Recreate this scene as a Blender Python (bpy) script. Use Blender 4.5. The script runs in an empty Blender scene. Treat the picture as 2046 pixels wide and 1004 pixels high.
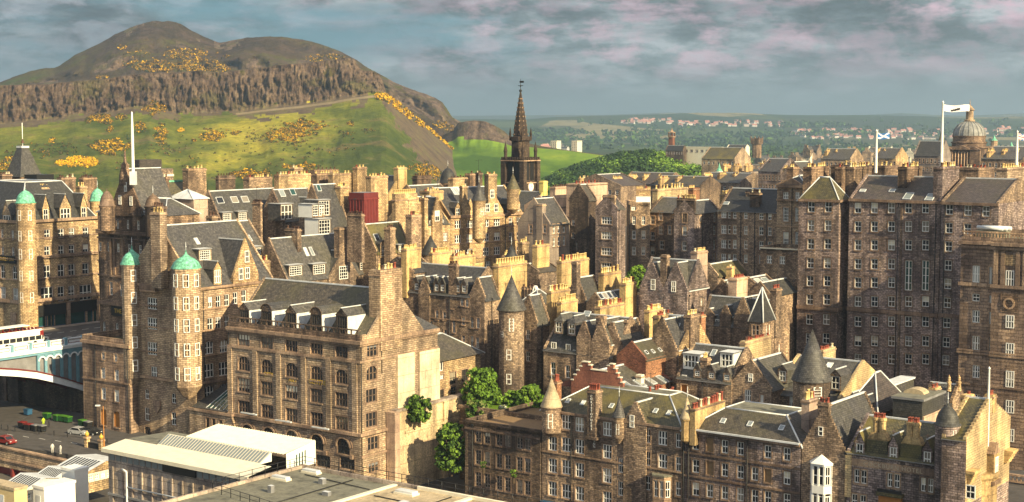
import bpy, bmesh, math, random
from mathutils import Vector, Matrix
R = math.radians
rnd = random.Random(7)
SC = bpy.context.scene
COL = SC.collection

# ------------------------------------------------------------------ camera
F, HOR, CX, CY = 3000.0, 245.0, 1023.0, 502.0
TH = math.atan((CY - HOR) / F)
cam_d = bpy.data.cameras.new('camera')
cam_d.sensor_width = 36.0
cam_d.lens = 36.0 * F / 2046.0
cam_d.clip_start = 1.0
cam_d.clip_end = 60000.0
cam = bpy.data.objects.new('camera', cam_d)
COL.objects.link(cam)
cam.location = (0, 0, 0)
cam.rotation_euler = (math.pi / 2 - TH, 0, 0)
SC.camera = cam

# ------------------------------------------------------------------ light
SUN_EL, SUN_AZ = 26.0, 137.0          # azimuth clockwise from the view direction
SKY_STRENGTH, SUN_STRENGTH = 0.15, 5.0
sun_dir = Vector((math.sin(R(SUN_AZ)) * math.cos(R(SUN_EL)),
                  math.cos(R(SUN_AZ)) * math.cos(R(SUN_EL)), math.sin(R(SUN_EL))))
sl = bpy.data.lights.new('sun', 'SUN')
sl.energy = SUN_STRENGTH
sl.angle = R(0.5)
sl.color = (1.0, 0.82, 0.48)
so = bpy.data.objects.new('sun', sl)
COL.objects.link(so)
so.rotation_euler = (-sun_dir).to_track_quat('-Z', 'Y').to_euler()

SC.view_settings.view_transform = 'Standard'
SC.view_settings.look = 'None'
SC.view_settings.gamma = 1.0
SC.view_settings.exposure = 1.12
try:
    SC.view_settings.use_curve_mapping = False
except Exception:
    pass
SC.cycles.max_bounces = 5
SC.cycles.diffuse_bounces = 3
SC.cycles.volume_bounces = 1


class NT:
    """tiny node helper"""
    def __init__(s, tree):
        s.t = tree
        s.n = tree.nodes
        s.l = tree.links

    def add(s, typ, **kw):
        n = s.n.new(typ)
        for k, v in kw.items():
            if k.startswith('i_'):
                key = k[2:].replace('_', ' ')
                n.inputs[key].default_value = v
            else:
                setattr(n, k, v)
        return n

    def link(s, a, b):
        s.l.new(a, b)

    def ramp(s, fac, stops, interp='LINEAR'):
        r = s.n.new('ShaderNodeValToRGB')
        r.color_ramp.interpolation = interp
        e = r.color_ramp.elements
        while len(e) < len(stops):
            e.new(0.5)
        for q, (p, c) in zip(e, stops):
            q.position = p
            q.color = (c[0], c[1], c[2], 1) if not isinstance(c, (int, float)) else (c, c, c, 1)
        s.link(fac, r.inputs[0])
        return r.outputs[0]

    def mix(s, fac, a, b, mode='MIX'):
        m = s.n.new('ShaderNodeMix')
        m.data_type = 'RGBA'
        m.blend_type = mode
        for sock, v in ((m.inputs[0], fac), (m.inputs[6], a), (m.inputs[7], b)):
            if hasattr(v, 'links') or hasattr(v, 'is_linked'):
                s.link(v, sock)
            elif isinstance(v, (int, float)):
                sock.default_value = v
            else:
                sock.default_value = (v[0], v[1], v[2], 1)
        return m.outputs[2]

    def noise(s, vec, scale, detail=4, rough=0.55, dist=0.0):
        n = s.n.new('ShaderNodeTexNoise')
        n.inputs['Scale'].default_value = scale
        n.inputs['Detail'].default_value = detail
        n.inputs['Roughness'].default_value = rough
        n.inputs['Distortion'].default_value = dist
        if vec is not None:
            s.link(vec, n.inputs['Vector'])
        return n.outputs['Fac']

    def mapping(s, vec, scale=(1, 1, 1), loc=(0, 0, 0), rot=(0, 0, 0)):
        m = s.n.new('ShaderNodeMapping')
        m.inputs['Scale'].default_value = scale
        m.inputs['Location'].default_value = loc
        m.inputs['Rotation'].default_value = rot
        s.link(vec, m.inputs['Vector'])
        return m.outputs['Vector']

    def math(s, op, a, b=0.0, clamp=False):
        m = s.n.new('ShaderNodeMath')
        m.operation = op
        m.use_clamp = clamp
        for sock, v in ((m.inputs[0], a), (m.inputs[1], b)):
            if isinstance(v, (int, float)):
                sock.default_value = v
            else:
                s.link(v, sock)
        return m.outputs[0]


# ------------------------------------------------------------------ sky
W = bpy.data.worlds.new('World')
SC.world = W
W.use_nodes = True
nt = NT(W.node_tree)
for n in list(nt.n):
    nt.n.remove(n)
out = nt.add('ShaderNodeOutputWorld')
bg = nt.add('ShaderNodeBackground')
bg.inputs['Strength'].default_value = SKY_STRENGTH
sky = nt.add('ShaderNodeTexSky')
sky.sky_type = 'NISHITA'
sky.sun_disc = False
sky.sun_elevation = R(SUN_EL)
sky.sun_rotation = R(SUN_AZ)
sky.air_density = 1.0
sky.dust_density = 1.0
tc = nt.add('ShaderNodeTexCoord')
sep = nt.add('ShaderNodeSeparateXYZ')
nt.link(tc.outputs['Generated'], sep.inputs[0])
zc = nt.math('MAXIMUM', sep.outputs[2], 0.0)
# banks of cloud seen edge on: noise on the direction itself, stretched sideways
gen = tc.outputs['Generated']
nB = nt.noise(nt.mapping(gen, scale=(17, 17, 54), loc=(3.1, 0, 1.7)), 1.0, 9, 0.64, 0.15)
nC = nt.noise(nt.mapping(gen, scale=(26, 26, 62), loc=(8.3, 2, 0.4)), 1.0, 9, 0.64, 0.15)
nD = nt.noise(nt.mapping(gen, scale=(7, 7, 36), loc=(1, 5, 3)), 1.0, 7, 0.6, 0.2)
base = nt.ramp(nB, [(0.40, (0.27, 0.36, 0.39)), (0.47, (0.44, 0.57, 0.61)), (0.53, (0.72, 0.86, 0.91)), (0.60, (1.15, 1.26, 1.32))])
pinkm = nt.ramp(nC, [(0.46, 0.0), (0.60, 1.0)])
xr = nt.math('MULTIPLY_ADD', sep.outputs[0], 1.5)
xr.node.inputs[2].default_value = 0.85
pink = nt.math('MULTIPLY', pinkm, nt.math('MAXIMUM', nt.math('MINIMUM', xr, 0.95), 0.2))
pink = nt.math('MULTIPLY', pink, nt.ramp(zc, [(0.014, 0.0), (0.04, 1.0)]))
cl = nt.mix(pink, base, (1.75, 1.20, 1.40))
whm = nt.ramp(nt.math('ADD', nC, nt.math('MULTIPLY', sep.outputs[0], -0.28)), [(0.56, 0.0), (0.70, 0.85)])
cl = nt.mix(whm, cl, (1.30, 1.48, 1.58))
cl = nt.mix(1.0, cl, nt.ramp(nD, [(0.42, (0.80, 0.82, 0.84)), (0.58, (1.7, 1.66, 1.64))]), 'MULTIPLY')
# blue holes, mostly at the left
hol = nt.noise(nt.mapping(gen, scale=(5.0, 5.0, 22), loc=(0.6, 1, 7.2)), 1.0, 6, 0.58, 0.2)
hx = nt.math('MULTIPLY_ADD', sep.outputs[0], -0.50)
hx.node.inputs[2].default_value = -0.035
hole = nt.ramp(nt.math('ADD', hol, hx), [(0.53, 0.0), (0.66, 0.8)])
cl = nt.mix(hole, cl, (0.46, 1.15, 1.40))
# calmer blue-grey band at the horizon
hzn = nt.ramp(zc, [(0.0, 0.85), (0.028, 0.0)])
cl = nt.mix(hzn, cl, (0.62, 0.84, 0.98))
# overhead, out of view: sky mixed with an added pale tone for fill light
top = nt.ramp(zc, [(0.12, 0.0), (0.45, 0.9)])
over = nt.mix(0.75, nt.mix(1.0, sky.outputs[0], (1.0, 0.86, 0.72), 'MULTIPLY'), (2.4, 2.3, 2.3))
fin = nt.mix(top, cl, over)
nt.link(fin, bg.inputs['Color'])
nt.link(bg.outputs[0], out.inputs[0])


# ------------------------------------------------------------------ pixel <-> place
AX = Vector((0, math.cos(TH), -math.sin(TH)))


def ray(px, py):
    x = (px - CX) / F
    y = (CY - py) / F
    return Vector((x, math.cos(TH) + y * math.sin(TH), -math.sin(TH) + y * math.cos(TH)))


def P(px, py, d):
    r = ray(px, py)
    return r * (d / r.y)


def solve(B, dr, px):
    k = (px - CX) / F
    return -(B.x - k * B.dot(AX)) / (dr.x - k * dr.dot(AX))


GRID = math.atan2(-0.592, 0.806)      # the town's street grid against the camera


# ------------------------------------------------------------------ materials
MATS = {}


def pbsdf(name, rough=0.85):
    m = bpy.data.materials.new(name)
    m.use_nodes = True
    t = NT(m.node_tree)
    b = t.n.get('Principled BSDF')
    b.inputs['Roughness'].default_value = rough
    MATS[name] = m
    return m, t, b


def plain(name, c, rough=0.7, var=0.15, scale=1.5, metal=0.0, spec=0.3):
    m, t, b = pbsdf(name, rough)
    g = t.add('ShaderNodeTexCoord').outputs['Object']
    n = t.noise(g, scale, 5, 0.65)
    lo = tuple(q * (1 - var * 1.6) for q in c)
    hi = tuple(q * (1 + var) for q in c)
    t.link(t.ramp(n, [(0.3, lo), (0.7, hi)]), b.inputs['Base Color'])
    b.inputs['Metallic'].default_value = metal
    b.inputs['Specular IOR Level'].default_value = spec
    return m


def stone(name, c1, c2, mortar, bw=0.58, bh=0.29, soot=0.6, sootc=(0.035, 0.028, 0.026), jit=0.5):
    m, t, b = pbsdf(name, 0.92)
    uv = t.add('ShaderNodeTexCoord')
    br = t.add('ShaderNodeTexBrick')
    br.inputs['Scale'].default_value = 1.0
    br.inputs['Brick Width'].default_value = bw
    br.inputs['Row Height'].default_value = bh
    br.inputs['Mortar Size'].default_value = 0.035
    br.inputs['Bias'].default_value = 0.0
    if bw < 2.5 and not name.startswith('brick'):
        def grey(c):
            g_ = 0.3 * c[0] + 0.55 * c[1] + 0.15 * c[2]
            return tuple(q * 0.86 + g_ * w_ for q, w_ in zip(c, (0.19, 0.16, 0.15)))
        c1, c2, mortar = grey(c1), grey(c2), grey(mortar)
    k1, k2 = (1.35, 1.0) if bw < 2.5 else (1.12, 1.08)
    br.inputs['Color1'].default_value = (*[min(0.8, q * k1) for q in c1], 1)
    br.inputs['Color2'].default_value = (*[q * k2 for q in c2], 1)
    br.inputs['Mortar'].default_value = (*[q * 0.55 for q in mortar], 1)
    t.link(uv.outputs['UV'], br.inputs['Vector'])
    oi = t.add('ShaderNodeObjectInfo')
    geo = t.add('ShaderNodeNewGeometry')
    pos = geo.outputs['Position']
    # tone that wanders over the wall
    n1 = t.noise(pos, 0.22, 5, 0.6)
    col = t.mix(1.0, br.outputs['Color'], t.ramp(n1, [(0.32, (0.62, 0.58, 0.60)), (0.5, (1.0, 0.97, 0.95)), (0.68, (1.38, 1.32, 1.18))]), 'MULTIPLY')
    n2 = t.noise(pos, 3.6, 4, 0.75)
    col = t.mix(min(1.0, jit * 1.5), col, t.ramp(n2, [(0.32, (0.32, 0.31, 0.32)), (0.5, (1, 1, 1)), (0.68, (1.75, 1.65, 1.45))]), 'MULTIPLY')
    # rain-washed soot: streaks run down
    st = t.noise(t.mapping(pos, scale=(0.55, 0.55, 0.07)), 1.0, 5, 0.65)
    st2 = t.noise(pos, 0.09, 3, 0.5)
    sm = t.ramp(t.math('ADD', t.math('MULTIPLY', st, 0.6), t.math('MULTIPLY', st2, 0.4)), [(0.44, 0.0), (0.60, min(0.9, soot * 1.2))])
    col = t.mix(sm, col, sootc)
    rv = t.ramp(oi.outputs['Random'], [(0.0, (0.86, 0.86, 0.9)), (1.0, (1.14, 1.08, 1.02))])
    col = t.mix(1.0, col, rv, 'MULTIPLY')
    t.link(col, b.inputs['Base Color'])
    b.inputs['Specular IOR Level'].default_value = 0.15
    bump = t.add('ShaderNodeBump')
    bump.inputs['Strength'].default_value = 0.5
    bump.inputs['Distance'].default_value = 0.08
    t.link(t.math('ADD', br.outputs['Fac'], t.math('MULTIPLY', n2, -1.2)), bump.inputs['Height'])
    bump.invert = True
    t.link(bump.outputs[0], b.inputs['Normal'])
    return m


def slate(name, c1, c2, moss=(0.09, 0.085, 0.03), mossy=0.3, rough=0.6):
    m, t, b = pbsdf(name, rough)
    uv = t.add('ShaderNodeTexCoord')
    br = t.add('ShaderNodeTexBrick')
    br.inputs['Brick Width'].default_value = 0.42
    br.inputs['Row Height'].default_value = 0.30
    br.inputs['Mortar Size'].default_value = 0.025
    br.inputs['Color1'].default_value = (*c1, 1)
    br.inputs['Color2'].default_value = (*c2, 1)
    br.inputs['Mortar'].default_value = (0.012, 0.012, 0.013, 1)
    br.inputs['Scale'].default_value = 1.0
    t.link(uv.outputs['UV'], br.inputs['Vector'])
    pos = t.add('ShaderNodeNewGeometry').outputs['Position']
    n2 = t.noise(pos, 1.9, 4, 0.7)
    col = t.mix(0.75, br.outputs['Color'], t.ramp(n2, [(0.3, (0.35, 0.35, 0.37)), (0.5, (1, 1, 1)), (0.68, (2.1, 2.05, 1.9))]), 'MULTIPLY')
    n1 = t.noise(pos, 0.16, 5, 0.65)
    col = t.mix(t.ramp(n1, [(0.44, 0.0), (0.66, mossy)]), col, moss)
    oi = t.add('ShaderNodeObjectInfo')
    rv = t.ramp(oi.outputs['Random'], [(0.0, (0.8, 0.8, 0.84)), (1.0, (1.2, 1.16, 1.12))])
    col = t.mix(1.0, col, rv, 'MULTIPLY')
    t.link(col, b.inputs['Base Color'])
    b.inputs['Specular IOR Level'].default_value = 0.4
    bump = t.add('ShaderNodeBump')
    bump.inputs['Strength'].default_value = 0.45
    bump.inputs['Distance'].default_value = 0.05
    t.link(n2, bump.inputs['Height'])
    t.link(bump.outputs[0], b.inputs['Normal'])
    return m


def glassmat(name, lo, hi):
    m, t, b = pbsdf(name, 0.08)
    oi = t.add('ShaderNodeObjectInfo')
    t.link(t.ramp(oi.outputs['Random'], [(0.0, lo), (0.72, lo), (0.86, hi), (1.0, tuple(q * 2.2 for q in hi))]), b.inputs['Base Color'])
    pos = t.add('ShaderNodeNewGeometry').outputs['Position']
    bump = t.add('ShaderNodeBump')
    bump.inputs['Strength'].default_value = 0.25
    bump.inputs['Distance'].default_value = 0.1
    t.link(t.noise(pos, 0.8, 2), bump.inputs['Height'])
    t.link(bump.outputs[0], b.inputs['Normal'])
    b.inputs['Specular IOR Level'].default_value = 0.6
    return m


def feltmat(name, c, seam):
    m, t, b = pbsdf(name, 0.9)
    pos = t.add('ShaderNodeNewGeometry').outputs['Position']
    n1 = t.noise(pos, 0.35, 6, 0.65)
    n2 = t.noise(pos, 2.2, 4, 0.7)
    col = t.ramp(n1, [(0.36, tuple(q * 0.55 for q in c)), (0.47, c), (0.56, tuple(q * 1.15 for q in c)), (0.66, tuple(q * 0.75 for q in c))])
    col = t.mix(0.5, col, t.ramp(n2, [(0.35, (0.6, 0.6, 0.6)), (0.65, (1.3, 1.28, 1.2))]), 'MULTIPLY')
    br = t.add('ShaderNodeTexBrick')
    br.inputs['Scale'].default_value = 1.0
    br.inputs['Brick Width'].default_value = 9.0
    br.inputs['Row Height'].default_value = 1.3
    br.inputs['Mortar Size'].default_value = 0.03
    t.link(t.add('ShaderNodeTexCoord').outputs['UV'], br.inputs['Vector'])
    t.link(t.mix(t.math('MULTIPLY', br.outputs['Fac'], 0.7), col, seam), b.inputs['Base Color'])
    return m


feltmat('felt', (0.15, 0.145, 0.112), (0.05, 0.05, 0.045))
feltmat('felt_pale', (0.40, 0.32, 0.21), (0.16, 0.12, 0.08))

# walls
stone('rubble', (0.325, 0.250, 0.180), (0.160, 0.122, 0.092), (0.24, 0.185, 0.14))
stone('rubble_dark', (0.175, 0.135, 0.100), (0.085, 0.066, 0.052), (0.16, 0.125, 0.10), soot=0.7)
stone('rubble_purple', (0.315, 0.262, 0.258), (0.170, 0.140, 0.140), (0.185, 0.145, 0.128), bw=0.66, bh=0.32, soot=0.62)
stone('ashlar', (0.43, 0.335, 0.225), (0.33, 0.25, 0.165), (0.20, 0.145, 0.10), bw=0.85, bh=0.34, soot=0.5, jit=0.22)
stone('ashlar_gold', (0.50, 0.375, 0.20), (0.37, 0.27, 0.14), (0.26, 0.19, 0.11), bw=0.75, bh=0.33, soot=0.5, jit=0.4)
stone('ashlar_sooty', (0.26, 0.185, 0.128), (0.175, 0.125, 0.09), (0.13, 0.1, 0.075), bw=0.75, bh=0.33, soot=0.75, jit=0.4)
stone('ashlar_brown', (0.31, 0.225, 0.160), (0.235, 0.168, 0.122), (0.12, 0.085, 0.06), bw=1.4, bh=0.55, soot=0.5, jit=0.35)
stone('render_buff', (0.50, 0.375, 0.19), (0.48, 0.36, 0.18), (0.50, 0.37, 0.18), bw=3, bh=3, soot=0.5, jit=0.45)
stone('render_lemon', (0.62, 0.51, 0.18), (0.60, 0.49, 0.17), (0.6, 0.49, 0.17), bw=3, bh=3, soot=0.12, jit=0.2)
stone('render_pink', (0.42, 0.33, 0.265), (0.40, 0.31, 0.25), (0.40, 0.31, 0.25), bw=3, bh=3, soot=0.3, jit=0.25)
stone('render_grey', (0.24, 0.21, 0.19), (0.22, 0.195, 0.178), (0.22, 0.19, 0.17), bw=3, bh=3, soot=0.3, jit=0.25)
stone('render_yellow', (0.40, 0.325, 0.18), (0.42, 0.345, 0.19), (0.46, 0.38, 0.22), bw=0.8, bh=0.34, soot=0.3, jit=0.3)
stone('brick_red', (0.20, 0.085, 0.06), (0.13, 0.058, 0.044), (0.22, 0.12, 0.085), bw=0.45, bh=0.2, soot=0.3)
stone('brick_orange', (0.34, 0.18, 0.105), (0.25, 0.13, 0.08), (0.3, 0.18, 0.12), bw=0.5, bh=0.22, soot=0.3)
stone('concrete', (0.30, 0.265, 0.235), (0.28, 0.25, 0.22), (0.22, 0.19, 0.17), bw=2.4, bh=1.2, soot=0.4, jit=0.3)
stone('dressed', (0.34, 0.245, 0.165), (0.29, 0.205, 0.14), (0.24, 0.17, 0.12), bw=1.6, bh=1.6, soot=0.4, jit=0.3)
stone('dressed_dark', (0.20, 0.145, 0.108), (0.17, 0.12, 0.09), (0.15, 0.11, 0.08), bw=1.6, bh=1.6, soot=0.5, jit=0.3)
stone('rust_red', (0.235, 0.105, 0.078), (0.225, 0.10, 0.074), (0.22, 0.10, 0.07), bw=3, bh=3, soot=0.25, jit=0.3)
# roofs
slate('slate', (0.085, 0.082, 0.083), (0.050, 0.049, 0.052), mossy=0.25)
slate('slate_brown', (0.088, 0.076, 0.062), (0.055, 0.048, 0.040), mossy=0.4)
slate('slate_purple', (0.082, 0.066, 0.063), (0.055, 0.045, 0.044), mossy=0.2)
slate('slate_moss', (0.10, 0.088, 0.045), (0.065, 0.060, 0.034), moss=(0.15, 0.125, 0.03), mossy=0.75)
slate('slate_dark', (0.045, 0.046, 0.050), (0.030, 0.031, 0.034), mossy=0.1)
plain('lead', (0.58, 0.60, 0.62), 0.5, 0.15, 0.8)
plain('lead_dull', (0.20, 0.20, 0.21), 0.55, 0.2, 0.5)
plain('copper', (0.16, 0.46, 0.32), 0.6, 0.5, 2.2)
plain('white', (0.78, 0.77, 0.73), 0.5, 0.05, 1.0)
plain('cream', (0.72, 0.66, 0.52), 0.6, 0.08, 1.0)
plain('sash', (0.80, 0.79, 0.75), 0.5, 0.05, 1.0)
plain('harl_blind', (0.42, 0.36, 0.27), 0.8, 0.1, 1.0)
plain('sash_dark', (0.055, 0.045, 0.038), 0.5, 0.1, 1.0)
plain('pot_buff', (0.62, 0.45, 0.20), 0.8, 0.2, 3.0)
plain('pot_red', (0.25, 0.065, 0.042), 0.8, 0.2, 3.0)
plain('pot_pale', (0.60, 0.52, 0.36), 0.8, 0.2, 3.0)
plain('pot_dark', (0.10, 0.055, 0.04), 0.8, 0.3, 3.0)
plain('iron', (0.02, 0.02, 0.022), 0.5, 0.2, 2.0)
plain('asphalt', (0.075, 0.068, 0.066), 0.9, 0.2, 0.6)
plain('paving', (0.26, 0.22, 0.19), 0.9, 0.2, 0.4)
plain('orange_wood', (0.36, 0.15, 0.035), 0.6, 0.15, 2.0)
plain('board', (0.23, 0.15, 0.08), 0.7, 0.15, 2.0)
plain('gold', (0.55, 0.36, 0.06), 0.45, 0.1, 2.0)
plain('red_paint', (0.20, 0.02, 0.018), 0.35, 0.1, 2.0, spec=0.5)
plain('green_paint', (0.015, 0.07, 0.02), 0.4, 0.1, 2.0)
plain('green_lid', (0.07, 0.20, 0.02), 0.4, 0.1, 2.0)
plain('blue_paint', (0.03, 0.10, 0.2), 0.4, 0.1, 2.0)
plain('black', (0.015, 0.015, 0.016), 0.5, 0.1, 2.0)
plain('rubber', (0.02, 0.02, 0.02), 0.9, 0.1, 2.0)
plain('bridge_blue', (0.15, 0.30, 0.38), 0.5, 0.12, 1.0)
plain('bridge_white', (0.72, 0.76, 0.80), 0.5, 0.08, 1.0)
plain('maroon', (0.16, 0.03, 0.028), 0.5, 0.15, 1.0)
plain('flag_white', (0.75, 0.72, 0.76), 0.8, 0.05, 1.0)
plain('flag_blue', (0.04, 0.16, 0.42), 0.8, 0.05, 1.0)
plain('flag_red', (0.45, 0.02, 0.03), 0.8, 0.05, 1.0)
plain('skin', (0.45, 0.28, 0.2), 0.6, 0.05, 1.0)
plain('bark', (0.07, 0.05, 0.035), 0.95, 0.3, 2.0)
plain('silver', (0.5, 0.5, 0.5), 0.4, 0.1, 1.0, 0.4)
glassmat('glass', (0.018, 0.02, 0.024), (0.10, 0.09, 0.075))
glassmat('glass_pale', (0.20, 0.23, 0.24), (0.35, 0.36, 0.34))
glassmat('glass_teal', (0.015, 0.055, 0.05), (0.03, 0.10, 0.09))


def M(n):
    return MATS[n]


# ------------------------------------------------------------------ mesh builder
class MB:
    def __init__(s):
        s.v, s.f, s.m, s.uv, s.names, s.sm = [], [], [], [], [], []

    def mi(s, name):
        if name not in s.names:
            s.names.append(name)
        return s.names.index(name)

    def face(s, pts, mat, smooth=False, uv=None):
        pts = [Vector(p) for p in pts]
        n = Vector((0, 0, 0))
        for i in range(len(pts)):
            a, b = pts[i], pts[(i + 1) % len(pts)]
            n += a.cross(b)
        if n.length < 1e-9:
            return
        n.normalize()
        if abs(n.z) < 0.97:
            ua = Vector((-n.y, n.x, 0)).normalized()
            va = n.cross(ua)
        else:
            ua, va = Vector((1, 0, 0)), Vector((0, 1, 0))
        i0 = len(s.v)
        s.v += pts
        s.f.append(list(range(i0, i0 + len(pts))))
        s.m.append(s.mi(mat))
        s.sm.append(smooth)
        s.uv.append(uv or [(p.dot(ua), p.dot(va)) for p in pts])

    def box(s, x0, x1, y0, y1, z0, z1, mat, top=None, skip=''):
        a = [(x0, y0), (x1, y0), (x1, y1), (x0, y1)]
        if 't' not in skip:
            s.face([(x, y, z1) for x, y in a], top or mat)
        if 'd' not in skip:
            s.face([(x, y, z0) for x, y in reversed(a)], mat)
        for i in range(4):
            if 'frbl'[i] in skip:
                continue
            (xa, ya), (xb, yb) = a[i], a[(i + 1) % 4]
            s.face([(xa, ya, z0), (xb, yb, z0), (xb, yb, z1), (xa, ya, z1)], mat)

    def prism(s, poly, z0, z1, mat, top=None):
        """vertical prism over a ccw polygon"""
        s.face([(x, y, z1) for x, y in poly], top or mat)
        s.face([(x, y, z0) for x, y in reversed(poly)], mat)
        for i in range(len(poly)):
            (xa, ya), (xb, yb) = poly[i], poly[(i + 1) % len(poly)]
            s.face([(xa, ya, z0), (xb, yb, z0), (xb, yb, z1), (xa, ya, z1)], mat)

    def slabxz(s, poly, y0, y1, mat):
        """extrude a polygon in the xz plane from y0 (front) to y1"""
        s.face([(x, y0, z) for x, z in poly], mat)
        s.face([(x, y1, z) for x, z in reversed(poly)], mat)
        for i in range(len(poly)):
            (xa, za), (xb, zb) = poly[i], poly[(i + 1) % len(poly)]
            s.face([(xb, y0, zb), (xa, y0, za), (xa, y1, za), (xb, y1, zb)], mat)

    def slabyz(s, poly, x0, x1, mat):
        """extrude a polygon in the yz plane from x1 (outside, right) to x0"""
        s.face([(x1, y, z) for y, z in poly], mat)
        s.face([(x0, y, z) for y, z in reversed(poly)], mat)
        for i in range(len(poly)):
            (ya, za), (yb, zb) = poly[i], poly[(i + 1) % len(poly)]
            s.face([(x1, yb, zb), (x1, ya, za), (x0, ya, za), (x0, yb, zb)], mat)

    def lathe(s, prof, mat, n=20, cx=0, cy=0, smooth=True, a0=0.0, flute=0.0):
        """prof = [(r, z), ...] from bottom to top"""
        for (ra, za), (rb, zb) in zip(prof[:-1], prof[1:]):
            for i in range(n):
                t0, t1 = a0 + 2 * math.pi * i / n, a0 + 2 * math.pi * (i + 1) / n
                p = []
                um = max(ra, rb)
                uv = []
                for r_, z_, t_ in ((ra, za, t0), (ra, za, t1), (rb, zb, t1), (rb, zb, t0)):
                    q = (cx + r_ * math.cos(t_), cy + r_ * math.sin(t_), z_)
                    if r_ < 1e-6 and p and (Vector(p[-1]) - Vector(q)).length < 1e-6:
                        continue
                    p.append(q)
                    uv.append((t_ * um, math.hypot(zb - za, rb - ra) * (1 if z_ == zb else 0) + za))
                if len(p) >= 3:
                    s.face(p, mat, smooth, uv)
        r_, z_ = prof[-1]
        if r_ > 1e-4:
            s.face([(cx + r_ * math.cos(a0 + 2 * math.pi * i / n), cy + r_ * math.sin(a0 + 2 * math.pi * i / n), z_) for i in range(n)], mat)

    def tube(s, a, b, r, mat, n=6):
        a, b = Vector(a), Vector(b)
        d = (b - a)
        if d.length < 1e-6:
            return
        d.normalize()
        u = d.orthogonal().normalized()
        w = d.cross(u)
        ra = [a + (u * math.cos(2 * math.pi * i / n) + w * math.sin(2 * math.pi * i / n)) * r for i in range(n)]
        rb = [p + (b - a) for p in ra]
        for i in range(n):
            j = (i + 1) % n
            s.face([ra[i], ra[j], rb[j], rb[i]], mat, n > 4)
        s.face(list(reversed(ra)), mat)
        s.face(rb, mat)

    def mesh(s, name):
        me = bpy.data.meshes.new(name)
        me.from_pydata([tuple(p) for p in s.v], [], s.f)
        for nm in s.names:
            me.materials.append(MATS[nm])
        me.polygons.foreach_set('material_index', s.m)
        me.polygons.foreach_set('use_smooth', s.sm)
        ul = me.uv_layers.new(name='UVMap')
        flat = []
        for q in s.uv:
            for a in q:
                flat += [a[0], a[1]]
        ul.data.foreach_set('uv', flat)
        me.update()
        if any(s.sm):
            bm = bmesh.new()
            bm.from_mesh(me)
            bmesh.ops.remove_doubles(bm, verts=bm.verts, dist=0.0005)
            bm.to_mesh(me)
            bm.free()
        return me

    def build(s, name, parent=None, loc=(0, 0, 0), rz=0.0):
        if not s.f:
            return None
        return put(name, s.mesh(name), parent, loc, rz)


def put(name, me, parent=None, loc=(0, 0, 0), rz=0.0):
    o = bpy.data.objects.new(name, me)
    COL.objects.link(o)
    o.location = loc
    o.rotation_euler = (0, 0, rz)
    if parent is not None:
        o.parent = parent
    return o


def tag(o, label=None, cat=None, group=None, kind=None):
    if label:
        o['label'] = label
    if cat:
        o['category'] = cat
    if group:
        o['group'] = group
    if kind:
        o['kind'] = kind
    return o


def empty(name, loc, rz=0.0, label=None, cat=None, group=None):
    o = bpy.data.objects.new(name, None)
    COL.objects.link(o)
    o.empty_display_size = 1.0
    o.location = loc
    o.rotation_euler = (0, 0, rz)
    return tag(o, label, cat, group)


# ------------------------------------------------------------------ windows
WCACHE = {}


def win_mesh(w, h, kind, frame='sash', glass='glass'):
    """window: outward is -y, origin at the centre.  returns (frame mesh, pane mesh)"""
    w, h = round(w, 1), round(h, 1)
    key = (w, h, kind, frame, glass)
    if key in WCACHE:
        return WCACHE[key]
    b = MB()
    x, z = w / 2, h / 2
    t = min(0.13, w * 0.13)
    arched = kind.startswith('a')
    b.box(-x, -x + t, 0, 0.1, -z, z, frame)
    b.box(x - t, x, 0, 0.1, -z, z, frame)
    b.box(-x + t, x - t, 0, 0.1, z - t, z, frame)
    b.box(-x + t, x - t, 0, 0.1, -z, -z + t, frame)
    k = kind[1:] if arched else kind
    nv, nh = {'s': (1, 1), 'd': (2, 1), 't': (3, 1), 'p': (3, 2), 'q': (4, 3), 'o': (0, 0), 'v': (1, 0), 'h': (0, 1), 'l': (1, 3), 'm': (3, 3)}[k]
    e = 0.035 if k in 'spqm' else 0.09
    for i in range(nv if k != 's' else 1):
        n = (nv + 1) if k != 's' else 2
        if k == 's' and w < 0.8:
            break
        xx = -x + w * (i + 1) / n
        b.box(xx - e, xx + e, 0.02, 0.09, -z + t, z - t, frame)
    for i in range(nh):
        zz = -z + h * (i + 1) / (nh + 1)
        r_ = 0.065 if k in 'sdt' else 0.04
        b.box(-x + t, x - t, -0.01, 0.1, zz - r_, zz + r_, frame)
    g = MB()
    g.face([(-x + t, 0.07, -z + t), (x - t, 0.07, -z + t), (x - t, 0.07, z - t), (-x + t, 0.07, z - t)], glass)
    panes = [g.mesh('pane')]
    if h > 1.0 and glass == 'glass':
        for c0, mt_ in ((0.45, 'cream'), (0.7, 'lead_dull'), (0.25, 'harl_blind')):
            q = MB()
            zc_ = -z + t + (h - 2 * t) * c0
            q.face([(-x + t, 0.07, -z + t), (x - t, 0.07, -z + t), (x - t, 0.07, zc_), (-x + t, 0.07, zc_)], glass)
            q.face([(-x + t, 0.075, zc_), (x - t, 0.075, zc_), (x - t, 0.075, z - t), (-x + t, 0.075, z - t)], mt_)
            panes.append(q.mesh('pane'))
    WCACHE[key] = (b.mesh('window'), panes)
    return WCACHE[key]


def put_window(parent, loc, rz, w, h, kind, frame='sash', glass='glass', name='window', deep=False):
    a, g = win_mesh(w, h, kind, frame, glass)
    g = g[0] if rnd.random() < 0.74 else rnd.choice(g)
    o = put(name, a, parent, loc, rz)
    if deep:
        put('pane', g, parent, loc, rz)
    else:
        put('pane', g, o)
    return o


POTS = {}


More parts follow.
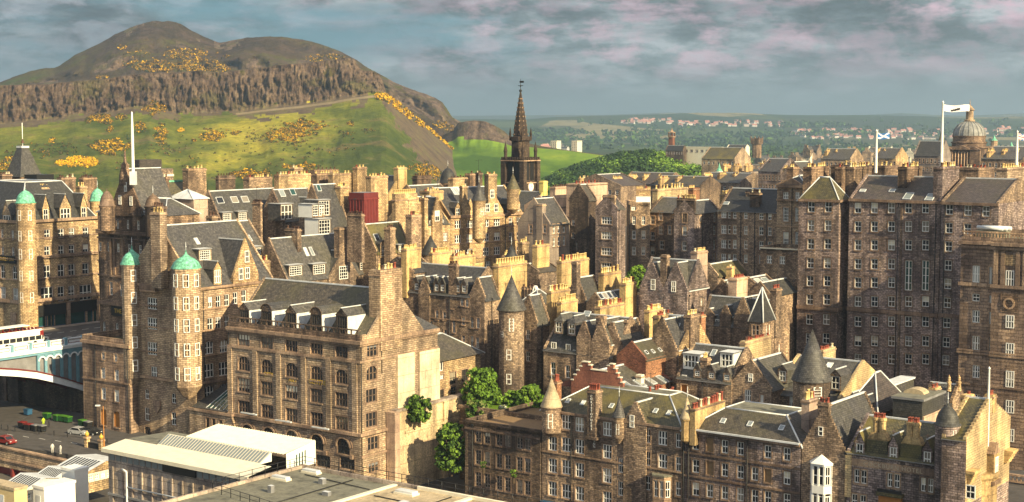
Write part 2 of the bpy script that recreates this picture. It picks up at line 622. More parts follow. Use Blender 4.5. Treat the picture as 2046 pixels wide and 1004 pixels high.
def pot_mesh(h, mat, r):
    key = (round(h, 1), mat, round(r, 2))
    if key not in POTS:
        b = MB()
        b.lathe([(r * 1.0, 0), (r * 0.86, h * 0.2), (r * 0.76, h * 0.85), (r * 1.0, h * 0.88), (r * 1.0, h), (r * 0.6, h * 1.0)], mat, 8)
        POTS[key] = b.mesh('chimney_pot')
    return POTS[key]


SKYL = {}


def skylight_mesh(w, h, glass):
    key = (round(w, 1), round(h, 1), glass)
    if key not in SKYL:
        b = MB()
        x, y, t = w / 2, h / 2, 0.1
        for x0, x1, y0, y1 in ((-x, -x + t, -y, y), (x - t, x, -y, y), (-x + t, x - t, -y, -y + t), (-x + t, x - t, y - t, y)):
            b.box(x0, x1, y0, y1, 0.0, 0.16, 'lead')
        g = MB()
        g.face([(-x + t, -y + t, 0.12), (x - t, -y + t, 0.12), (x - t, y - t, 0.12), (-x + t, y - t, 0.12)], glass)
        SKYL[key] = (b.mesh('skylight'), g.mesh('pane'))
    return SKYL[key]


# ------------------------------------------------------------------ buildings
class Bd:
    """A building on the street grid.  B = (px, py, depth) of the near right-hand corner at the eaves.
    Its front runs to the left to picture column A (or L metres), its right side runs back to column C (or W metres)."""

    def __init__(s, name, label, cat, B, A=None, C=None, L=None, W=None, base=-58.0, rot=0.0,
                 mat='rubble', trim='dressed', group=None, frame='sash', glass='glass', apexF=None, apexR=None):
        s.ang = GRID + R(rot)
        s.e1 = Vector((math.cos(s.ang), math.sin(s.ang), 0))
        s.e2 = Vector((-math.sin(s.ang), math.cos(s.ang), 0))
        s.B = P(*B)
        s.base = base
        s.H = s.B.z - base
        s.Mw = Matrix.Translation((s.B.x, s.B.y, base)) @ Matrix.Rotation(s.ang, 4, 'Z')
        s.Mi = s.Mw.inverted()
        s.rh = None
        if apexF:                       # peak of the front gable in the picture
            q = s.hit(apexF[0], apexF[1], 'y', 0.0)
            L, s.rh = max(2.0, -2 * q.x), q.z - s.H
        if apexR:                       # peak of the right-hand gable in the picture
            q = s.hit(apexR[0], apexR[1], 'x', 0.0)
            W, s.rh = max(2.0, 2 * q.y), q.z - s.H
        s.L = L if L is not None else solve(s.B, -s.e1, A)
        s.W = W if W is not None else solve(s.B, s.e2, C)
        s.mat, s.trim, s.frame, s.glass = mat, trim, frame, glass
        s.root = empty(name, (s.B.x, s.B.y, base), s.ang, label, cat, group)
        s.wf, s.wr, s.wg = [], [], []
        s.w = MB()
        s.holes = True

    # ---- pixel to local
    def loc(s, px, py, d):
        return s.Mi @ P(px, py, d)

    def hit(s, px, py, axis, val):
        """where the picture ray meets the local plane axis = val"""
        o = s.Mi @ Vector((0, 0, 0))
        d = (s.Mi.to_3x3() @ ray(px, py))
        i = 'xyz'.index(axis)
        t = (val - o[i]) / d[i]
        return o + d * t

    def hitp(s, px, py, p0, n):
        o = s.Mi @ Vector((0, 0, 0))
        d = (s.Mi.to_3x3() @ ray(px, py))
        t = (Vector(p0) - o).dot(n) / d.dot(n)
        return o + d * t

    def mpp(s, p):
        """metres per picture pixel at a local point"""
        return (s.Mw @ p).dot(AX) / F

    # ---- windows, in picture pixels
    def win(s, face, cols, rows, w, h, kind='s', off=0.0, skip=(), glass=None, frame=None, ref=None):
        """cols = window centres at the height of rows[0]; rows = centres at column ref (default cols[0])"""
        rc = cols[0] if ref is None else ref
        for i, cx_ in enumerate(cols):
            for j, ry in enumerate(rows):
                if (i, j) in skip:
                    continue
                if face == 'f':
                    p = s.hit(cx_, rows[0], 'y', off)
                    q = s.hit(rc, ry, 'y', off)
                    k = s.mpp(p)
                    s.wf.append((p.x, q.z, w * k / abs(s.e1.x), h * k, kind, off, glass, frame))
                else:
                    p = s.hit(cx_, rows[0], 'x', off)
                    q = s.hit(rc, ry, 'x', off)
                    k = s.mpp(p)
                    s.wr.append((p.y, q.z, w * k / max(0.3, abs(s.e2.x)), h * k, kind, off, glass, frame))

    def winm(s, face, u, z, w, h, kind='s', off=0.0, glass=None, frame=None):
        (s.wf if face == 'f' else s.wr).append((u, z, w, h, kind, off, glass, frame))

    def facade(s, face, u0, u1, z0, z1, wins, mat):
        """wall rectangle with real window openings"""
        ws = [q for q in wins if q[5] == 0.0 and u0 < q[0] - q[2] / 2 and q[0] + q[2] / 2 < u1 and z0 < q[1] - q[3] / 2 and q[1] + q[3] / 2 < z1]
        us, zs = {u0, u1}, {z0, z1}
        for (u, z, w, h, *_) in ws:
            us |= {u - w / 2, u + w / 2}
            zs |= {z - h / 2, z + h / 2}

        def uniq(a):
            a = sorted(a)
            o = [a[0]]
            for q in a[1:]:
                if q - o[-1] > 0.01:
                    o.append(q)
            return o
        us, zs = uniq(us), uniq(zs)
        X = (lambda u, dd, z: (u, dd, z)) if face == 'f' else (lambda u, dd, z: (-dd, u, z))
        for j in range(len(zs) - 1):
            run = None
            zc_ = (zs[j] + zs[j + 1]) / 2
            for i in range(len(us)):
                inside = True
                if i < len(us) - 1:
                    uc = (us[i] + us[i + 1]) / 2
                    inside = any(abs(uc - u) < w / 2 and abs(zc_ - z) < h / 2 for (u, z, w, h, *_) in ws)
                if inside:
                    if run is not None:
                        s.w.face([X(run, 0, zs[j]), X(us[i], 0, zs[j]), X(us[i], 0, zs[j + 1]), X(run, 0, zs[j + 1])], mat)
                    run = None
                elif run is None:
                    run = us[i]
        for (u, z, w, h, kind, *_) in ws:
            a, b, c, d = u - w / 2, u + w / 2, z - h / 2, z + h / 2
            D = 0.28
            for p, q in (((a, c), (b, c)), ((b, c), (b, d)), ((b, d), (a, d)), ((a, d), (a, c))):
                s.w.face([X(q[0], 0, q[1]), X(p[0], 0, p[1]), X(p[0], D, p[1]), X(q[0], D, q[1])], s.trim)
            t, o = 0.2, -0.035
            for (a2, b2, c2, d2) in ((a - t, a, c - t, d + t), (b, b + t, c - t, d + t), (a, b, d, d + t), (a - 0.1, b + 0.1, c - t - 0.02, c)):
                oo = o if c2 != c - t - 0.02 else o - 0.1
                s.strip(X, a2, b2, c2, d2, oo)
            if kind.startswith('a'):
                r = w / 2
                zc_ = d - r
                n = 6
                for sg in (-1, 1):
                    pts = [(u + sg * r, d)]
                    arc = [(u + sg * r * math.cos(math.pi / 2 * i / n), zc_ + r * math.sin(math.pi / 2 * i / n)) for i in range(n + 1)]
                    pts += arc
                    if sg < 0:
                        pts.reverse()
                    pts.reverse()
                    s.w.face([X(p[0], 0.03, p[1]) for p in pts], mat)

    def strip(s, X, a, b, c, d, o):
        m = s.trim
        s.w.face([X(a, o, c), X(b, o, c), X(b, o, d), X(a, o, d)], m)
        s.w.face([X(a, 0, d), X(a, o, d), X(b, o, d), X(b, 0, d)], m)
        s.w.face([X(a, o, c), X(a, 0, c), X(b, 0, c), X(b, o, c)], m)
        s.w.face([X(a, 0, c), X(a, o, c), X(a, o, d), X(a, 0, d)], m)
        s.w.face([X(b, o, c), X(b, 0, c), X(b, 0, d), X(b, o, d)], m)

    def walls(s, zt=None, back=True):
        zt = s.H if zt is None else zt
        s.facade('f', -s.L, 0, 0, zt, s.wf, s.mat)
        s.facade('r', 0, s.W, 0, zt, s.wr, s.mat)
        if back:
            s.w.face([(0, s.W, 0), (-s.L, s.W, 0), (-s.L, s.W, zt), (0, s.W, zt)], s.mat)
            s.w.face([(-s.L, s.W, 0), (-s.L, 0, 0), (-s.L, 0, zt), (-s.L, s.W, zt)], s.mat)

    def course(s, z, h=0.3, o=0.18, mat=None, faces='fr'):
        m = mat or s.trim
        if 'f' in faces:
            s.w.box(-s.L, o if 'r' in faces else 0, -o, -0.002, z, z + h, m)
        if 'r' in faces:
            s.w.box(0.002, o, -0.002, s.W, z, z + h, m)

    # ---- roofs.  all build a separate 'roof' part
    def roof(s, kind, rh, mat='slate', over=0.3, zt=None, x0=None, x1=None, y0=None, y1=None, step=None,
             ridge=True, gable=None, inset=None, topmat='lead_dull', name='roof', skew=True):
        z = s.H if zt is None else zt
        x0 = -s.L if x0 is None else x0
        x1 = 0.0 if x1 is None else x1
        y0 = 0.0 if y0 is None else y0
        y1 = s.W if y1 is None else y1
        r = MB()
        rd = MB()
        gm = gable or s.mat
        zr = z + rh
        o = over
        if kind == 'x':
            ym = (y0 + y1) / 2
            k = rh / (ym - y0)
            r.face([(x0, y0 - o, z - o * k), (x1, y0 - o, z - o * k), (x1, ym, zr), (x0, ym, zr)], mat)
            r.face([(x1, y1 + o, z - o * k), (x0, y1 + o, z - o * k), (x0, ym, zr), (x1, ym, zr)], mat)
            r.face([(x0, y0 - o, z - o * k - 0.12), (x1, y0 - o, z - o * k - 0.12), (x1, y0 - o, z - o * k), (x0, y0 - o, z - o * k)], 'lead_dull')
            s.gable_x(x1, y0, y1, z, rh, step, gm, 1)
            s.gable_x(x0, y0, y1, z, rh, step, gm, -1)
            if ridge:
                rd.box(x0, x1 - 0.4, ym - 0.17, ym + 0.17, zr - 0.06, zr + 0.16, 'lead')
        elif kind == 'y':
            xm = (x0 + x1) / 2
            k = rh / (x1 - xm)
            r.face([(x1 + o, y0, z - o * k), (x1 + o, y1, z - o * k), (xm, y1, zr), (xm, y0, zr)], mat)
            r.face([(x0 - o, y1, z - o * k), (x0 - o, y0, z - o * k), (xm, y0, zr), (xm, y1, zr)], mat)
            s.gable_y(y0, x0, x1, z, rh, step, gm, 1)
            s.gable_y(y1, x0, x1, z, rh, step, gm, -1)
            if ridge:
                rd.box(xm - 0.17, xm + 0.17, y0 + 0.3, y1, zr - 0.06, zr + 0.16, 'lead')
        elif kind in ('hip', 'mans'):
            if kind == 'hip':
                i = inset if inset is not None else min(x1 - x0, y1 - y0) / 2
            else:
                i = inset if inset is not None else 2.0
            xa, xb, ya, yb = x0 + i, x1 - i, y0 + i, y1 - i
            if xa > xb:
                xa = xb = (x0 + x1) / 2
            if ya > yb:
                ya = yb = (y0 + y1) / 2
            k = rh / i
            zo = z - o * k
            A = [(x0 - o, y0 - o, zo), (x1 + o, y0 - o, zo), (x1 + o, y1 + o, zo), (x0 - o, y1 + o, zo)]
            T = [(xa, ya, zr), (xb, ya, zr), (xb, yb, zr), (xa, yb, zr)]
            for q in range(4):
                j = (q + 1) % 4
                pts = [A[q], A[j], T[j], T[q]]
                if (Vector(T[j]) - Vector(T[q])).length < 0.01:
                    pts = pts[:3]
                r.face(pts, mat)
            if xb - xa > 0.01 and yb - ya > 0.01:
                r.face(T, topmat)
                for q in range(4):
                    rd.tube(T[q], T[(q + 1) % 4], 0.14, 'lead', 5)
            elif xb - xa > 0.01 or yb - ya > 0.01:
                rd.tube(T[0], T[2], 0.17, 'lead', 5)
            if ridge:
                for q in (0, 1, 2):
                    rd.tube(A[q], T[q], 0.13, 'lead', 5)
        elif kind == 'flat':
            r.face([(x0 + 0.3, y0 + 0.3, z - 0.5), (x1 - 0.3, y0 + 0.3, z - 0.5), (x1 - 0.3, y1 - 0.3, z - 0.5), (x0 + 0.3, y1 - 0.3, z - 0.5)], topmat)
            t = 0.35
            for a in ((x0, x1, y0, y0 + t), (x0, x1, y1 - t, y1), (x0, x0 + t, y0 + t, y1 - t), (x1 - t, x1, y0 + t, y1 - t)):
                s.w.box(*a, z, z + rh, s.mat, s.trim)
                s.w.box(*a, z - 0.6, z, s.mat)
        elif kind == 'mono':     # falls to the front
            r.face([(x0, y0 - o, z), (x1, y0 - o, z), (x1, y1, zr), (x0, y1, zr)], mat)
            s.w.face([(x1, y0, z), (x1, y1, z), (x1, y1, zr)], gm)
            s.w.face([(x0, y1, z), (x0, y0, z), (x0, y1, zr)], gm)
            s.w.face([(x1, y1, z), (x0, y1, z), (x0, y1, zr), (x1, y1, zr)], gm)
        ro = r.build(name, s.root)
        if rd.f:
            rd.build('ridge', ro)
        s.rf = dict(kind=kind, z=z, rh=rh, x0=x0, x1=x1, y0=y0, y1=y1, obj=ro, i=inset)
        return ro

    def gable_x(s, x, y0, y1, z, rh, step, gm, sg):
        """gable wall standing on the plane x (outside towards sg), above the eaves"""
        ym, t = (y0 + y1) / 2, 0.45
        xa, xb = (x - t, x) if sg > 0 else (x, x + t)
        if step:
            n = step
            poly = [(y0, z)]
            hw = (y1 - y0) / 2
            pts = []
            for i in range(n):
                zz = z + rh * (i + 1) / n + 0.12
                pts.append((y0 + hw * i / n - 0.05, zz))
                pts.append((y0 + hw * (i + 1) / n - (0.05 if i < n - 1 else 0.3), zz))
            left = [(y0 - 0.05, z)] + pts
            right = [(y0 + y1 - a, b) for a, b in reversed(left)]
            poly = left + right
            poly = [(a, b) for a, b in poly]
            poly.reverse()
            s.w.slabyz(poly, xa, xb, gm)
        else:
            s.w.slabyz([(y0, z), (y1, z), (y1, z + 0.3), (ym, z + rh + 0.35), (y0, z + 0.3)], xa, xb, gm)

    def gable_y(s, y, x0, x1, z, rh, step, gm, sg):
        xm, t = (x0 + x1) / 2, 0.45
        ya, yb = (y, y + t) if sg > 0 else (y - t, y)
        if step:
            n = step
            hw = (x1 - x0) / 2
            left = [(x0 - 0.05, z)]
            for i in range(n):
                zz = z + rh * (i + 1) / n + 0.12
                left.append((x0 + hw * i / n - 0.05, zz))
                left.append((x0 + hw * (i + 1) / n - (0.05 if i < n - 1 else 0.3), zz))
            right = [(x0 + x1 - a, b) for a, b in reversed(left)]
            poly = left + right
            poly.reverse()
            s.w.slabxz(poly, ya, yb, gm)
        else:
            s.w.slabxz([(x0, z), (x1, z), (x1, z + 0.3), (xm, z + rh + 0.35), (x0, z + 0.3)], ya, yb, gm)

    # ---- chimney: near right corner at its top in the picture
    def chim(s, px, py, d=None, L=1.0, W=None, C=None, h=4.0, pots=6, mat=None, pot='pot_buff', x=None, y=None, ph=0.9, along='y', cap=0.5, parent=None):
        """B corner (px,py) at depth d, or on the local plane x= or y=; runs L left, W back (or to column C)"""
        if d is not None:
            q = s.loc(px, py, d)
        elif x is not None:
            q = s.hit(px, py, 'x', x)
        else:
            q = s.hit(px, py, 'y', y)
        if W is None:
            if C is not None:
                W = solve(s.Mw @ q, s.e2, C)
            else:
                W = 1.0
        b = MB()
        m = mat or s.mat
        b.box(-L, 0, 0, W, -h, -cap, m)
        b.box(-L - 0.12, 0.12, -0.12, W + 0.12, -cap, -cap + 0.22, s.trim)
        b.box(-L, 0, 0, W, -cap + 0.22, 0, m)
        o = b.build('chimney', s.root, q)
        if pots and rnd.random() < 0.4 and px < 1700:
            if 'aer' not in SKYL:
                a_ = MB()
                a_.tube((0, 0, -0.5), (0, 0, 3.2), 0.035, 'iron', 5)
                a_.tube((-0.9, 0, 2.9), (0.9, 0, 3.1), 0.025, 'iron', 4)
                for k in range(5):
                    a_.tube((-0.8 + k * 0.4, -0.35, 2.92 + k * .04), (-0.8 + k * 0.4, 0.35, 2.92 + k * .04), 0.02, 'iron', 4)
                SKYL['aer'] = a_.mesh('aerial')
            put('aerial', SKYL['aer'], o, (-L * 0.5, W * rnd.random(), 0), rnd.uniform(0, 3))
        if pots:
            n = pots
            pm = pot_mesh(ph, pot, min(0.27, 0.42 * max(L, W) / n + 0.02))
            for i in range(n):
                f = (i + 0.5) / n
                if rnd.random() < 0.1:
                    continue
                pq = pot_mesh(ph, rnd.choice(('pot_red', 'pot_dark', 'pot_pale')), min(0.27, 0.42 * max(L, W) / n + 0.02)) if rnd.random() < 0.2 else pm
                xy = (-L / 2 + rnd.uniform(-0.08, 0.08), W * f) if along == 'y' else (-L * f, W / 2 + rnd.uniform(-0.08, 0.08))
                po = put('chimney_pot', pq, o, (xy[0], xy[1], 0))
                po.scale = (1, 1, rnd.choice((0.75, 0.95, 1, 1, 1.2)))
        return q

    # ---- dormers on the front slope: centre px, sill py
    def dormer(s, px, py, w=1.6, h=1.7, kind='gab', d=3.5, y=0.3, win='s', wall=None, roofm='slate', rh=0.9, face='f', frame=None, glass=None, cheek=None):
        """small roofed window whose front stands on the local plane y (front) or x = -y (right side)"""
        rz = 0.0 if face == 'f' else math.pi / 2
        if y is None:
            q = s.onroof(px, py, face) + Vector((0, 0, 0.15))
        elif face == 'f':
            q = s.hit(px, py, 'y', y)
        else:
            q = s.hit(px, py, 'x', -y)
        b = MB()
        wm = wall or s.mat
        ck = cheek or roofm
        x = w / 2 + 0.22
        b.face([(x, 0, -0.3), (x, d, -0.3), (x, d, h), (x, 0, h)], ck)
        b.face([(-x, d, -0.3), (-x, 0, -0.3), (-x, 0, h), (-x, d, h)], ck)
        # front with a hole
        for (a0, a1, c0, c1) in ((-x, -w / 2, -0.3, h), (w / 2, x, -0.3, h), (-w / 2, w / 2, -0.3, 0), (-w / 2, w / 2, h - 0.15, h)):
            b.face([(a0, 0, c0), (a1, 0, c0), (a1, 0, c1), (a0, 0, c1)], wm)
        e = x + 0.12
        if kind == 'gab':
            b.face([(-x, 0, h), (x, 0, h), (0, 0, h + rh)], wm)
            b.face([(e, -0.15, h - 0.05), (e, d, h - 0.05), (0, d, h + rh + 0.05), (0, -0.15, h + rh + 0.05)], roofm)
            b.face([(-e, d, h - 0.05), (-e, -0.15, h - 0.05), (0, -0.15, h + rh + 0.05), (0, d, h + rh + 0.05)], roofm)
            b.box(-0.1, 0.1, -0.15, d, h + rh, h + rh + 0.14, 'lead')
        elif kind == 'arc':
            n = 8
            pts = [(x * math.cos(math.pi * i / n), h + rh * math.sin(math.pi * i / n)) for i in range(n + 1)]
            b.face([(a, 0, c) for a, c in pts], wm)
            for (a, c), (a2, c2) in zip(pts[:-1], pts[1:]):
                b.face([(a * 1.1, -0.15, c + 0.1), (a * 1.1, d, c + 0.1), (a2 * 1.1, d, c2 + 0.1), (a2 * 1.1, -0.15, c2 + 0.1)], roofm)
                b.face([(a, -0.15, c), (a * 1.1, -0.15, c + 0.1), (a2 * 1.1, -0.15, c2 + 0.1), (a2, -0.15, c2)], s.trim)
        elif kind == 'flat':
            b.box(-e, e, -0.2, d, h, h + 0.2, 'lead_dull', 'lead')
        elif kind == 'hip':
            b.face([(-e, -0.15, h), (e, -0.15, h), (0, w * 0.5, h + rh)], roofm)
            b.face([(e, -0.15, h), (e, d, h), (0, d, h + rh), (0, w * 0.5, h + rh)], roofm)
            b.face([(-e, d, h), (-e, -0.15, h), (0, w * 0.5, h + rh), (0, d, h + rh)], roofm)
            b.tube((0, w * 0.5, h + rh), (0, d, h + rh), 0.1, 'lead', 5)
        o = b.build('dormer', s.root, q, rz)
        a, g = win_mesh(w, h - 0.15, win, frame or s.frame, glass or s.glass)
        wo = put('window', a, o, (0, 0.06, (h - 0.15) / 2))
        # panes of dormer windows belong to the same small piece
        gm = put('pane', g[0], o, (0, 0.06, (h - 0.15) / 2))
        return o

    def onroof(s, px, py, face):
        r = s.rf
        k = r['kind']
        run = {'x': (r['y1'] - r['y0']) / 2, 'y': (r['x1'] - r['x0']) / 2, 'mono': r['y1'] - r['y0']}.get(k) or r['i'] or min(r['x1'] - r['x0'], r['y1'] - r['y0']) / 2
        sl_ = r['rh'] / run
        if face == 'f':
            return s.hitp(px, py, (0, r['y0'], r['z']), Vector((0, -sl_, 1)).normalized())
        return s.hitp(px, py, (r['x1'], 0, r['z']), Vector((sl_, 0, 1)).normalized())

    # ---- rooflight lying on the front or right slope of the last roof
    def skyl(s, px, py, w=0.9, h=1.3, glass='glass_pale', side='f'):
        r = s.rf
        k = r['kind']
        if k == 'x':
            run = (r['y1'] - r['y0']) / 2
        elif k == 'y':
            run = (r['x1'] - r['x0']) / 2
        elif k == 'mono':
            run = r['y1'] - r['y0']
        else:
            run = r['i'] or min(r['x1'] - r['x0'], r['y1'] - r['y0']) / 2
        sl_ = r['rh'] / run
        if side == 'f':
            n = Vector((0, -sl_, 1)).normalized()
            q = s.hitp(px, py, (0, r['y0'], r['z']), n)
            M3 = Matrix(((1, 0, 0), (0, n.z, n.y), (0, -n.y, n.z)))
            up = Vector((0, n.z, -n.y))
            rx = Vector((1, 0, 0))
        else:
            n = Vector((sl_, 0, 1)).normalized()
            q = s.hitp(px, py, (r['x1'], 0, r['z']), n)
            rx = Vector((0, 1, 0))
            up = n.cross(rx)
        mt = Matrix((rx, up, n)).transposed().to_4x4()
        a, g = skylight_mesh(w, h, glass)
        o = put('skylight', a, r['obj'])
        o.matrix_local = Matrix.Translation(q + n * 0.02) @ mt
        gp = put('pane', g, r['obj'])
        gp.matrix_local = Matrix.Translation(q + n * 0.02) @ mt

    def pipe(s, px, py, face='f', z0=0.0, z1=None):
        if face == 'f':
            q = s.hit(px, py, 'y', -0.12)
            a = (q.x, -0.12)
        else:
            q = s.hit(px, py, 'x', 0.12)
            a = (0.12, q.y)
        z1 = s.H - 0.2 if z1 is None else z1
        b = MB()
        b.tube((0, 0, z0), (0, 0, z1), 0.08, 'iron', 6)
        b.box(-0.2, 0.2, -0.1, 0.1, z1 - 0.3, z1 + 0.05, 'iron')
        b.build('downpipe', s.root, (a[0], a[1], 0))

    def done(s):
        wo = s.w.build('wall', s.root)
        for lst, fc in ((s.wf, 'f'), (s.wr, 'r')):
            for (u, z, w, h, kind, off, gl, fr) in lst:
                rec = 0.16 if off == 0.0 else -0.1
                if fc == 'f':
                    o = put_window(s.root, (u, off + rec, z), 0, w, h, kind, fr or s.frame, gl or s.glass)
                else:
                    o = put_window(s.root, (off - rec, u, z), math.pi / 2, w, h, kind, fr or s.frame, gl or s.glass)
        return s


def turret(parent_bd, px, py_eave, d, r, h, cone_py, label=None, mat='rubble', roofm='slate', dome=None, fin=True,
           wins=(), n=20, name='turret', corbel=0.0, over=0.25, trim='dressed'):
    """round stair tower as a part of a building: centre column px, eaves at py_eave; cone top at cone_py"""
    c = parent_bd.loc(px, py_eave, d)
    t = parent_bd.loc(px, cone_py, d)
    b = MB()
    prof = [(r, -h), (r, -0.35), (r + 0.15, -0.3), (r + 0.15, -0.05), (r, 0)]
    if corbel:
        prof = [(0.15, -h - corbel), (r * 0.45, -h - corbel * 0.7), (r * 0.72, -h - corbel * 0.35), (r, -h)] + prof[1:]
    b.lathe(prof, mat, n, smooth=False)
    wo = b.build(name, parent_bd.root, c)
    rf = MB()
    hh = t.z - c.z
    if dome == 'ogee':
        rf.lathe([(r + over, 0), (r * 0.98, hh * 0.16), (r * 0.86, hh * 0.34), (r * 0.6, hh * 0.52), (r * 0.26, hh * 0.66), (r * 0.1, hh * 0.78), (0.05, hh)], roofm, n)
    elif dome:
        rf.lathe([(r + over, 0), (r + over, 0.1), (r, 0.15), (r * 0.93, hh * 0.3), (r * 0.74, hh * 0.58), (r * 0.4, hh * 0.8), (0.12, hh * 0.9), (0.06, hh)], roofm, n)
    else:
        rf.lathe([(r + over, -0.1), (r * 0.5, hh * 0.53), (0.0, hh)], roofm, n)
    if fin:
        rf.lathe([(0.05, hh - 0.1), (0.05, hh + 0.5), (0.14, hh + 0.6), (0.05, hh + 0.75), (0.02, hh + 1.5)], 'lead', 6)
    rf.build('turret_roof', wo)
    for (ang, z, w, h2, k) in wins:
        a = R(ang)
        # picture-facing angle: 0 = towards the camera, positive to the right
        ca = -math.pi / 2 + a - parent_bd.ang
        rr = r - 0.02
        put_window(wo, (rr * math.cos(ca), rr * math.sin(ca), z), ca + math.pi / 2, w, h2, k, deep=True)
    return c
# ================================================================== land
from mathutils import noise as mnoise
from mathutils.bvhtree import BVHTree


def lerp(tab, x):
    if x <= tab[0][0]:
        return tab[0][1]
    for (a, b), (c, d) in zip(tab[:-1], tab[1:]):
        if x <= c:
            return b + (d - b) * (x - a) / (c - a)
    return tab[-1][1]


def fbm(x, y, z=0.0, o=4):
    return mnoise.fractal(Vector((x, y, z)), 0.9, 2.1, o)


def sstep(a, b, x):
    t = max(0.0, min(1.0, (x - a) / (b - a)))
    return t * t * (3 - 2 * t)


def smooth_nodes(name, build):
    m, t, b = pbsdf(name, 1.0)
    b.inputs['Specular IOR Level'].default_value = 0.05
    pos = t.add('ShaderNodeNewGeometry').outputs['Position']
    t.link(build(t, pos, b), b.inputs['Base Color'])
    return m


def grass_col(t, pos, b):
    n1 = t.noise(t.mapping(pos, scale=(0.0048, 0.0022, 0.011), loc=(3.3, 0, 1.0)), 1.0, 6, 0.6)
    n2 = t.noise(pos, 0.035, 6, 0.65)
    n3 = t.noise(pos, 0.22, 5, 0.75)
    c = t.ramp(n1, [(0.36, (0.050, 0.072, 0.018)), (0.45, (0.098, 0.118, 0.024)), (0.52, (0.185, 0.200, 0.030)), (0.60, (0.40, 0.35, 0.05))])  # sunlit bands and cloud shade of the slope painted into the grass tone
    c = t.mix(t.ramp(n2, [(0.42, 0.0), (0.66, 0.6)]), c, (0.035, 0.058, 0.016))
    c = t.mix(t.ramp(n2, [(0.34, 0.7), (0.46, 0.0)]), c, (0.15, 0.115, 0.055))
    c = t.mix(0.8, c, t.ramp(n3, [(0.3, (0.52, 0.56, 0.5)), (0.5, (1, 1, 1)), (0.7, (1.5, 1.4, 1.2))]), 'MULTIPLY')
    bm = t.add('ShaderNodeBump')
    bm.inputs['Strength'].default_value = 1.0
    bm.inputs['Distance'].default_value = 2.5
    t.link(t.noise(pos, 0.12, 6, 0.75), bm.inputs['Height'])
    t.link(bm.outputs[0], b.inputs['Normal'])
    return c


def rock_col(t, pos, b):
    n1 = t.noise(t.mapping(pos, scale=(0.13, 0.05, 0.06)), 1.0, 6, 0.7)
    n2 = t.noise(t.mapping(pos, scale=(0.03, 0.02, 0.05)), 1.0, 5, 0.65)
    n3 = t.noise(pos, 0.35, 4, 0.75)
    c = t.ramp(n1, [(0.34, (0.038, 0.025, 0.020)), (0.44, (0.100, 0.070, 0.054)), (0.56, (0.165, 0.118, 0.088)), (0.70, (0.24, 0.18, 0.13))])
    c = t.mix(t.ramp(n2, [(0.52, 0.0), (0.66, 0.7)]), c, (0.10, 0.098, 0.035))
    c = t.mix(0.8, c, t.ramp(n3, [(0.3, (0.4, 0.4, 0.42)), (0.5, (1, 1, 1)), (0.7, (1.55, 1.45, 1.35))]), 'MULTIPLY')
    bm = t.add('ShaderNodeBump')
    bm.inputs['Strength'].default_value = 1.0
    bm.inputs['Distance'].default_value = 5.0
    t.link(t.noise(t.mapping(pos, scale=(0.2, 0.1, 0.09)), 1.0, 6, 0.75), bm.inputs['Height'])
    t.link(bm.outputs[0], b.inputs['Normal'])
    return c


def moor_col(t, pos, b):
    n1 = t.noise(t.mapping(pos, scale=(0.006, 0.006, 0.014)), 1.0, 6, 0.65)
    n2 = t.noise(t.mapping(pos, scale=(0.03, 0.03, 0.06)), 1.0, 6, 0.7)
    n3 = t.noise(pos, 0.16, 5, 0.75)
    c = t.ramp(n1, [(0.38, (0.046, 0.034, 0.022)), (0.48, (0.072, 0.054, 0.030)), (0.55, (0.088, 0.078, 0.026)), (0.64, (0.068, 0.092, 0.020))])
    c = t.mix(t.ramp(n2, [(0.48, 0.0), (0.60, 0.85)]), c, (0.090, 0.062, 0.050))
    c = t.mix(0.8, c, t.ramp(n3, [(0.3, (0.45, 0.45, 0.45)), (0.5, (1, 1, 1)), (0.7, (1.5, 1.45, 1.3))]), 'MULTIPLY')
    bm = t.add('ShaderNodeBump')
    bm.inputs['Strength'].default_value = 1.0
    bm.inputs['Distance'].default_value = 9.0
    t.link(t.noise(pos, 0.05, 7, 0.72), bm.inputs['Height'])
    t.link(bm.outputs[0], b.inputs['Normal'])
    return c


def scree_col(t, pos, b):
    n2 = t.noise(pos, 0.05, 6, 0.7)
    n3 = t.noise(pos, 0.3, 5, 0.75)
    c = t.ramp(n2, [(0.36, (0.075, 0.055, 0.045)), (0.54, (0.115, 0.088, 0.058)), (0.66, (0.115, 0.115, 0.04))])
    c = t.mix(0.8, c, t.ramp(n3, [(0.3, (0.5, 0.5, 0.5)), (0.5, (1, 1, 1)), (0.7, (1.5, 1.4, 1.3))]), 'MULTIPLY')
    return c


def park_col(t, pos, b):
    n1 = t.noise(t.mapping(pos, scale=(0.01, 0.004, 0.02)), 1.0, 5, 0.6)
    n3 = t.noise(pos, 0.2, 4, 0.7)
    c = t.ramp(n1, [(0.38, (0.050, 0.105, 0.014)), (0.52, (0.135, 0.225, 0.022)), (0.64, (0.24, 0.30, 0.032))])
    return t.mix(0.5, c, t.ramp(n3, [(0.3, (0.6, 0.6, 0.6)), (0.7, (1.35, 1.3, 1.2))]), 'MULTIPLY')


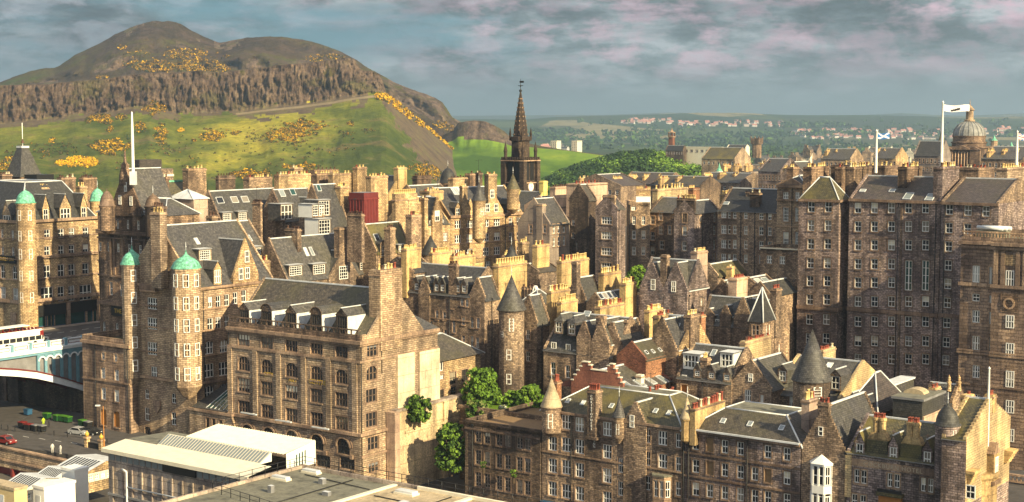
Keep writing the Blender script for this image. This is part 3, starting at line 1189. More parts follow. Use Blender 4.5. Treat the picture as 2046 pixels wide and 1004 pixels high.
def plain_col(t, pos, b):
    v = t.add('ShaderNodeTexVoronoi')
    v.feature = 'F1'
    v.inputs['Scale'].default_value = 1.0
    t.link(t.mapping(pos, scale=(0.0022, 0.0011, 0.0)), v.inputs['Vector'])
    s_ = t.add('ShaderNodeSeparateColor')
    t.link(v.outputs['Color'], s_.inputs[0])
    c = t.ramp(s_.outputs[0], [(0.0, (0.035, 0.060, 0.022)), (0.35, (0.070, 0.098, 0.032)), (0.6, (0.045, 0.060, 0.026)), (0.75, (0.24, 0.21, 0.11)), (1.0, (0.14, 0.165, 0.06))], 'CONSTANT')
    n1 = t.noise(t.mapping(pos, scale=(0.0012, 0.0007, 0.0)), 1.0, 6, 0.65)
    c = t.mix(t.ramp(n1, [(0.50, 0.0), (0.56, 0.8)]), c, (0.022, 0.042, 0.016))
    n3 = t.noise(pos, 0.02, 5, 0.7)
    return t.mix(0.6, c, t.ramp(n3, [(0.3, (0.5, 0.5, 0.5)), (0.7, (1.4, 1.35, 1.25))]), 'MULTIPLY')


def town_col(t, pos, b):
    n3 = t.noise(pos, 0.05, 5, 0.7)
    return t.ramp(n3, [(0.35, (0.05, 0.046, 0.045)), (0.6, (0.11, 0.10, 0.09))])


smooth_nodes('grass', grass_col)
smooth_nodes('rock', rock_col)
smooth_nodes('moor', moor_col)
smooth_nodes('scree', scree_col)
smooth_nodes('park', park_col)
plain('path', (0.22, 0.17, 0.10), 0.95, 0.2, 0.1)
smooth_nodes('fields', plain_col)
smooth_nodes('town_ground', town_col)


def leafmat(name, a, b_, c_):
    m, t, b = pbsdf(name, 0.8)
    pos = t.add('ShaderNodeNewGeometry').outputs['Position']
    n1 = t.noise(pos, 0.9, 4, 0.7)
    n2 = t.noise(pos, 0.06, 3, 0.6)
    t.link(t.ramp(t.math('ADD', t.math('MULTIPLY', n1, 0.6), t.math('MULTIPLY', n2, 0.4)), [(0.36, a), (0.5, b_), (0.64, c_)]), b.inputs['Base Color'])
    b.inputs['Specular IOR Level'].default_value = 0.15
    b.inputs['Transmission Weight'].default_value = 0.0
    return m


leafmat('gorse', (0.10, 0.065, 0.014), (0.27, 0.145, 0.012), (0.52, 0.28, 0.014))
leafmat('gorse_bright', (0.36, 0.21, 0.016), (0.68, 0.40, 0.012), (0.85, 0.54, 0.02))
leafmat('gorse_stem', (0.045, 0.035, 0.018), (0.075, 0.055, 0.022), (0.11, 0.075, 0.022))
leafmat('leaf_dark', (0.016, 0.036, 0.012), (0.026, 0.056, 0.016), (0.045, 0.085, 0.022))
leafmat('leaf_mid', (0.035, 0.075, 0.014), (0.065, 0.125, 0.02), (0.11, 0.18, 0.03))
leafmat('leaf_bright', (0.07, 0.14, 0.018), (0.135, 0.235, 0.028), (0.22, 0.33, 0.045))
leafmat('leaf_pale', (0.14, 0.17, 0.05), (0.24, 0.27, 0.10), (0.42, 0.42, 0.26))

# ---- ground sheet: the old-town ridge, the plain to the south, hills at the horizon
FARC = [(-200, 232), (1040, 233), (1080, 231), (1150, 229), (1220, 229), (1300, 226), (1345, 224), (1400, 226), (1500, 229), (1600, 230), (1680, 231), (1740, 228), (1800, 225), (1850, 228), (1920, 231), (1990, 228), (2046, 226), (2300, 228)]
NEARC = [(-200, 252), (1040, 244), (1100, 238), (1200, 236), (1300, 235), (1380, 232), (1480, 233), (1560, 237), (1700, 239), (1900, 241), (2046, 240), (2300, 240)]


def ground_z(X, Y):
    d = math.hypot(X, Y)
    z = -62.5
    if Y > 0:
        # along the axis of the ridge
        v = X * 0.592 + Y * 0.806
        z = -62.5 + 30.5 * sstep(288, 372, v) - 30 * sstep(380, 620, v)
        if d > 3000 and abs(X) < Y * 1.5:
            px = CX + F * X / max(Y, 1)
            zn = (HOR - lerp(NEARC, px)) / F * 7000
            zf = (HOR - lerp(FARC, px)) / F * 13000
            zn += fbm(X * 0.0006, Y * 0.0006, 2.0) * 22
            z += (zn + 10 - z) * sstep(4300, 7000, d)
            if d > 7000:
                z = zn + 10 - 60 * sstep(7000, 8600, d)
                z += (zf + fbm(X * 0.0004, 3.3, 2.0) * 20 - z) * sstep(8600, 13000, d)
                if d > 13000:
                    z -= 90 * sstep(13000, 17000, d)
    return z


def ground():
    b = bmesh.new()
    rs = []
    r = 6.0
    while r < 40000:
        rs.append(r)
        r *= 1.055 if r < 14000 else 1.3
    an = [R(-34 + i * 0.5) for i in range(137)] + [R(34 + i * 6) for i in range(1, 49)]
    g = []
    for a in an:
        g.append([b.verts.new((q * math.sin(a), q * math.cos(a), ground_z(q * math.sin(a), q * math.cos(a)))) for q in rs])
    c = b.verts.new((0, 0, -62.5))
    n = len(an)
    for i in range(n):
        j = (i + 1) % n
        f = b.faces.new((g[i][0], c, g[j][0]))
        f.material_index = 0
        for k in range(len(rs) - 1):
            f = b.faces.new((g[i][k], g[j][k], g[j][k + 1], g[i][k + 1]))
            f.smooth = True
            f.material_index = 0 if rs[k] < 900 else 1
    bmesh.ops.recalc_face_normals(b, faces=b.faces)
    me = bpy.data.meshes.new('ground')
    b.to_mesh(me)
    b.free()
    me.materials.append(M('town_ground'))
    me.materials.append(M('fields'))
    o = put('ground', me)
    tag(o, kind='structure')
    return o


GO = ground()


def sheet(name, cols, prof, mats, smooth=True):
    """prof(px) -> [(py, depth, material), ...] from the foot up and over"""
    v, f, mi, names = [], [], [], []
    n = None
    for px in cols:
        p = prof(px)
        n = len(p)
        for (py, d, m) in p:
            v.append(tuple(P(px, py, d)))
    for i in range(len(cols) - 1):
        p = prof(cols[i])
        for k in range(n - 1):
            a = i * n + k
            f.append((a, a + n, a + n + 1, a + 1))
            m = p[k][2]
            if m not in names:
                names.append(m)
            mi.append(names.index(m))
    me = bpy.data.meshes.new(name)
    me.from_pydata(v, [], f)
    for m in names:
        me.materials.append(M(m))
    me.polygons.foreach_set('material_index', mi)
    me.polygons.foreach_set('use_smooth', [smooth] * len(f))
    me.update()
    o = put(name, me)
    tag(o, kind='structure')
    return o, BVHTree.FromPolygons(v, f)


TOP = [(-260, 176), (0, 172), (60, 170), (100, 169), (150, 163), (200, 161), (250, 152), (300, 147), (350, 146), (400, 142), (440, 146), (500, 139), (560, 131), (620, 126), (660, 121), (695, 117), (708, 119), (714, 130), (722, 141), (732, 143), (745, 144), (758, 149), (766, 166), (772, 187), (800, 206), (850, 248), (900, 292), (960, 343), (1010, 385), (1060, 420)]
FOOT = [(-260, 248), (0, 246), (60, 240), (110, 237), (150, 228), (200, 226), (260, 216), (300, 212), (350, 226), (420, 224), (480, 222), (540, 214), (600, 208), (660, 200), (700, 192), (740, 187), (760, 185), (772, 188)]


def crag_prof(px):
    yt = lerp(TOP, px)
    yf = lerp(FOOT, px) if px < 772 else yt + 0.5
    fold = max(0.0, px - 772) * 1.1
    cl = max(0.0, min(1.0, (yf - yt) / 40))
    dc = 1350 + 0.10 * (px - 300) if px < 700 else 1390 + (px - 700) * 0.3
    dc += fold
    out_ = []
    rows = 64
    for i in range(rows):                       # grass slope up to the foot of the crag
        t = i / (rows - 1)
        toe = 470
        py = toe + (yf - toe) * t
        d = 760 + (dc - 760) * t ** 1.15
        nz = fbm(px * 0.010, t * 2.5, 1.0) * 30 * math.sin(math.pi * min(1, t)) + fbm(px * 0.03, t * 14, 2.0) * 4
        # gully right of the nose
        if px > 772:
            pass
        edge = 760 + max(0.0, py - 196) * 0.60 + fbm(px * 0.03, py * 0.05, 3.0) * 22
        m = 'scree' if (t > 0.94 + 0.07 * fbm(px * 0.02, py * 0.06, 1.7) and px < 735) or (px > edge and py > 190) else 'grass'
        if i == rows - 3 and 470 < px < 765:
            m = 'path'
        out_.append((py, d + nz, m))
    n2 = 22
    ed = fbm(px * 0.06, 4.4, 0, 5) * 0.8
    for i in range(1, n2 + 1):                    # the crag
        t = i / n2
        py = yf + (yt + ed * cl - yf) * t
        col = (fbm(px * 0.045, 7.7 + t * 0.8, 0, 4) * 9 + (fbm(px * 0.17 + t * 0.6, 3.1 + t * 2.2, 0, 4) * 4 + fbm(px * 0.5 - t, 6.1 + t * 4.0, 0, 4) * 2.6) * (0.35 + 2.2 * abs(fbm(px * 0.018, t * 1.2, 21.0, 3)))) * math.sin(math.pi * min(t * 0.9 + 0.1, 1)) + fbm(px * 0.09, t * 5.0, 9.0) * 7 + fbm(px * 0.3, t * 9.0, 4.0) * 3
        d = dc + 34 * t ** 1.3 + col * cl
        led = fbm(px * 0.03, t * 2.2, 12.0, 4)
        out_.append((py, d, ('moor' if led > 0.55 else 'rock') if cl > 0.25 else 'grass'))
    d0 = out_[-1][1]
    out_.append((yt - 1.0 * cl + ed, d0 + 25, 'moor'))
    out_.append((yt + 2.5, d0 + 130, 'moor'))
    out_.append((yt + 22, d0 + 330, 'moor'))
    return out_


cragO, cragT = sheet('crag_hill', [-260 + 1.6 * i for i in range(int(1310 / 1.6))], crag_prof, None)

SEAT = [(-300, 205), (-60, 182), (0, 165), (30, 153), (60, 143), (85, 137), (108, 136), (120, 131), (150, 110), (180, 96), (205, 84), (230, 69), (262, 55), (285, 47), (303, 43), (312, 42), (325, 44), (338, 42), (352, 45), (366, 51), (380, 60), (400, 70), (420, 79), (438, 86), (460, 82), (490, 76), (530, 73.5), (565, 74), (600, 79), (625, 84), (650, 92), (680, 103), (712, 120), (735, 136), (760, 149), (790, 166), (820, 178), (850, 188), (870, 196), (884, 205), (893, 218), (903, 234), (920, 244), (950, 262), (1000, 300), (1060, 340)]


def seat_prof(px):
    yt = lerp(SEAT, px)
    out_ = []
    dr = 2150 - 0.5 * max(0, px - 600)
    yb = lerp([(-300, 215), (0, 200), (700, 190), (780, 230), (900, 345), (1060, 400)], px)
    n = 26
    for i in range(n):
        t = i / (n - 1)
        py = yb + (yt - yb) * t
        d0 = 1660 - 0.55 * max(0, px - 700)
        d = d0 + (dr - d0) * t ** 0.9
        big = fbm(px * 0.007, t * 2.2, 5.0, 5) * 80 + fbm(px * 0.03, t * 5, 6.0, 5) * 24 + abs(fbm(px * 0.05, t * 8, 1.0, 4)) * 16
        d += big * math.sin(math.pi * min(1, t * 0.93 + 0.04))
        rocky = fbm(px * 0.012, t * 3, 8.0, 4) + (0.35 if (t > 0.86 and 240 < px < 400) else 0) + (0.5 if px > 775 and t > 0.5 else 0)
        if i == n - 1:
            py += fbm(px * 0.09, 2.0, 0, 4) * 0.9
        out_.append((py, d, 'rock' if rocky > 0.42 else 'moor'))
    out_.append((yt + 20, dr + 260, 'moor'))
    return out_


seatO, seatT = sheet('hill', [-300 + 4 * i for i in range(340)], seat_prof, None)

KNOLL = [(840, 292), (880, 275), (905, 262), (915, 246), (930, 243), (948, 241), (970, 243), (990, 252), (1008, 263), (1022, 276), (1040, 283), (1080, 292), (1130, 300), (1220, 312), (1320, 318)]


def park_prof(px):
    yt = lerp(KNOLL, px)
    out_ = []
    for py, d, m in ((470, 1000, 'park'), (420, 1110, 'park'), (385, 1210, 'park'), (360, 1300, 'park'), (335, 1400, 'park'), (316, 1490, 'park'), (305, 1550, 'park')):
        py = max(py, yt + 2 + (470 - py) * -0.0)
        out_.append((py, d + fbm(px * 0.02, py * 0.02, 3.0) * 12, m))
    rk = px > 893
    for i in range(1, 9):
        t = i / 8
        py = max(yt, 302 + (yt - 302) * t) if yt < 300 else yt + (8 - i) * 0.3
        d = 1580 + 90 * t + (fbm(px * 0.08, t * 5, 3.0) * 10 if rk and i < 8 else 0)
        out_.append((py, d, ('moor' if t < 0.25 else 'rock') if (925 < px < 1032 and t > 0.25) else ('park' if t < 0.5 else 'moor')))
    out_.append((yt + 6, 1900, 'park'))
    return out_


parkO, parkT = sheet('parkland', [840 + 3 * i for i in range(161)], park_prof, None)


def cast(tree, px, py):
    r = ray(px, py)
    h = tree.ray_cast(Vector((0, 0, 0)), r.normalized())
    return h[0]


ICO = None


def tuft(mb_v, mb_f, mb_m, c, r, n, mi, rg, flat=0.8, size=0.5):
    """a bush or crown far away: leaf clumps (small crossed faces) spread through a squashed ball"""
    for _ in range(n):
        while True:
            q = Vector((rg.uniform(-1, 1), rg.uniform(-1, 1), rg.uniform(-1, 1)))
            if 0.05 < q.length < 1:
                break
        q = q.normalized() * (q.length ** 0.45)
        p = c + Vector((q.x * r, q.y * r, q.z * r * flat))
        s_ = r * size * rg.uniform(0.6, 1.25)
        nrm = (q + Vector((rg.uniform(-1, 1), rg.uniform(-1, 1), rg.uniform(-0.6, 1))) * 0.75).normalized()
        u = nrm.orthogonal().normalized()
        w = nrm.cross(u)
        a = rg.uniform(0, 6.28)
        u, w = u * math.cos(a) + w * math.sin(a), w * math.cos(a) - u * math.sin(a)
        i0 = len(mb_v)
        mb_v += [p + u * s_, p + w * s_ * 0.8 + nrm * s_ * 0.15, p - u * s_, p - w * s_ * 0.8 - nrm * s_ * 0.1]
        mb_f.append((i0, i0 + 1, i0 + 2, i0 + 3))
        mb_m.append(mi if isinstance(mi, int) else rg.choice(mi))


def stuff(name, v, f, m, mats, label, cat, kind='stuff', parent=None):
    me = bpy.data.meshes.new(name)
    me.from_pydata([tuple(q) for q in v], [], f)
    for q in mats:
        me.materials.append(M(q))
    me.polygons.foreach_set('material_index', m)
    me.update()
    o = put(name, me, parent)
    if parent is None:
        tag(o, label, cat, kind=kind)
    return o


# ---- gorse: patches given as picture ellipses (cx, cy, rx, ry, how many, tone, tilt)
GORSE = [(155, 325, 34, 9, 150, 2, 0), (222, 293, 36, 15, 170, 1, -6), (185, 238, 12, 6, 26, 1, 0), (212, 239, 34, 9, 90, 0, -4), (310, 218, 22, 13, 55, 0, 0), (280, 255, 9, 10, 20, 0, 0),
         (323, 270, 16, 18, 55, 0, 0), (362, 264, 5, 5, 10, 2, 0), (388, 284, 5, 5, 9, 0, 0), (424, 272, 22, 12, 60, 1, 5), (590, 264, 50, 20, 230, 0, -12), (106, 283, 7, 6, 12, 1, 0), (220, 259, 7, 6, 12, 0, 0),
         (500, 350, 34, 10, 80, 0, 0), (15, 330, 22, 14, 40, 0, 0), (470, 266, 9, 5, 8, 1, 0), (702, 248, 6, 4, 6, 1, 0), (848, 343, 30, 16, 70, 0, 20), (865, 350, 22, 10, 40, 0, 0), (600, 335, 34, 8, 40, 0, 0),
         (118, 300, 30, 12, 30, 3, 0), (60, 305, 40, 14, 30, 3, 0), (510, 275, 18, 7, 14, 3, 0), (690, 268, 14, 5, 12, 3, 0), (735, 262, 10, 5, 8, 3, 0), (330, 300, 30, 9, 12, 3, 0), (640, 300, 60, 10, 14, 3, 0), (560, 290, 120, 50, 30, 3, 0), (380, 300, 180, 50, 40, 3, 0)]
gv, gf, gm_ = [], [], []
rg = random.Random(3)
for (cx_, cy_, rx_, ry_, n_, tone, tilt) in GORSE:
    for _ in range(int(n_ * (5.0 if tone != 3 else 2.0))):
        a, q = rg.uniform(0, 6.283), rg.random() ** 0.62
        ex, ey = rx_ * q * math.cos(a), ry_ * q * math.sin(a)
        # ragged: drop bushes where a noise says so
        ex, ey = ex * 1.25, ey * 1.25
        if tone != 3 and q * q > 0.62 + 1.2 * mnoise.fractal(Vector((cx_ + ex, (cy_ + ey) * 1.8, 0)) * 0.055, 0.8, 2.0, 3):
            continue
        c = math.cos(R(tilt)); s_ = math.sin(R(tilt))
        p = cast(cragT, cx_ + ex * c - ey * s_, cy_ + ex * s_ + ey * c)
        if p is None:
            continue
        r_ = rg.uniform(0.7, 1.7)
        edge_ = mnoise.noise(Vector((cx_ + ex, cy_ + ey * 2, 7)) * 0.16) < -0.05 or q > 0.86
        mi = {0: (0, 0, 2, 1), 1: (0, 1, 1, 2), 2: (1, 1, 1, 0), 3: (2, 2, 3)}[tone]
        if edge_ and tone != 2:
            mi = (2, 3, 2, 3, 0)
        tuft(gv, gf, gm_, p + Vector((0, -0.8, r_ * 0.3)), r_, 12, mi, rg, 0.7, 0.42)
# the ridge of gorse that runs down from the nose of the crag
for _ in range(3200):
    t = rg.random() ** 0.85
    px = 752 + t * 205
    py = lerp(TOP, max(px, 772)) + 3 + rg.random() ** 1.6 * (9 + 7 * math.sin(t * 7)) + (0 if px > 772 else (772 - px) * -0.05)
    if mnoise.noise(Vector((px * 0.09, py * 0.09, 3))) < -0.22:
        continue
    p = cast(cragT, px, py)
    if p:
        r_ = rg.uniform(0.9, 1.9)
        tuft(gv, gf, gm_, p + Vector((0, -1, r_ * 0.3)), r_, 8, (1, 1, 1, 0, 0) if rg.random() < 0.75 else (2, 3), rg, 0.7, 0.55)
# gorse on the flank of the high hill
for (cx_, cy_, rx_, ry_, n_) in ((310, 133, 44, 11, 130), (372, 110, 44, 12, 110), (400, 132, 50, 12, 150), (438, 138, 22, 8, 40), (270, 128, 14, 8, 18), (350, 122, 120, 26, 40), (640, 118, 30, 8, 25), (670, 115, 20, 6, 15), (245, 95, 9, 5, 6), (205, 155, 12, 4, 14), (880, 250, 14, 8, 30), (905, 258, 16, 8, 20)):
    for _ in range(int(n_ * 5)):
        a, q = rg.uniform(0, 6.283), math.sqrt(rg.random())
        px, py = cx_ + rx_ * q * math.cos(a), cy_ + ry_ * q * math.sin(a)
        if mnoise.noise(Vector((px, py * 2, 0)) * 0.09) < -0.15:
            continue
        p = cast(seatT, px, py)
        if p:
            r_ = rg.uniform(1.0, 2.3)
            tuft(gv, gf, gm_, p + Vector((0, -2, r_ * 0.3)), r_, 7, (0, 0, 2, 2, 1) if rg.random() < 0.7 else (2, 2, 3), rg, 0.65, 0.55)
stuff('gorse', gv, gf, gm_, ['gorse', 'gorse_bright', 'gorse_stem', 'leaf_dark'], 'yellow flowering gorse bushes scattered over the green hillside and the ridge', 'gorse')

# ---- woods: the dark wooded brae, and the tree belts of the plain
wv, wf_, wm_ = [], [], []
BRAE = [(1118, 345), (1150, 334), (1190, 322), (1240, 309), (1290, 305), (1330, 309), (1380, 320), (1420, 331), (1460, 338)]


def brae_prof(px):
    yt = lerp([(1070, 372)] + BRAE + [(1520, 352)], px)
    return [(430, 640, 'fields'), (400, 780, 'fields'), (yt + 25, 1000, 'fields'), (yt + 6, 1150, 'fields'), (yt + 3, 1300, 'fields'), (yt + 8, 1500, 'fields')]


braeO, braeT = sheet('wooded_brae', [1070 + 6 * i for i in range(76)], brae_prof, None)
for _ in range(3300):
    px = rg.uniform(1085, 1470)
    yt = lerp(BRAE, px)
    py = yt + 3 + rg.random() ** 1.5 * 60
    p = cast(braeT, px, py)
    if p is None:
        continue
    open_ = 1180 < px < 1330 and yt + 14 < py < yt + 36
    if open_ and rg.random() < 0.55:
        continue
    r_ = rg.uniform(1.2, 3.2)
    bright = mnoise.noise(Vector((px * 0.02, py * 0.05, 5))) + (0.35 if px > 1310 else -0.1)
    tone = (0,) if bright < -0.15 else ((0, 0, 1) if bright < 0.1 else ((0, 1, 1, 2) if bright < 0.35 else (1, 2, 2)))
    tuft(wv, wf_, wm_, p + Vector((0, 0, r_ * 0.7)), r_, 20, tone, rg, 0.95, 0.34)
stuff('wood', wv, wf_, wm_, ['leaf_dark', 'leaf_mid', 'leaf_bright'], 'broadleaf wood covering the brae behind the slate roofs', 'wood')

wv, wf_, wm_ = [], [], []


def gpt(px, py):
    """ground point of the plain under a picture position"""
    r = ray(px, py)
    d = 700.0
    while d < 20000:
        q = r * (d / r.y)
        if q.z <= ground_z(q.x, q.y):
            return q
        d *= 1.01
    return None


BELTS = [(1050, 2050, 268, 276, 700), (1060, 1560, 276, 300, 620), (1320, 2050, 290, 318, 700), (1560, 1700, 250, 258, 90), (1040, 1330, 266, 272, 150), (1580, 2050, 300, 330, 260), (1450, 1560, 300, 345, 150), (1060, 1120, 285, 300, 30), (1100, 2046, 244, 262, 160)]
for (xa, xb, ya, yb, n_) in BELTS:
    for _ in range(n_):
        px, py = rg.uniform(xa, xb), rg.uniform(ya, yb)
        if mnoise.noise(Vector((px * 0.008, py * 0.14, 1))) + 0.4 * mnoise.noise(Vector((px * 0.05, py * 0.5, 2))) < 0.02:
            continue
        p = gpt(px, py)
        if p is None:
            continue
        r_ = rg.uniform(4.5, 8.5) * (1.0 if p.y < 4000 else 1.6)
        tuft(wv, wf_, wm_, p + Vector((0, 0, r_ * 0.75)), r_, 14, (0, 0, 0, 1) if rg.random() < 0.85 else (0, 1), rg, 0.95, 0.5)
stuff('far_woodland', wv, wf_, wm_, ['leaf_dark', 'leaf_mid', 'leaf_bright'], 'dark tree belts across the plain beyond the town', 'woodland')

# ---- houses of the far suburbs
plain('harling', (0.40, 0.34, 0.31), 0.8, 0.15, 0.3)
plain('far_white', (0.55, 0.52, 0.50), 0.8, 0.15, 0.3)
plain('tile_pink', (0.42, 0.20, 0.17), 0.8, 0.15, 0.3)


def far_house_mesh(wall, roofm, w, dp, h, rh):
    b = MB()
    b.box(-w / 2, w / 2, -dp / 2, dp / 2, 0, h, wall)
    b.face([(-w / 2, -dp / 2 - .3, h), (w / 2, -dp / 2 - .3, h), (w / 2, 0, h + rh), (-w / 2, 0, h + rh)], roofm)
    b.face([(w / 2, dp / 2 + .3, h), (-w / 2, dp / 2 + .3, h), (-w / 2, 0, h + rh), (w / 2, 0, h + rh)], roofm)
    b.face([(w / 2, -dp / 2, h), (w / 2, dp / 2, h), (w / 2, 0, h + rh)], wall)
    b.face([(-w / 2, dp / 2, h), (-w / 2, -dp / 2, h), (-w / 2, 0, h + rh)], wall)
    b.box(w / 4 - .5, w / 4 + .5, -.4, .4, h + rh - .8, h + rh + 1.2, wall)
    return b.mesh('far_house')


FH = [far_house_mesh('harling', 'tile_pink', 15, 9, 6, 4), far_house_mesh('far_white', 'tile_pink', 16, 9, 5, 4), far_house_mesh('harling', 'slate', 18, 9, 7, 4), far_house_mesh('far_white', 'slate', 18, 11, 6, 4)]
for (xa, xb, ya, yb, n_) in ((1580, 1920, 262, 280, 100), (1920, 2046, 258, 276, 34), (1240, 1345, 241, 249, 44), (1345, 1560, 246, 255, 46), (1080, 1130, 296, 303, 8)):
    for _ in range(n_):
        px, py = rg.uniform(xa, xb), rg.uniform(ya, yb)
        p = gpt(px, py)
        if p is None:
            continue
        o = put('far_house', rg.choice(FH[:2] if py < 290 and rg.random() < 0.7 else FH), None, p, rg.uniform(-0.8, 0.8))
        k = 1.0 if p.y < 5200 else 1.15
        o.scale = (k, k, k * rg.uniform(0.9, 1.25))
        tag(o, 'tiny pale house with a pinkish or slate roof in the far suburbs', 'house', 'houses of the far suburbs')
# ================================================================== helpers for things on buildings
def along(bd, px):
    q = bd.B + bd.e1 * solve(bd.B, bd.e1, px)
    return q.y


def txt(body, size, mat, parent, loc, rz=0.0, name='lettering', vertical=False, ext=0.02, align='CENTER', sp=1.0):
    cu = bpy.data.curves.new('t', 'FONT')
    cu.body = '\n'.join(body) if vertical else body
    cu.size = size
    cu.extrude = ext
    cu.align_x = align
    cu.space_character = sp
    cu.resolution_u = 2
    if vertical:
        cu.space_line = 0.82
    ob = bpy.data.objects.new('t', cu)
    COL.objects.link(ob)
    dg = bpy.context.evaluated_depsgraph_get()
    me = bpy.data.meshes.new_from_object(ob.evaluated_get(dg))
    bpy.data.objects.remove(ob)
    bpy.data.curves.remove(cu)
    me.materials.clear()
    me.materials.append(M(mat))
    o = put(name, me, parent)
    o.rotation_euler = (math.pi / 2, 0, rz)
    o.location = loc
    return o


def cross_gable(b, pxa, pxb, py, apex_py, depth=6.0, step=7, off=-0.35, roofm='slate', mat=None, base=0.0, ridge=True):
    """gabled wing on the front of a building between two picture columns, with crow steps"""
    a = b.hit(pxa, py, 'y', off)
    c = b.hit(pxb, py, 'y', off)
    z = (a.z + c.z) / 2
    t = b.hit((pxa + pxb) / 2, apex_py, 'y', off)
    rh = max(0.8, t.z - z)
    m = mat or b.mat
    x0, x1 = a.x, c.x
    b.w.box(x0, x1, off, 0.0, base, z, m, skip='td')
    b.gable_y(off, x0, x1, z, rh, step, m, 1)
    r = MB()
    xm = (x0 + x1) / 2
    r.face([(x1 + 0.1, off + 0.4, z), (x1 + 0.1, depth, z), (xm, depth, z + rh), (xm, off + 0.4, z + rh)], roofm)
    r.face([(x0 - 0.1, depth, z), (x0 - 0.1, off + 0.4, z), (xm, off + 0.4, z + rh), (xm, depth, z + rh)], roofm)
    if ridge:
        r.box(xm - 0.14, xm + 0.14, off + 0.45, depth, z + rh - 0.05, z + rh + 0.14, 'lead')
        # lead valleys
        r.tube((x1 + 0.15, off + 0.5, z + 0.05), (x1 + 0.15, depth, z + 0.05), 0.12, 'lead', 4)
    # side wall above the eaves
    r.face([(x1, off + 0.4, b.H - 1), (x1, depth, b.H - 1), (x1, depth, z), (x1, off + 0.4, z)], m)
    r.build('gable_roof', b.root)
    return x0, x1, z, rh


def side_gable(b, pxa, pxb, py, apex_py, depth=6.0, step=0, off=0.35, roofm='slate', mat=None, base=0.0, ridge=True):
    """gabled bay on the right-hand face of a building"""
    a = b.hit(pxa, py, 'x', off)
    c = b.hit(pxb, py, 'x', off)
    z = (a.z + c.z) / 2
    t = b.hit((pxa + pxb) / 2, apex_py, 'x', off)
    rh = max(0.8, t.z - z)
    m = mat or b.mat
    y0, y1 = a.y, c.y
    b.w.box(0.0, off, y0, y1, base, z, m, skip='tdl')
    b.gable_x(off, y0, y1, z, rh, step, m, 1)
    r = MB()
    ym = (y0 + y1) / 2
    r.face([(-depth, y0 - 0.1, z), (off - 0.4, y0 - 0.1, z), (off - 0.4, ym, z + rh), (-depth, ym, z + rh)], roofm)
    r.face([(off - 0.4, y1 + 0.1, z), (-depth, y1 + 0.1, z), (-depth, ym, z + rh), (off - 0.4, ym, z + rh)], roofm)
    if ridge:
        r.box(-depth, off - 0.45, ym - 0.14, ym + 0.14, z + rh - 0.05, z + rh + 0.14, 'lead')
    r.face([(-depth, y0, b.H - 1), (off - 0.4, y0, b.H - 1), (off - 0.4, y0, z), (-depth, y0, z)], m)
    r.build('gable_roof', b.root)
    return y0, y1, z, rh


# ================================================================== the long sandstone building by the station
ac = Bd('warehouse_building', 'big brown stone building with arched window bays, row of dormers and lit blank gable', 'building',
        (719, 683, 245), A=455, C=874, base=-64, mat='ashlar', trim='dressed', frame='dressed_dark')
bays = [487, 533, 582, 632, 682]
ac.win('f', bays, [680], 27, 23, 't')
ac.win('f', bays, [727], 27, 29, 'a' + 't')
ac.win('f', bays, [770, 815], 27, 28, 't', ref=487)
for i, q in enumerate([495, 538, 584, 634, 686]):
    p = ac.hit(q, [864, 870, 876, 884, 892][i], 'y', 0)
    ac.winm('f', p.x, p.z, 2.9, 2.7, 'at', frame='sash_dark', glass='glass')
for i, q in enumerate([600, 646, 694]):
    p = ac.hit(q, [918, 922, 926][i], 'y', 0)
    ac.winm('f', p.x, p.z, 3.2, 2.0, 't', frame='sash_dark')
ac.win('r', [744], [700], 19, 27, 'd')
ac.win('r', [743], [746], 19, 29, 'ad')
ac.win('r', [742], [791], 19, 27, 'd')
ac.win('r', [742], [839], 19, 30, 'd')
ac.win('r', [746], [886], 20, 27, 'd')
ac.win('r', [747], [934], 19, 20, 'd')
ac.walls()
H = ac.H
ac.course(H - 0.5, 0.55, 0.55)
ac.course(H - 0.9, 0.3, 0.3)
z2 = ac.hit(487, 697, 'y', 0).z
ac.course(z2, 0.4, 0.25)
z3 = ac.hit(487, 834, 'y', 0).z
ac.course(z3, 0.5, 0.5)
z4 = ac.hit(742, 911, 'x', 0).z
ac.course(z4, 0.35, 0.25, faces='r')
# shallow piers between the bays, and hood moulds over the arches
xs = [ac.hit(q, 727, 'y', 0).x for q in (460, 510, 557, 607, 657, 709)]
for x in xs:
    ac.w.box(x - 0.55, x + 0.55, -0.22, -0.003, z3 + 0.5, z2, ac.mat)
for i, q in enumerate([495, 538, 584, 634, 686]):
    p = ac.hit(q, [864, 870, 876, 884, 892][i], 'y', 0)
    for r_, o_ in ((1.75, -0.25), (2.15, -0.12)):
        n = 10
        zc = p.z + 2.7 / 2 - 1.45
        for k in range(n):
            a0, a1 = math.pi * k / n, math.pi * (k + 1) / n
            ri, ro = r_ - 0.28, r_
            pts = [(p.x + ri * math.cos(a0), zc + ri * math.sin(a0)), (p.x + ro * math.cos(a0), zc + ro * math.sin(a0)), (p.x + ro * math.cos(a1), zc + ro * math.sin(a1)), (p.x + ri * math.cos(a1), zc + ri * math.sin(a1))]
            ac.w.slabxz(pts, o_, -0.004, 'dressed')
    ac.w.box(p.x + 1.75, p.x + 2.35, -0.4, -0.004, p.z - 1.9, p.z - 1.2, 'dressed')
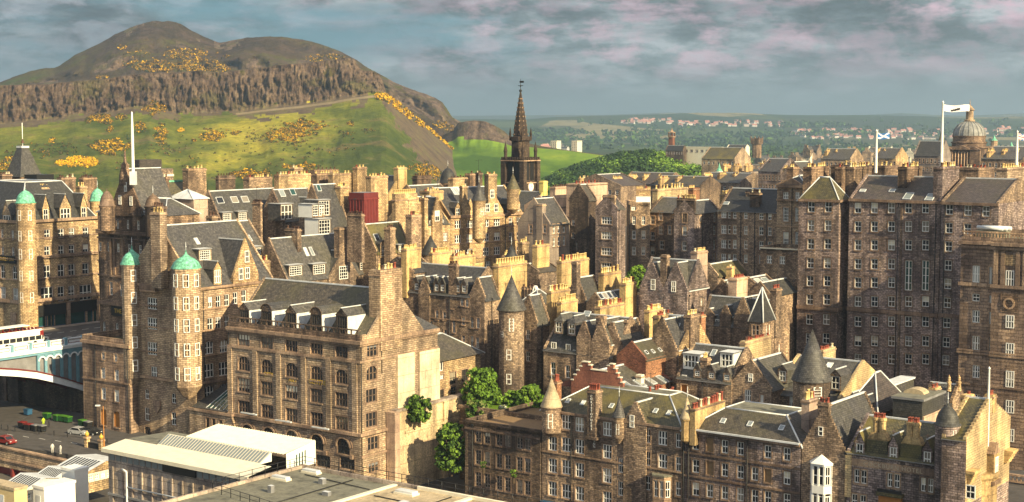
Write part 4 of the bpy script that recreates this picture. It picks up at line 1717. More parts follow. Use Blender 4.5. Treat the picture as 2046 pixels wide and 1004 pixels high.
# roof: main ridge with a gabled end, lower hipped end to the right
Wg = ac.hit(846, 660, 'x', 0).y
rz_ = ac.hit(770, 578, 'x', 0)
rhh = ac.hit(700, 573, 'y', Wg / 2).z - H
ac.roof('x', rhh, 'slate_brown', y0=1.6, y1=Wg, step=None, gable='ashlar')
ac.w.box(-ac.L, 0, 0.0, 0.5, H, H + 1.0, 'ashlar_sooty')
ac.w.box(-0.5, 0.0, 0.5, 1.6, H, H + 1.0, 'ashlar')
rr = MB()
rr.face([(0, Wg, H + 0.1), (0.3, ac.W + 0.3, H), (-5, ac.W - 4, H + 3.2), (-5, Wg, H + 3.6)], 'slate')
rr.face([(0.3, ac.W + 0.3, H), (-ac.L, ac.W + 0.3, H), (-ac.L, ac.W - 4, H + 3.2), (-5, ac.W - 4, H + 3.2)], 'slate')
rr.face([(-5, Wg, H + 3.6), (-5, ac.W - 4, H + 3.2), (-ac.L, ac.W - 4, H + 3.2), (-ac.L, Wg, H + 3.6)], 'lead_dull')
rr.build('rear_roof', ac.root)
sk = ac.hit(719, 660, 'x', 0.05)
q = ac.chim(760, 541, x=0.35, L=2.6, C=803, h=13.5, pots=7, mat='ashlar', ph=0.8, cap=1.0)
ac.w.slabyz([(q.y + 0.2, H + 8.2), (q.y + 3.2, H + 3.6), (q.y + 6.2, H + 8.2), (q.y + 6.0, H + 8.6), (q.y + 3.2, H + 4.6), (q.y + 0.4, H + 8.6)][::-1], 0.3, 0.5, 'dressed') if False else None
for i, (a, kind) in enumerate(zip([(488, 657), (533, 660), (582, 664), (632, 668), (683, 671)], ['gab', 'arc', 'gab', 'arc', 'gab'])):
    ac.dormer(a[0], a[1], w=2.2, h=3.4, kind=kind, d=7.0, y=0.55, win='t', wall='ashlar_sooty', rh=1.2, cheek='lead', frame='sash_dark')
for k in range(46):
    x = -0.6 - k * (ac.L - 1) / 46
    ac.w.box(x - 0.12, x + 0.12, -0.02, 0.12, H + 1.0, H + 1.7, 'ashlar_sooty') if k % 2 == 0 else None
ac.w.box(-ac.L, 0.0, -0.05, 0.2, H + 1.7, H + 1.9, 'ashlar_sooty')
stone('render_cream', (0.66, 0.58, 0.42), (0.64, 0.56, 0.40), (0.66, 0.58, 0.42), bw=3, bh=3, soot=0.18, jit=0.2)
# smooth rendered panel on the lit side with a shadow gap
y0, y1 = ac.hit(792, 740, 'x', 0).y, ac.hit(826, 740, 'x', 0).y
zt, zb = ac.hit(800, 708, 'x', 0).z, ac.hit(795, 822, 'x', 0).z
ac.w.box(0.004, 0.35, y0, y1, zb, zt, 'render_cream')
ac.w.box(0.004, 0.35, y1 + 1.3, ac.W + 0.2, zb, zt - 0.2, 'render_cream')
for k in range(4):
    yy = ac.hit(770 + k * 5, 685, 'x', 0).y
    ac.w.box(0.004, 0.3, yy, yy + 0.3, H - 2.0, H - 1.2, 'dressed')
for t_, p_ in (('CITY', (536, 749)), ('ART', (585, 760)), ('CENTRE', (634, 764))):
    p = ac.hit(p_[0], p_[1] + 4, 'y', -0.05)
    txt(t_, 1.1, 'gold', ac.root, (p.x, -0.05, p.z))
ac.pipe(722, 760, 'r')
ac.pipe(763, 700, 'r', z0=ac.H - 6)
ac.pipe(458, 760)
ac.done()
# floodlight arms on the lower cornice
for px, py in ((497, 829), (566, 844), (640, 858)):
    p = ac.hit(px, py, 'y', -1.6)
    b_ = MB()
    b_.tube((0, 1.4, 0), (0, 0, 0.15), 0.06, 'lead')
    b_.box(-1.9, 1.9, -0.15, 0.15, 0.1, 0.3, 'lead')
    b_.build('light_bar', ac.root, p)

# low stone block at its left with a glazed lean-to
lb = Bd('lodge_building', 'low stone block with a green glazed roof left of the arched sandstone building', 'building', (463, 828, 262), A=378, W=12, base=-64, mat='ashlar', frame='sash_dark')
lb.win('f', [415, 427, 441], [848], 8, 26, 'v', ref=415)
lb.walls()
lb.course(lb.H - 0.4, 0.45, 0.3)
lb.roof('mono', 4.2, 'slate', y0=0.8)
g_ = MB()
a_ = lb.hit(412, 822, 'y', 1.0)
g_.face([(a_.x, 1.0, lb.H + 0.1), (0, 1.0, lb.H + 0.1), (0, 6, lb.H + 5.2), (a_.x + 3.5, 6, lb.H + 4.8)], 'glass_teal')
for k in range(8):
    x = a_.x + (0 - a_.x) * k / 7
    g_.tube((x, 0.98, lb.H + 0.15), (x + (3.5 if k < 7 else 0) * (1 - k / 7), 5.95, lb.H + 4.9), 0.07, 'lead', 4)
g_.build('glazed_roof', lb.root)
lb.done()

# ---- stone annex with hipped slate roof, right of it
an = Bd('annex_building', 'small lit stone annex with hipped slate roof beside the cream blank wall', 'building', (866, 720, 263), L=12, C=960, base=-64, mat='ashlar_gold', frame='sash')
an.win('r', [881], [731], 9, 22, 'v')
an.win('r', [881], [754], 10, 9, 'd')
an.win('r', [905, 929], [756], 12, 25, 'd', frame='sash_dark')
an.win('r', [881, 906], [790], 11, 22, 'd', frame='sash_dark')
an.walls()
an.roof('hip', 3.4, 'slate_brown', over=0.6, inset=5.0)
an.done()

# ---- buff retaining wall
rw = MB()
b0 = ac.Mw @ ac.hit(793, 824, 'x', 1.2)
rt = empty('retaining_wall', (b0.x, b0.y, -64), GRID, 'tall buff streaked retaining wall with a projecting pier below the stone annex', 'wall')
Lr = solve(b0, Vector((-math.sin(GRID), math.cos(GRID), 0)), 929)
hh = b0.z + 64
stone('render_stained', (0.56, 0.46, 0.30), (0.54, 0.44, 0.285), (0.5, 0.4, 0.26), bw=3, bh=3, soot=0.5, jit=0.45)
rw.box(-1.5, 0, 0, Lr, 0, hh, 'render_stained')
rw.box(-1.5, 0.15, -0.3, Lr + 0.2, hh, hh + 0.35, 'concrete')
rw.box(0.002, 0.25, 2.0, Lr, hh - 4.0, hh - 3.6, 'render_stained')
rw.build('wall_face', rt)
pr = MB()
pr.box(-1.0, 0.9, -1.6, -0.3, 0, hh + 0.2, 'render_pink')
pr.box(0.002, 0.35, Lr * 0.66, Lr * 0.72, 0, hh, 'render_stained')
pr.build('pier', rt)

# ================================================================== market street front row
j1 = Bd('tenement', 'stone tenement with round corner turret, cone roof and vertical inn lettering on its chimney', 'building', (1364, 857, 221.3), A=1083, W=15, base=-64, mat='rubble', trim='dressed')
W_ = [(1104, 887, 'd'), (1104, 931, 'd'), (1104, 977, 'd'), (1131, 844, 'd'), (1131, 889, 'd'), (1131, 934, 'd'), (1131, 982, 'd'), (1158, 849, 'd'), (1158, 893, 'd'), (1158, 940, 'd'), (1158, 987, 'd'),
      (1213, 858, 'd'), (1213, 903, 'd'), (1213, 951, 'd'), (1213, 997, 'd'), (1256, 886, 's'), (1271, 889, 's'), (1240, 931, 's'), (1256, 934, 's'), (1270, 937, 's'), (1240, 977, 's'), (1256, 980, 's'), (1270, 983, 's'),
      (1294, 871, 's'), (1294, 917, 's'), (1294, 966, 's'), (1324, 876, 'd'), (1324, 922, 'd'), (1355, 881, 's'), (1355, 928, 's'), (1355, 977, 's')]
for px, py, k in W_:
    j1.win('f', [px], [py], 17 if k == 'd' else 9.5, 29, k)
j1.walls()
j1.roof('mans', 3.6, 'slate_moss', inset=5.6, topmat='felt')
zc = j1.hit(1131, 910, 'y', 0).z
j1.course(zc, 0.25, 0.15, faces='f')
j1.course(j1.H - 0.25, 0.35, 0.3, faces='f')
# gable with crow steps
cross_gable(j1, 1246, 1291, 852, 806, depth=5.5, step=8, off=-0.25, roofm='slate_moss')
j1.winm('f', j1.hit(1263, 842, 'y', -0.25).x, j1.hit(1263, 842, 'y', -0.25).z, 0.8, 1.9, 's', off=-0.25)
# chimney breast with the lettering
q = j1.hit(1190, 781, 'y', -0.8)
ch = MB()
wb = 1.55
zb = j1.hit(1184, 874, 'y', -0.8).z
ch.box(-wb, 0, 0, 1.9, zb - q.z, 0, 'rubble')
ch.box(-wb - 0.25, 0.3, -0.15, 2.4, zb - q.z - 0.4, zb - q.z, 'rubble')
ch.box(-wb - 0.1, 0.1, -0.1, 2.0, -0.5, -0.25, 'dressed')
ch.slabyz([(1.9, -6.5), (3.4, -6.5), (1.9, -2.5)], -wb, 0, 'slate_moss')
co = ch.build('chimney', j1.root, q)
for k in range(4):
    for m_ in range(2):
        put('chimney_pot', pot_mesh(0.9, 'pot_red', 0.2), co, (-wb + 0.22 + k * 0.37, 0.5 + m_ * 0.8, 0))
for t_, ya, n_ in (('CHRISTOPHERS', 790, 12), ('INN', 882, 3)):
    for i, c_ in enumerate(t_):
        py = ya + i * 5.95 if n_ == 12 else ya + i * 5.2
        p = j1.hit(1181.5, py + 4.4, 'y', -0.86)
        txt(c_, 0.52, 'white', j1.root, (p.x, -0.86 if n_ == 12 else -0.06, p.z), name='letter')
j1.skyl(1112, 806, 0.7, 1.0)
j1.skyl(1135, 802, 0.7, 1.0)
j1.skyl(1165, 806, 0.7, 1.0)
j1.skyl(1222, 812, 0.7, 1.0)
j1.skyl(1310, 822, 0.7, 1.0)
j1.skyl(1337, 826, 0.7, 1.0)
d_ = along(j1, 1104)
turret(j1, 1102, 811, d_ - 0.6, 1.55, 4.2, 754, mat='rubble', roofm='felt_pale', corbel=0.9, wins=[(-8, -2.2, 0.85, 2.3, 's')])
turret(j1, 1237, 832, along(j1, 1237) - 0.3, 0.85, 3.3, 791, mat='rubble', roofm='slate', corbel=1.0, wins=[(-20, -1.9, 0.5, 1.6, 's')])
turret(j1, 1373, 835, along(j1, 1373) - 0.3, 0.9, 3.4, 792, mat='render_buff', roofm='felt_pale', corbel=0.5, n=8)
j1.chim(1303, 787, d=232, L=1.3, C=1330, h=5.5, pots=5, mat='rubble', pot='pot_red', ph=1.0)
j1.chim(1341, 792, d=233, L=1.2, C=1352, h=4.5, pots=3, mat='rubble', pot='pot_red', ph=1.0)
j1.chim(1113, 762, d=238, L=0.9, C=1122, h=4.0, pots=2, mat='brick_orange', pot='pot_red')
# oriel
bx = j1.hit(1323, 975, 'y', 0)
bo = MB()
for zz0, zz1, m_ in ((-5, -1.3, 'dressed'), (1.3, 1.9, 'dressed')):
    bo.prism([(-1.6, 0), (-1.0, -1.1), (1.0, -1.1), (1.6, 0)], zz0, zz1, m_)
bo.prism([(-1.75, 0), (-1.05, -1.25), (1.05, -1.25), (1.75, 0)], 1.9, 2.15, 'felt')
for x, y in ((-1.5, -0.05), (-0.95, -1.0), (0, -1.02), (0.95, -1.0), (1.5, -0.05)):
    bo.box(x - 0.13, x + 0.13, y - 0.05, y + 0.2, -1.3, 1.3, 'dressed')
bw = bo.build('bay_window', j1.root, bx)
put_window(bw, (-0.5, -0.95, 0), 0, 0.8, 2.5, 's', deep=True)
put_window(bw, (0.5, -0.95, 0), 0, 0.8, 2.5, 's', deep=True)
put_window(bw, (1.25, -0.5, 0), R(61), 0.9, 2.5, 's', deep=True)
put_window(bw, (-1.25, -0.5, 0), R(-61), 0.9, 2.5, 's', deep=True)
j1.pipe(1141, 840)
j1.pipe(1366, 880)
j1.pipe(1282, 868)
# shop fascias at the foot
p = j1.hit(1100, 1001, 'y', -0.3)
fb = MB()
fb.box(-j1.L, -j1.L + 8, -0.5, 0.0, p.z - 1.5, p.z - 0.2, 'blue_paint')
fb.build('shop_fascia', j1.root)
j1.done()

# ---- dark building with steel windows, left
dk = Bd('workshop_building', 'dark sooty flat-roofed building with tall many-paned windows left of the turreted tenement', 'building', (1080, 866, 236.5), A=929, W=22, base=-64, mat='rubble_dark', trim='dressed_dark', frame='concrete')
dk.win('f', [955, 973, 997, 1014, 1038, 1054], [870, 914, 958], 12, 29, 'l', ref=955)
dk.walls()
dk.roof('flat', 0.5, topmat='board')
dk.course(dk.H - 1.1, 0.3, 0.2, faces='f')
dk.pipe(944, 860)
dk.done()

# ---- plainer block to the right of the inn
d2 = along(j1, 1600)
j2 = Bd('tenement', 'grey-brown tenement with long flat-topped slate roof and boarded blind windows in its front', 'building', (1600, 889, d2), A=1368, W=15, base=-64, mat='rubble_purple', trim='dressed_dark')
cols = [1390, 1418, 1448, 1479, 1508, 1534, 1572]
def lin(y0, y1, px):
    return y0 + (y1 - y0) * (px - 1390) / (1572 - 1390)
for r_, (ya, yb) in enumerate(((886, 908), (932, 956), (978, 1000))):
    for i, px in enumerate(cols):
        if (r_ == 0 and i == 4):
            continue
        blind = (r_, i) in ((0, 1), (1, 1), (1, 5))
        j2.win('f', [px], [lin(ya, yb, px)], 12.5, 27, 'o' if blind else 's', glass='board' if blind else None, frame='board' if blind else None)
j2.walls()
j2.course(j2.hit(1390, 909, 'y', 0).z, 0.3, 0.15, faces='f')
j2.course(j2.hit(1390, 955, 'y', 0).z, 0.3, 0.15, faces='f')
j2.course(j2.H - 0.3, 0.5, 0.5, faces='f')
j2.roof('mans', 3.0, 'slate_brown', inset=4.4, topmat='felt', over=0.5)
le = MB()
le.box(-j2.L, 0, -0.65, -0.4, j2.H + 0.05, j2.H + 0.3, 'lead')
le.build('gutter', j2.root)
for px, py in ((1445, 842), (1499, 848), (1562, 856)):
    j2.skyl(px, py, 0.8, 1.0)
# party wall with red pots
j2.chim(1389, 818, d=219, L=0.9, C=1449, h=5.5, pots=13, mat='render_buff', pot='pot_red', ph=1.1, cap=0.3)
j2.chim(1617, 800, d=214, L=1.2, C=1634, h=7.5, pots=5, mat='render_pink', ph=1.2)
# rain-stained pipe run
j2.pipe(1493, 900)
j2.pipe(1376, 890)
j2.done()

# ---- crow-step gable house with the white oriel
d3 = along(j1, 1690)
j3 = Bd('gable_house', 'narrow crow-stepped gable house with a tall white painted bay window', 'building', (1690, 909, d3), A=1602, W=14, base=-64, mat='rubble', trim='dressed')
j3.win('f', [1634, 1646], [901], 8, 26, 's', ref=1634)
j3.walls()
j3.roof('y', j3.hit(1641, 812, 'y', 0).z - j3.H, 'slate', step=14)
j3.chim(1655, 806, y=0.05, L=1.6, W=1.0, h=4.0, pots=3, mat='rubble', pot='pot_red', along='x', ph=0.7)
j3.winm('f', j3.hit(1640, 862, 'y', -0.02).x, j3.hit(1640, 862, 'y', -0.02).z, 0.7, 1.3, 's', off=-0.02)
bq = j3.hit(1641, 960, 'y', 0)
bo = MB()
def hexa(r, d):
    return [(-r, 0), (-r * 0.55, -d), (r * 0.55, -d), (r, 0)]
bo.prism(hexa(1.75, 1.3), 2.3, 2.55, 'white')
bo.prism(hexa(1.6, 1.15), -1.7, -0.6, 'white')
bo.prism(hexa(1.6, 1.15), -6, -5, 'white')
a = hexa(1.85, 1.4)
for (p0, p1) in zip(a[:-1], a[1:]):
    bo.face([(p0[0], p0[1], 2.55), (p1[0], p1[1], 2.55), (0, 0, 3.7)], 'white')
for r_ in (-0.6, -5.0):
    for x, y in ((-1.5, -0.1), (-0.86, -1.05), (0, -1.1), (0.86, -1.05), (1.5, -0.1)):
        bo.box(x - 0.14, x + 0.14, y, y + 0.22, r_, r_ + (2.9 if r_ > -2 else 3.3), 'white')
bw = bo.build('bay_window', j3.root, bq)
for zc in (0.85, -3.4):
    for x in (-0.43, 0.43):
        put_window(bw, (x, -1.0, zc), 0, 0.7, 2.7, 's', deep=True)
    put_window(bw, (1.2, -0.55, zc), R(58), 0.9, 2.7, 's', deep=True)
    put_window(bw, (-1.2, -0.55, zc), R(-58), 0.9, 2.7, 's', deep=True)
j3.w.box(0.002, 0.9, -0.2, 0.9, 12, j3.H + 0.5, 'render_yellow')
j3.done()

# ---- mossy-roofed block
d4 = along(j1, 1884)
j4 = Bd('tenement', 'tenement with steep mossy green roof, stone dormers and octagonal red-potted chimneys', 'building', (1884, 928, d4), A=1693, W=13, base=-64, mat='rubble_purple', trim='dressed')
for px, py in ((1719, 952), (1785, 960), (1852, 969)):
    j4.win('f', [px - 6.5, px + 6.5], [py], 10, 28, 's')
j4.win('f', [1707, 1724], [1001], 10, 28, 's')
j4.walls()
j4.roof('x', j4.hit(1760, 833, 'y', 6.5).z - j4.H, 'slate_moss')
zs = j4.hit(1785, 934, 'y', 0).z
p0, p1 = j4.hit(1702, 930, 'y', 0).x, j4.hit(1868, 950, 'y', 0).x
j4.w.box(p0, p1, -0.1, -0.003, zs - 0.5, zs + 0.5, 'dressed')
txt('COCKBURN HOTEL', 0.85, 'harl_blind', j4.root, ((p0 + p1) / 2, -0.11, zs - 0.3), sp=1.15)
for px, py in ((1717, 916), (1784, 924), (1852, 933)):
    o = j4.dormer(px, py, w=1.0, h=2.2, kind='gab', d=3.5, y=-0.05, win='s', wall='rubble_purple', rh=1.5, roofm='slate_moss')
    f_ = MB()
    f_.lathe([(0.08, 3.6), (0.08, 4.1), (0.2, 4.25), (0.05, 4.5)], 'dressed', 6)
    f_.box(-0.3, 0.3, -0.06, 0.06, 4.1, 4.25, 'dressed')
    f_.build('finial', j4.root, o.location)
for px, py in ((1753, 836), (1821, 845)):
    q = j4.hit(px, py, 'y', 0.2)
    b_ = MB()
    hz = q.z - j4.H
    b_.box(-1.5, 1.5, 0, 1.6, -hz - 1.2, -hz + 2.0, 'slate_moss')
    b_.slabxz([(-1.5, -hz + 2.0), (1.5, -hz + 2.0), (0.95, -hz + 3.0), (-0.95, -hz + 3.0)], 0.2, 1.5, 'render_buff')
    for sx in (-0.45, 0.45):
        b_.lathe([(0.5, -hz + 3.0), (0.5, -0.5), (0.62, -0.4), (0.62, -0.1), (0.5, 0)], 'render_buff', 8, sx, 0.8, smooth=False)
    o = b_.build('chimney', j4.root, q)
    for sx in (-0.6, -0.25, 0.25, 0.6):
        for sy in (0.55, 1.05):
            put('chimney_pot', pot_mesh(0.6, 'pot_red', 0.17), o, (sx, sy, 0))
aw = MB()
q = j4.hit(1781, 985, 'y', 0)
aw.box(-1.8, 1.8, -1.0, -0.003, -0.4, 0.1, 'slate_moss')
aw.box(-1.7, 1.7, -0.9, -0.7, 0.1, 0.55, 'iron')
aw.box(-1.6, 1.6, -0.6, -0.004, -3, -0.4, 'orange_wood')
aw.build('balcony', j4.root, q)
j4.pipe(1689, 960)
j4.pipe(1877, 950, z1=12)
j4.done()

# ---- corner building with the sunlit gable
B5 = along(j1, 1929)
j5 = Bd('corner_house', 'corner house whose tall pale yellow gable is sunlit, with slender pole and round stair turret', 'building', (1931, 880, B5 - 3), A=1882, C=2019, base=-64, mat='rubble_purple', trim='dressed')
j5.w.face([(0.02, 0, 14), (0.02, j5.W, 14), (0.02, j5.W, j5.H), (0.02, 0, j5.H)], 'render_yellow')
j5.walls()
ap = j5.hit(1975, 800, 'x', 0)
j5.roof('x', ap.z - j5.H, 'slate_moss', gable='render_yellow', step=12)
j5.chim(1985, 790, x=0.1, L=1.2, W=1.3, h=2.5, pots=2, mat='render_buff', pot='pot_red', ph=0.5)
j5.chim(1936, 792, d=B5 + 12, L=1.2, C=1947, h=3.0, pots=3, mat='render_buff', pot='pot_red', ph=0.5)
d_ = along(j1, 1893)
turret(j5, 1893, 849, d_ - 1.3, 1.55, 8.4, 806, mat='rubble_purple', roofm='slate_dark', dome='round', corbel=1.3, wins=[(22, -1.2, 0.5, 1.4, 's'), (14, -4.8, 0.45, 1.2, 's'), (52, -5.5, 0.5, 1.8, 's')])
# rounded lower corner in sunlight, and the bay that carries the pole
q = j5.loc(1962, 948, B5 + 2.5)
rc = MB()
rc.lathe([(4.2, -14), (4.2, -1.0), (4.5, -0.6), (4.5, -0.2), (4.4, 0)], 'render_buff', 28, smooth=False)
rc.build('rounded_corner', j5.root, (q.x - 3.1, q.y + 2.4, q.z))
for k in range(5):
    y0 = 0.2 + k * 0.0
    j5.w.box(0.004, 0.5 + 0.18 * (4 - k), 0 + k * 0.12, 2.4, j5.hit(1940, 936, 'x', 0).z - k * 0.35 - 0.35, j5.hit(1940, 936, 'x', 0).z - k * 0.35, 'render_buff')
    j5.w.box(0.004, 0.5 + 0.18 * (4 - k), j5.W - 2.4, j5.W - k * 0.12, j5.hit(1940, 936, 'x', 0).z - k * 0.35 - 0.35, j5.hit(1940, 936, 'x', 0).z - k * 0.35, 'render_buff')
q = j5.hit(1976, 933, 'x', 0.0)
by = MB()
by.box(0.003, 1.0, -1.0, 1.0, -1.7, 2.0, 'render_buff', skip='')
by.slabyz([(-1.15, 2.0), (1.15, 2.0), (0.35, 3.4), (-0.35, 3.4)], 0.003, 1.1, 'dressed')
by.box(0.003, 1.3, -1.3, 1.3, -2.2, -1.7, 'dressed')
bo_ = by.build('bay_window', j5.root, q)
put_window(bo_, (1.08, 0, 0.3), math.pi / 2, 1.2, 2.4, 'd', deep=True)
j5.win('r', [1973], [870], 6, 20, 's', off=0.0)
j5.win('r', [1973], [893], 6, 16, 's', off=0.0)
j5.win('f', [1938], [984], 16, 28, 's')
j5.done()
fp = empty('flagpole', P(1972, 905, B5 + 4.0), 0, 'bare white pole standing before the sunlit yellow gable', 'flagpole')
b_ = MB()
t_ = P(1976, 738, B5 + 4.0) - P(1972, 905, B5 + 4.0)
b_.lathe([(0.24, 0), (0.2, t_.z * 0.5), (0.13, t_.z), (0.2, t_.z + 0.1), (0.02, t_.z + 0.35)], 'white', 8)
b_.build('pole', fp)
b_ = MB()
b_.box(-0.35, 0.35, -0.35, 0.35, -0.6, 0.5, 'dressed')
b_.build('foot', fp)

# ================================================================== far right: tall bank-like stone building
fr = Bd('palazzo_building', 'tall warm brown ashlar building with parapet, pilasters and round emblem at the right edge', 'building', (2120, 492, 247), A=1921, W=22, base=-64, mat='ashlar_brown', trim='dressed')
for py, h, gl in ((548, 34, 'glass_pale'), (595, 15, None), (633, 25, None), (686, 29, None), (743, 26, None), (800, 24, None)):
    fr.win('f', [1950], [py], 12, h, 'd' if h > 20 else 's', glass=gl)
    fr.win('f', [1979], [py + 3], 5, h, 'v', glass=gl)
# the pavilion stands forward
pv = fr.hit(1984, 480, 'y', -0.8)
fr.w.box(pv.x, 0, -0.8, 0.0, 0, fr.H, 'ashlar_brown', skip='td')
for py, h in ((558, 34), (643, 26), (700, 29), (758, 33), (813, 26), (870, 26)):
    for px in (2018, 2066):
        fr.win('f', [px], [py + (px - 2018) * 0.05], 13, h, 'd', off=-0.84)
fr.walls()
for z_, hh_, o_ in ((fr.H - 0.4, 0.5, 1.5), (fr.H - 1.0, 0.4, 1.2), (fr.hit(1950, 572, 'y', 0).z, 0.55, 1.1), (fr.hit(1950, 668, 'y', 0).z - 3.0, 0.3, 1.0), (fr.hit(1950, 708, 'y', 0).z, 0.35, 1.0), (fr.hit(1950, 770, 'y', 0).z, 0.3, 1.0)):
    fr.w.box(pv.x - 0.15, 0, -o_, -0.803, z_, z_ + hh_, 'dressed')
    fr.w.box(-fr.L - 0.3, pv.x - 0.15, -o_ + 0.8, -0.003, z_, z_ + hh_, 'dressed')
for px in (1990, 2004, 2034, 2048):
    x = fr.hit(px, 540, 'y', -0.8).x
    fr.w.box(x - 0.35, x + 0.35, -1.05, -0.803, fr.hit(1990, 575, 'y', -0.8).z, fr.H - 1.2, 'dressed')
x = fr.hit(2018, 520, 'y', -0.8)
fr.w.box(x.x - 1.2, x.x + 1.2, -0.95, -0.803, x.z - 0.9, x.z + 0.9, 'ashlar_gold')
# rusticated courses low down
for k in range(26):
    z_ = fr.hit(2018, 712, 'y', -0.8).z - k * 0.62
    if z_ > 1:
        fr.w.box(pv.x, 0, -0.86, -0.801, z_ - 0.52, z_, 'ashlar_brown')
fr.roof('flat', 0.9, topmat='felt')
em = MB()
q = fr.hit(2016, 607, 'y', -0.86)
for k in range(20):
    a0, a1 = 2 * math.pi * k / 20, 2 * math.pi * (k + 1) / 20
    em.slabxz([(0.7 * math.cos(a0), 0.7 * math.sin(a0)), (1.0 * math.cos(a0), 1.0 * math.sin(a0)), (1.0 * math.cos(a1), 1.0 * math.sin(a1)), (0.7 * math.cos(a1), 0.7 * math.sin(a1))], -0.15, 0.05, 'dressed')
em.box(-1.5, 1.5, 0.0, 0.06, -1.5, 1.5, 'ashlar_sooty')
em.build('emblem', fr.root, q)
bl = MB()
for k in range(60):
    x = -fr.L + 0.6 + k * 0.55
    bl.box(x, x + 0.22, 0.1, 0.3, fr.H + 0.9, fr.H + 1.6, 'dressed')
bl.box(-fr.L, 0, 0.05, 0.4, fr.H + 1.6, fr.H + 1.85, 'dressed')
bl.build('balustrade', fr.root)
pl_ = MB()
q = fr.hit(1985, 456, 'y', 6)
pl_.box(-2.6, 2.6, -1.2, 1.2, -2.6, -0.4, 'felt')
for k in range(3):
    pl_.tube((-2.5 + k * 0.6, -1 + k * .7, 0.1), (2.0 + k * 0.5, -1 + k * .7, 0.0), 0.35, 'lead', 8)
pl_.build('roof_plant', fr.root, q)
fr.done()
# ================================================================== hotel across the bridge (far left)
ct = Bd('hotel_building', 'many-storeyed ornate stone hotel with green copper corner domes and dark shops at its foot', 'building', (40, 447, 323), A=-90, C=196, base=-64, mat='ashlar_gold', trim='dressed')
for py, h, w in ((468, 18, 8), (502, 19, 8), (543, 25, 9), (589, 30, 9)):
    for px in (94, 122, 143, 171):
        wide = py == 589 and px in (94, 171)
        ct.win('r', [px], [py + (450 - 437) * 0 - (px - 94) * 0.055], 17 if wide else w, h, 'd' if wide else 's')
ct.win('f', [4, 25], [469, 503], 7, 19, 's')
ct.win('f', [5, 29], [543], 12, 27, 'as')
ct.win('f', [6, 31], [589], 14, 30, 't')
# shop fronts
for px, w in ((80, 20), (100, 12), (120, 24), (154, 24), (180, 8), (192, 8)):
    ct.win('r', [px], [642 - (px - 80) * 0.09], w, 24, 'o', frame='blue_paint', glass='glass_teal')
ct.walls()
for py, h_, o_ in ((447, 0.6, 0.6), (480, 0.25, 0.2), (517, 0.35, 0.3), (520, 0.2, 0.5), (562, 0.3, 0.3), (607, 0.7, 0.6)):
    ct.course(ct.hit(40, py, 'y', 0).z, h_, o_)
zf = ct.hit(40, 614, 'x', 0).z
ct.w.box(0.004, 0.3, ct.hit(66, 612, 'x', 0).y, ct.W, zf - 2.6, zf - 0.2, 'black')
for px in (66, 135, 196):
    yy = ct.hit(px, 640, 'x', 0).y
    ct.w.box(0.004, 0.5, yy - 0.5, yy + 0.5, zf - 6.5, zf, 'dressed')
ct.w.box(-4, -2.0, -0.3, -0.004, 1, zf - 1.5, 'dressed')
txt('CARLTON', 1.0, 'gold', ct.root, (ct.hit(14, 522, 'y', -0.2).x, -0.42, ct.hit(14, 521, 'y', -0.2).z), sp=1.2)
p = ct.hit(14, 519, 'y', -0.2)
ct.w.box(p.x - 4.4, p.x + 3.2, -0.38, -0.31, p.z - 0.75, p.z + 0.9, 'black')
ct.roof('mans', 8.6, 'slate_dark', inset=5.5, topmat='lead_dull', over=0.1)
for px, py, k in ((92, 441, 's'), (131, 439, 'd'), (168, 437, 's')):
    ct.dormer(px, py, w=1.3 if k == 's' else 2.6, h=2.6, kind='gab', d=5, y=-0.1, win=k, wall='ashlar_gold', rh=3.0, face='r')
ct.dormer(14, 455, w=2.6, h=2.8, kind='gab', d=5, y=0.1, win='d', wall='ashlar', rh=3.0, face='f')
ct.chim(83, 375, d=333, L=1.2, C=98, h=8, pots=5, mat='ashlar_gold', ph=0.8)
ct.chim(159, 372, d=347, L=1.2, C=174, h=8, pots=5, mat='ashlar_gold', ph=0.8)
ct.chim(122, 355, d=352, L=1.5, C=151, h=8, pots=6, mat='ashlar_sooty', pot='pot_dark', ph=0.6)
ct.chim(166, 355, d=360, L=1.5, C=193, h=8, pots=6, mat='ashlar_sooty', pot='pot_dark', ph=0.6)
ct.chim(4, 348, d=350, L=1.5, C=24, h=8, pots=4, mat='ashlar_sooty', pot='pot_dark', ph=0.6)
wl = [(a, z, 0.85, 2.2, 's') for a in (-25, 42) for z in (-2.6, -7.0, -10.9, -15.6, -20.3)]
turret(ct, 51, 406, 322.5, 2.0, 27, 378, mat='ashlar_gold', roofm='copper', dome='round', wins=wl, corbel=0.5)
turret(ct, 195, 402, 342, 1.7, 8, 374, mat='ashlar_gold', roofm='copper', dome='round', corbel=0.8)
# steep truncated spire behind
sp = empty('spire_tower', (P(47, 353, 372).x, P(47, 353, 372).y, -20), GRID, 'steep slated pyramid spire with flat white top and thin flagpole behind the hotel', 'tower')
b_ = MB()
zt = P(47, 353, 372).z + 20
za = P(47, 296, 372).z + 20
b_.box(-3.0, 3.0, -3.0, 3.0, -6, zt, 'ashlar_sooty')
b_.box(1.5, 8, -2, 3.0, -6, zt + 0.6, 'black')
b_.build('wall', sp)
b_ = MB()
for i in range(4):
    a, c = [(-3.2, -3.2), (3.2, -3.2), (3.2, 3.2), (-3.2, 3.2)][i], [(3.2, -3.2), (3.2, 3.2), (-3.2, 3.2), (-3.2, -3.2)][i]
    b_.face([(*a, zt), (*c, zt), (c[0] * .3, c[1] * .3, za), (a[0] * .3, a[1] * .3, za)], 'slate')
b_.box(-1.1, 1.1, -1.1, 1.1, za, za + 0.5, 'lead')
b_.tube((0, 0, za), (0, 0, za + 6.2), 0.09, 'white')
b_.lathe([(0.5, za + 1.2), (0.3, za + 1.6), (0.1, za + 2.2)], 'pot_dark', 8)
b_.build('spire', sp)
ct.done()

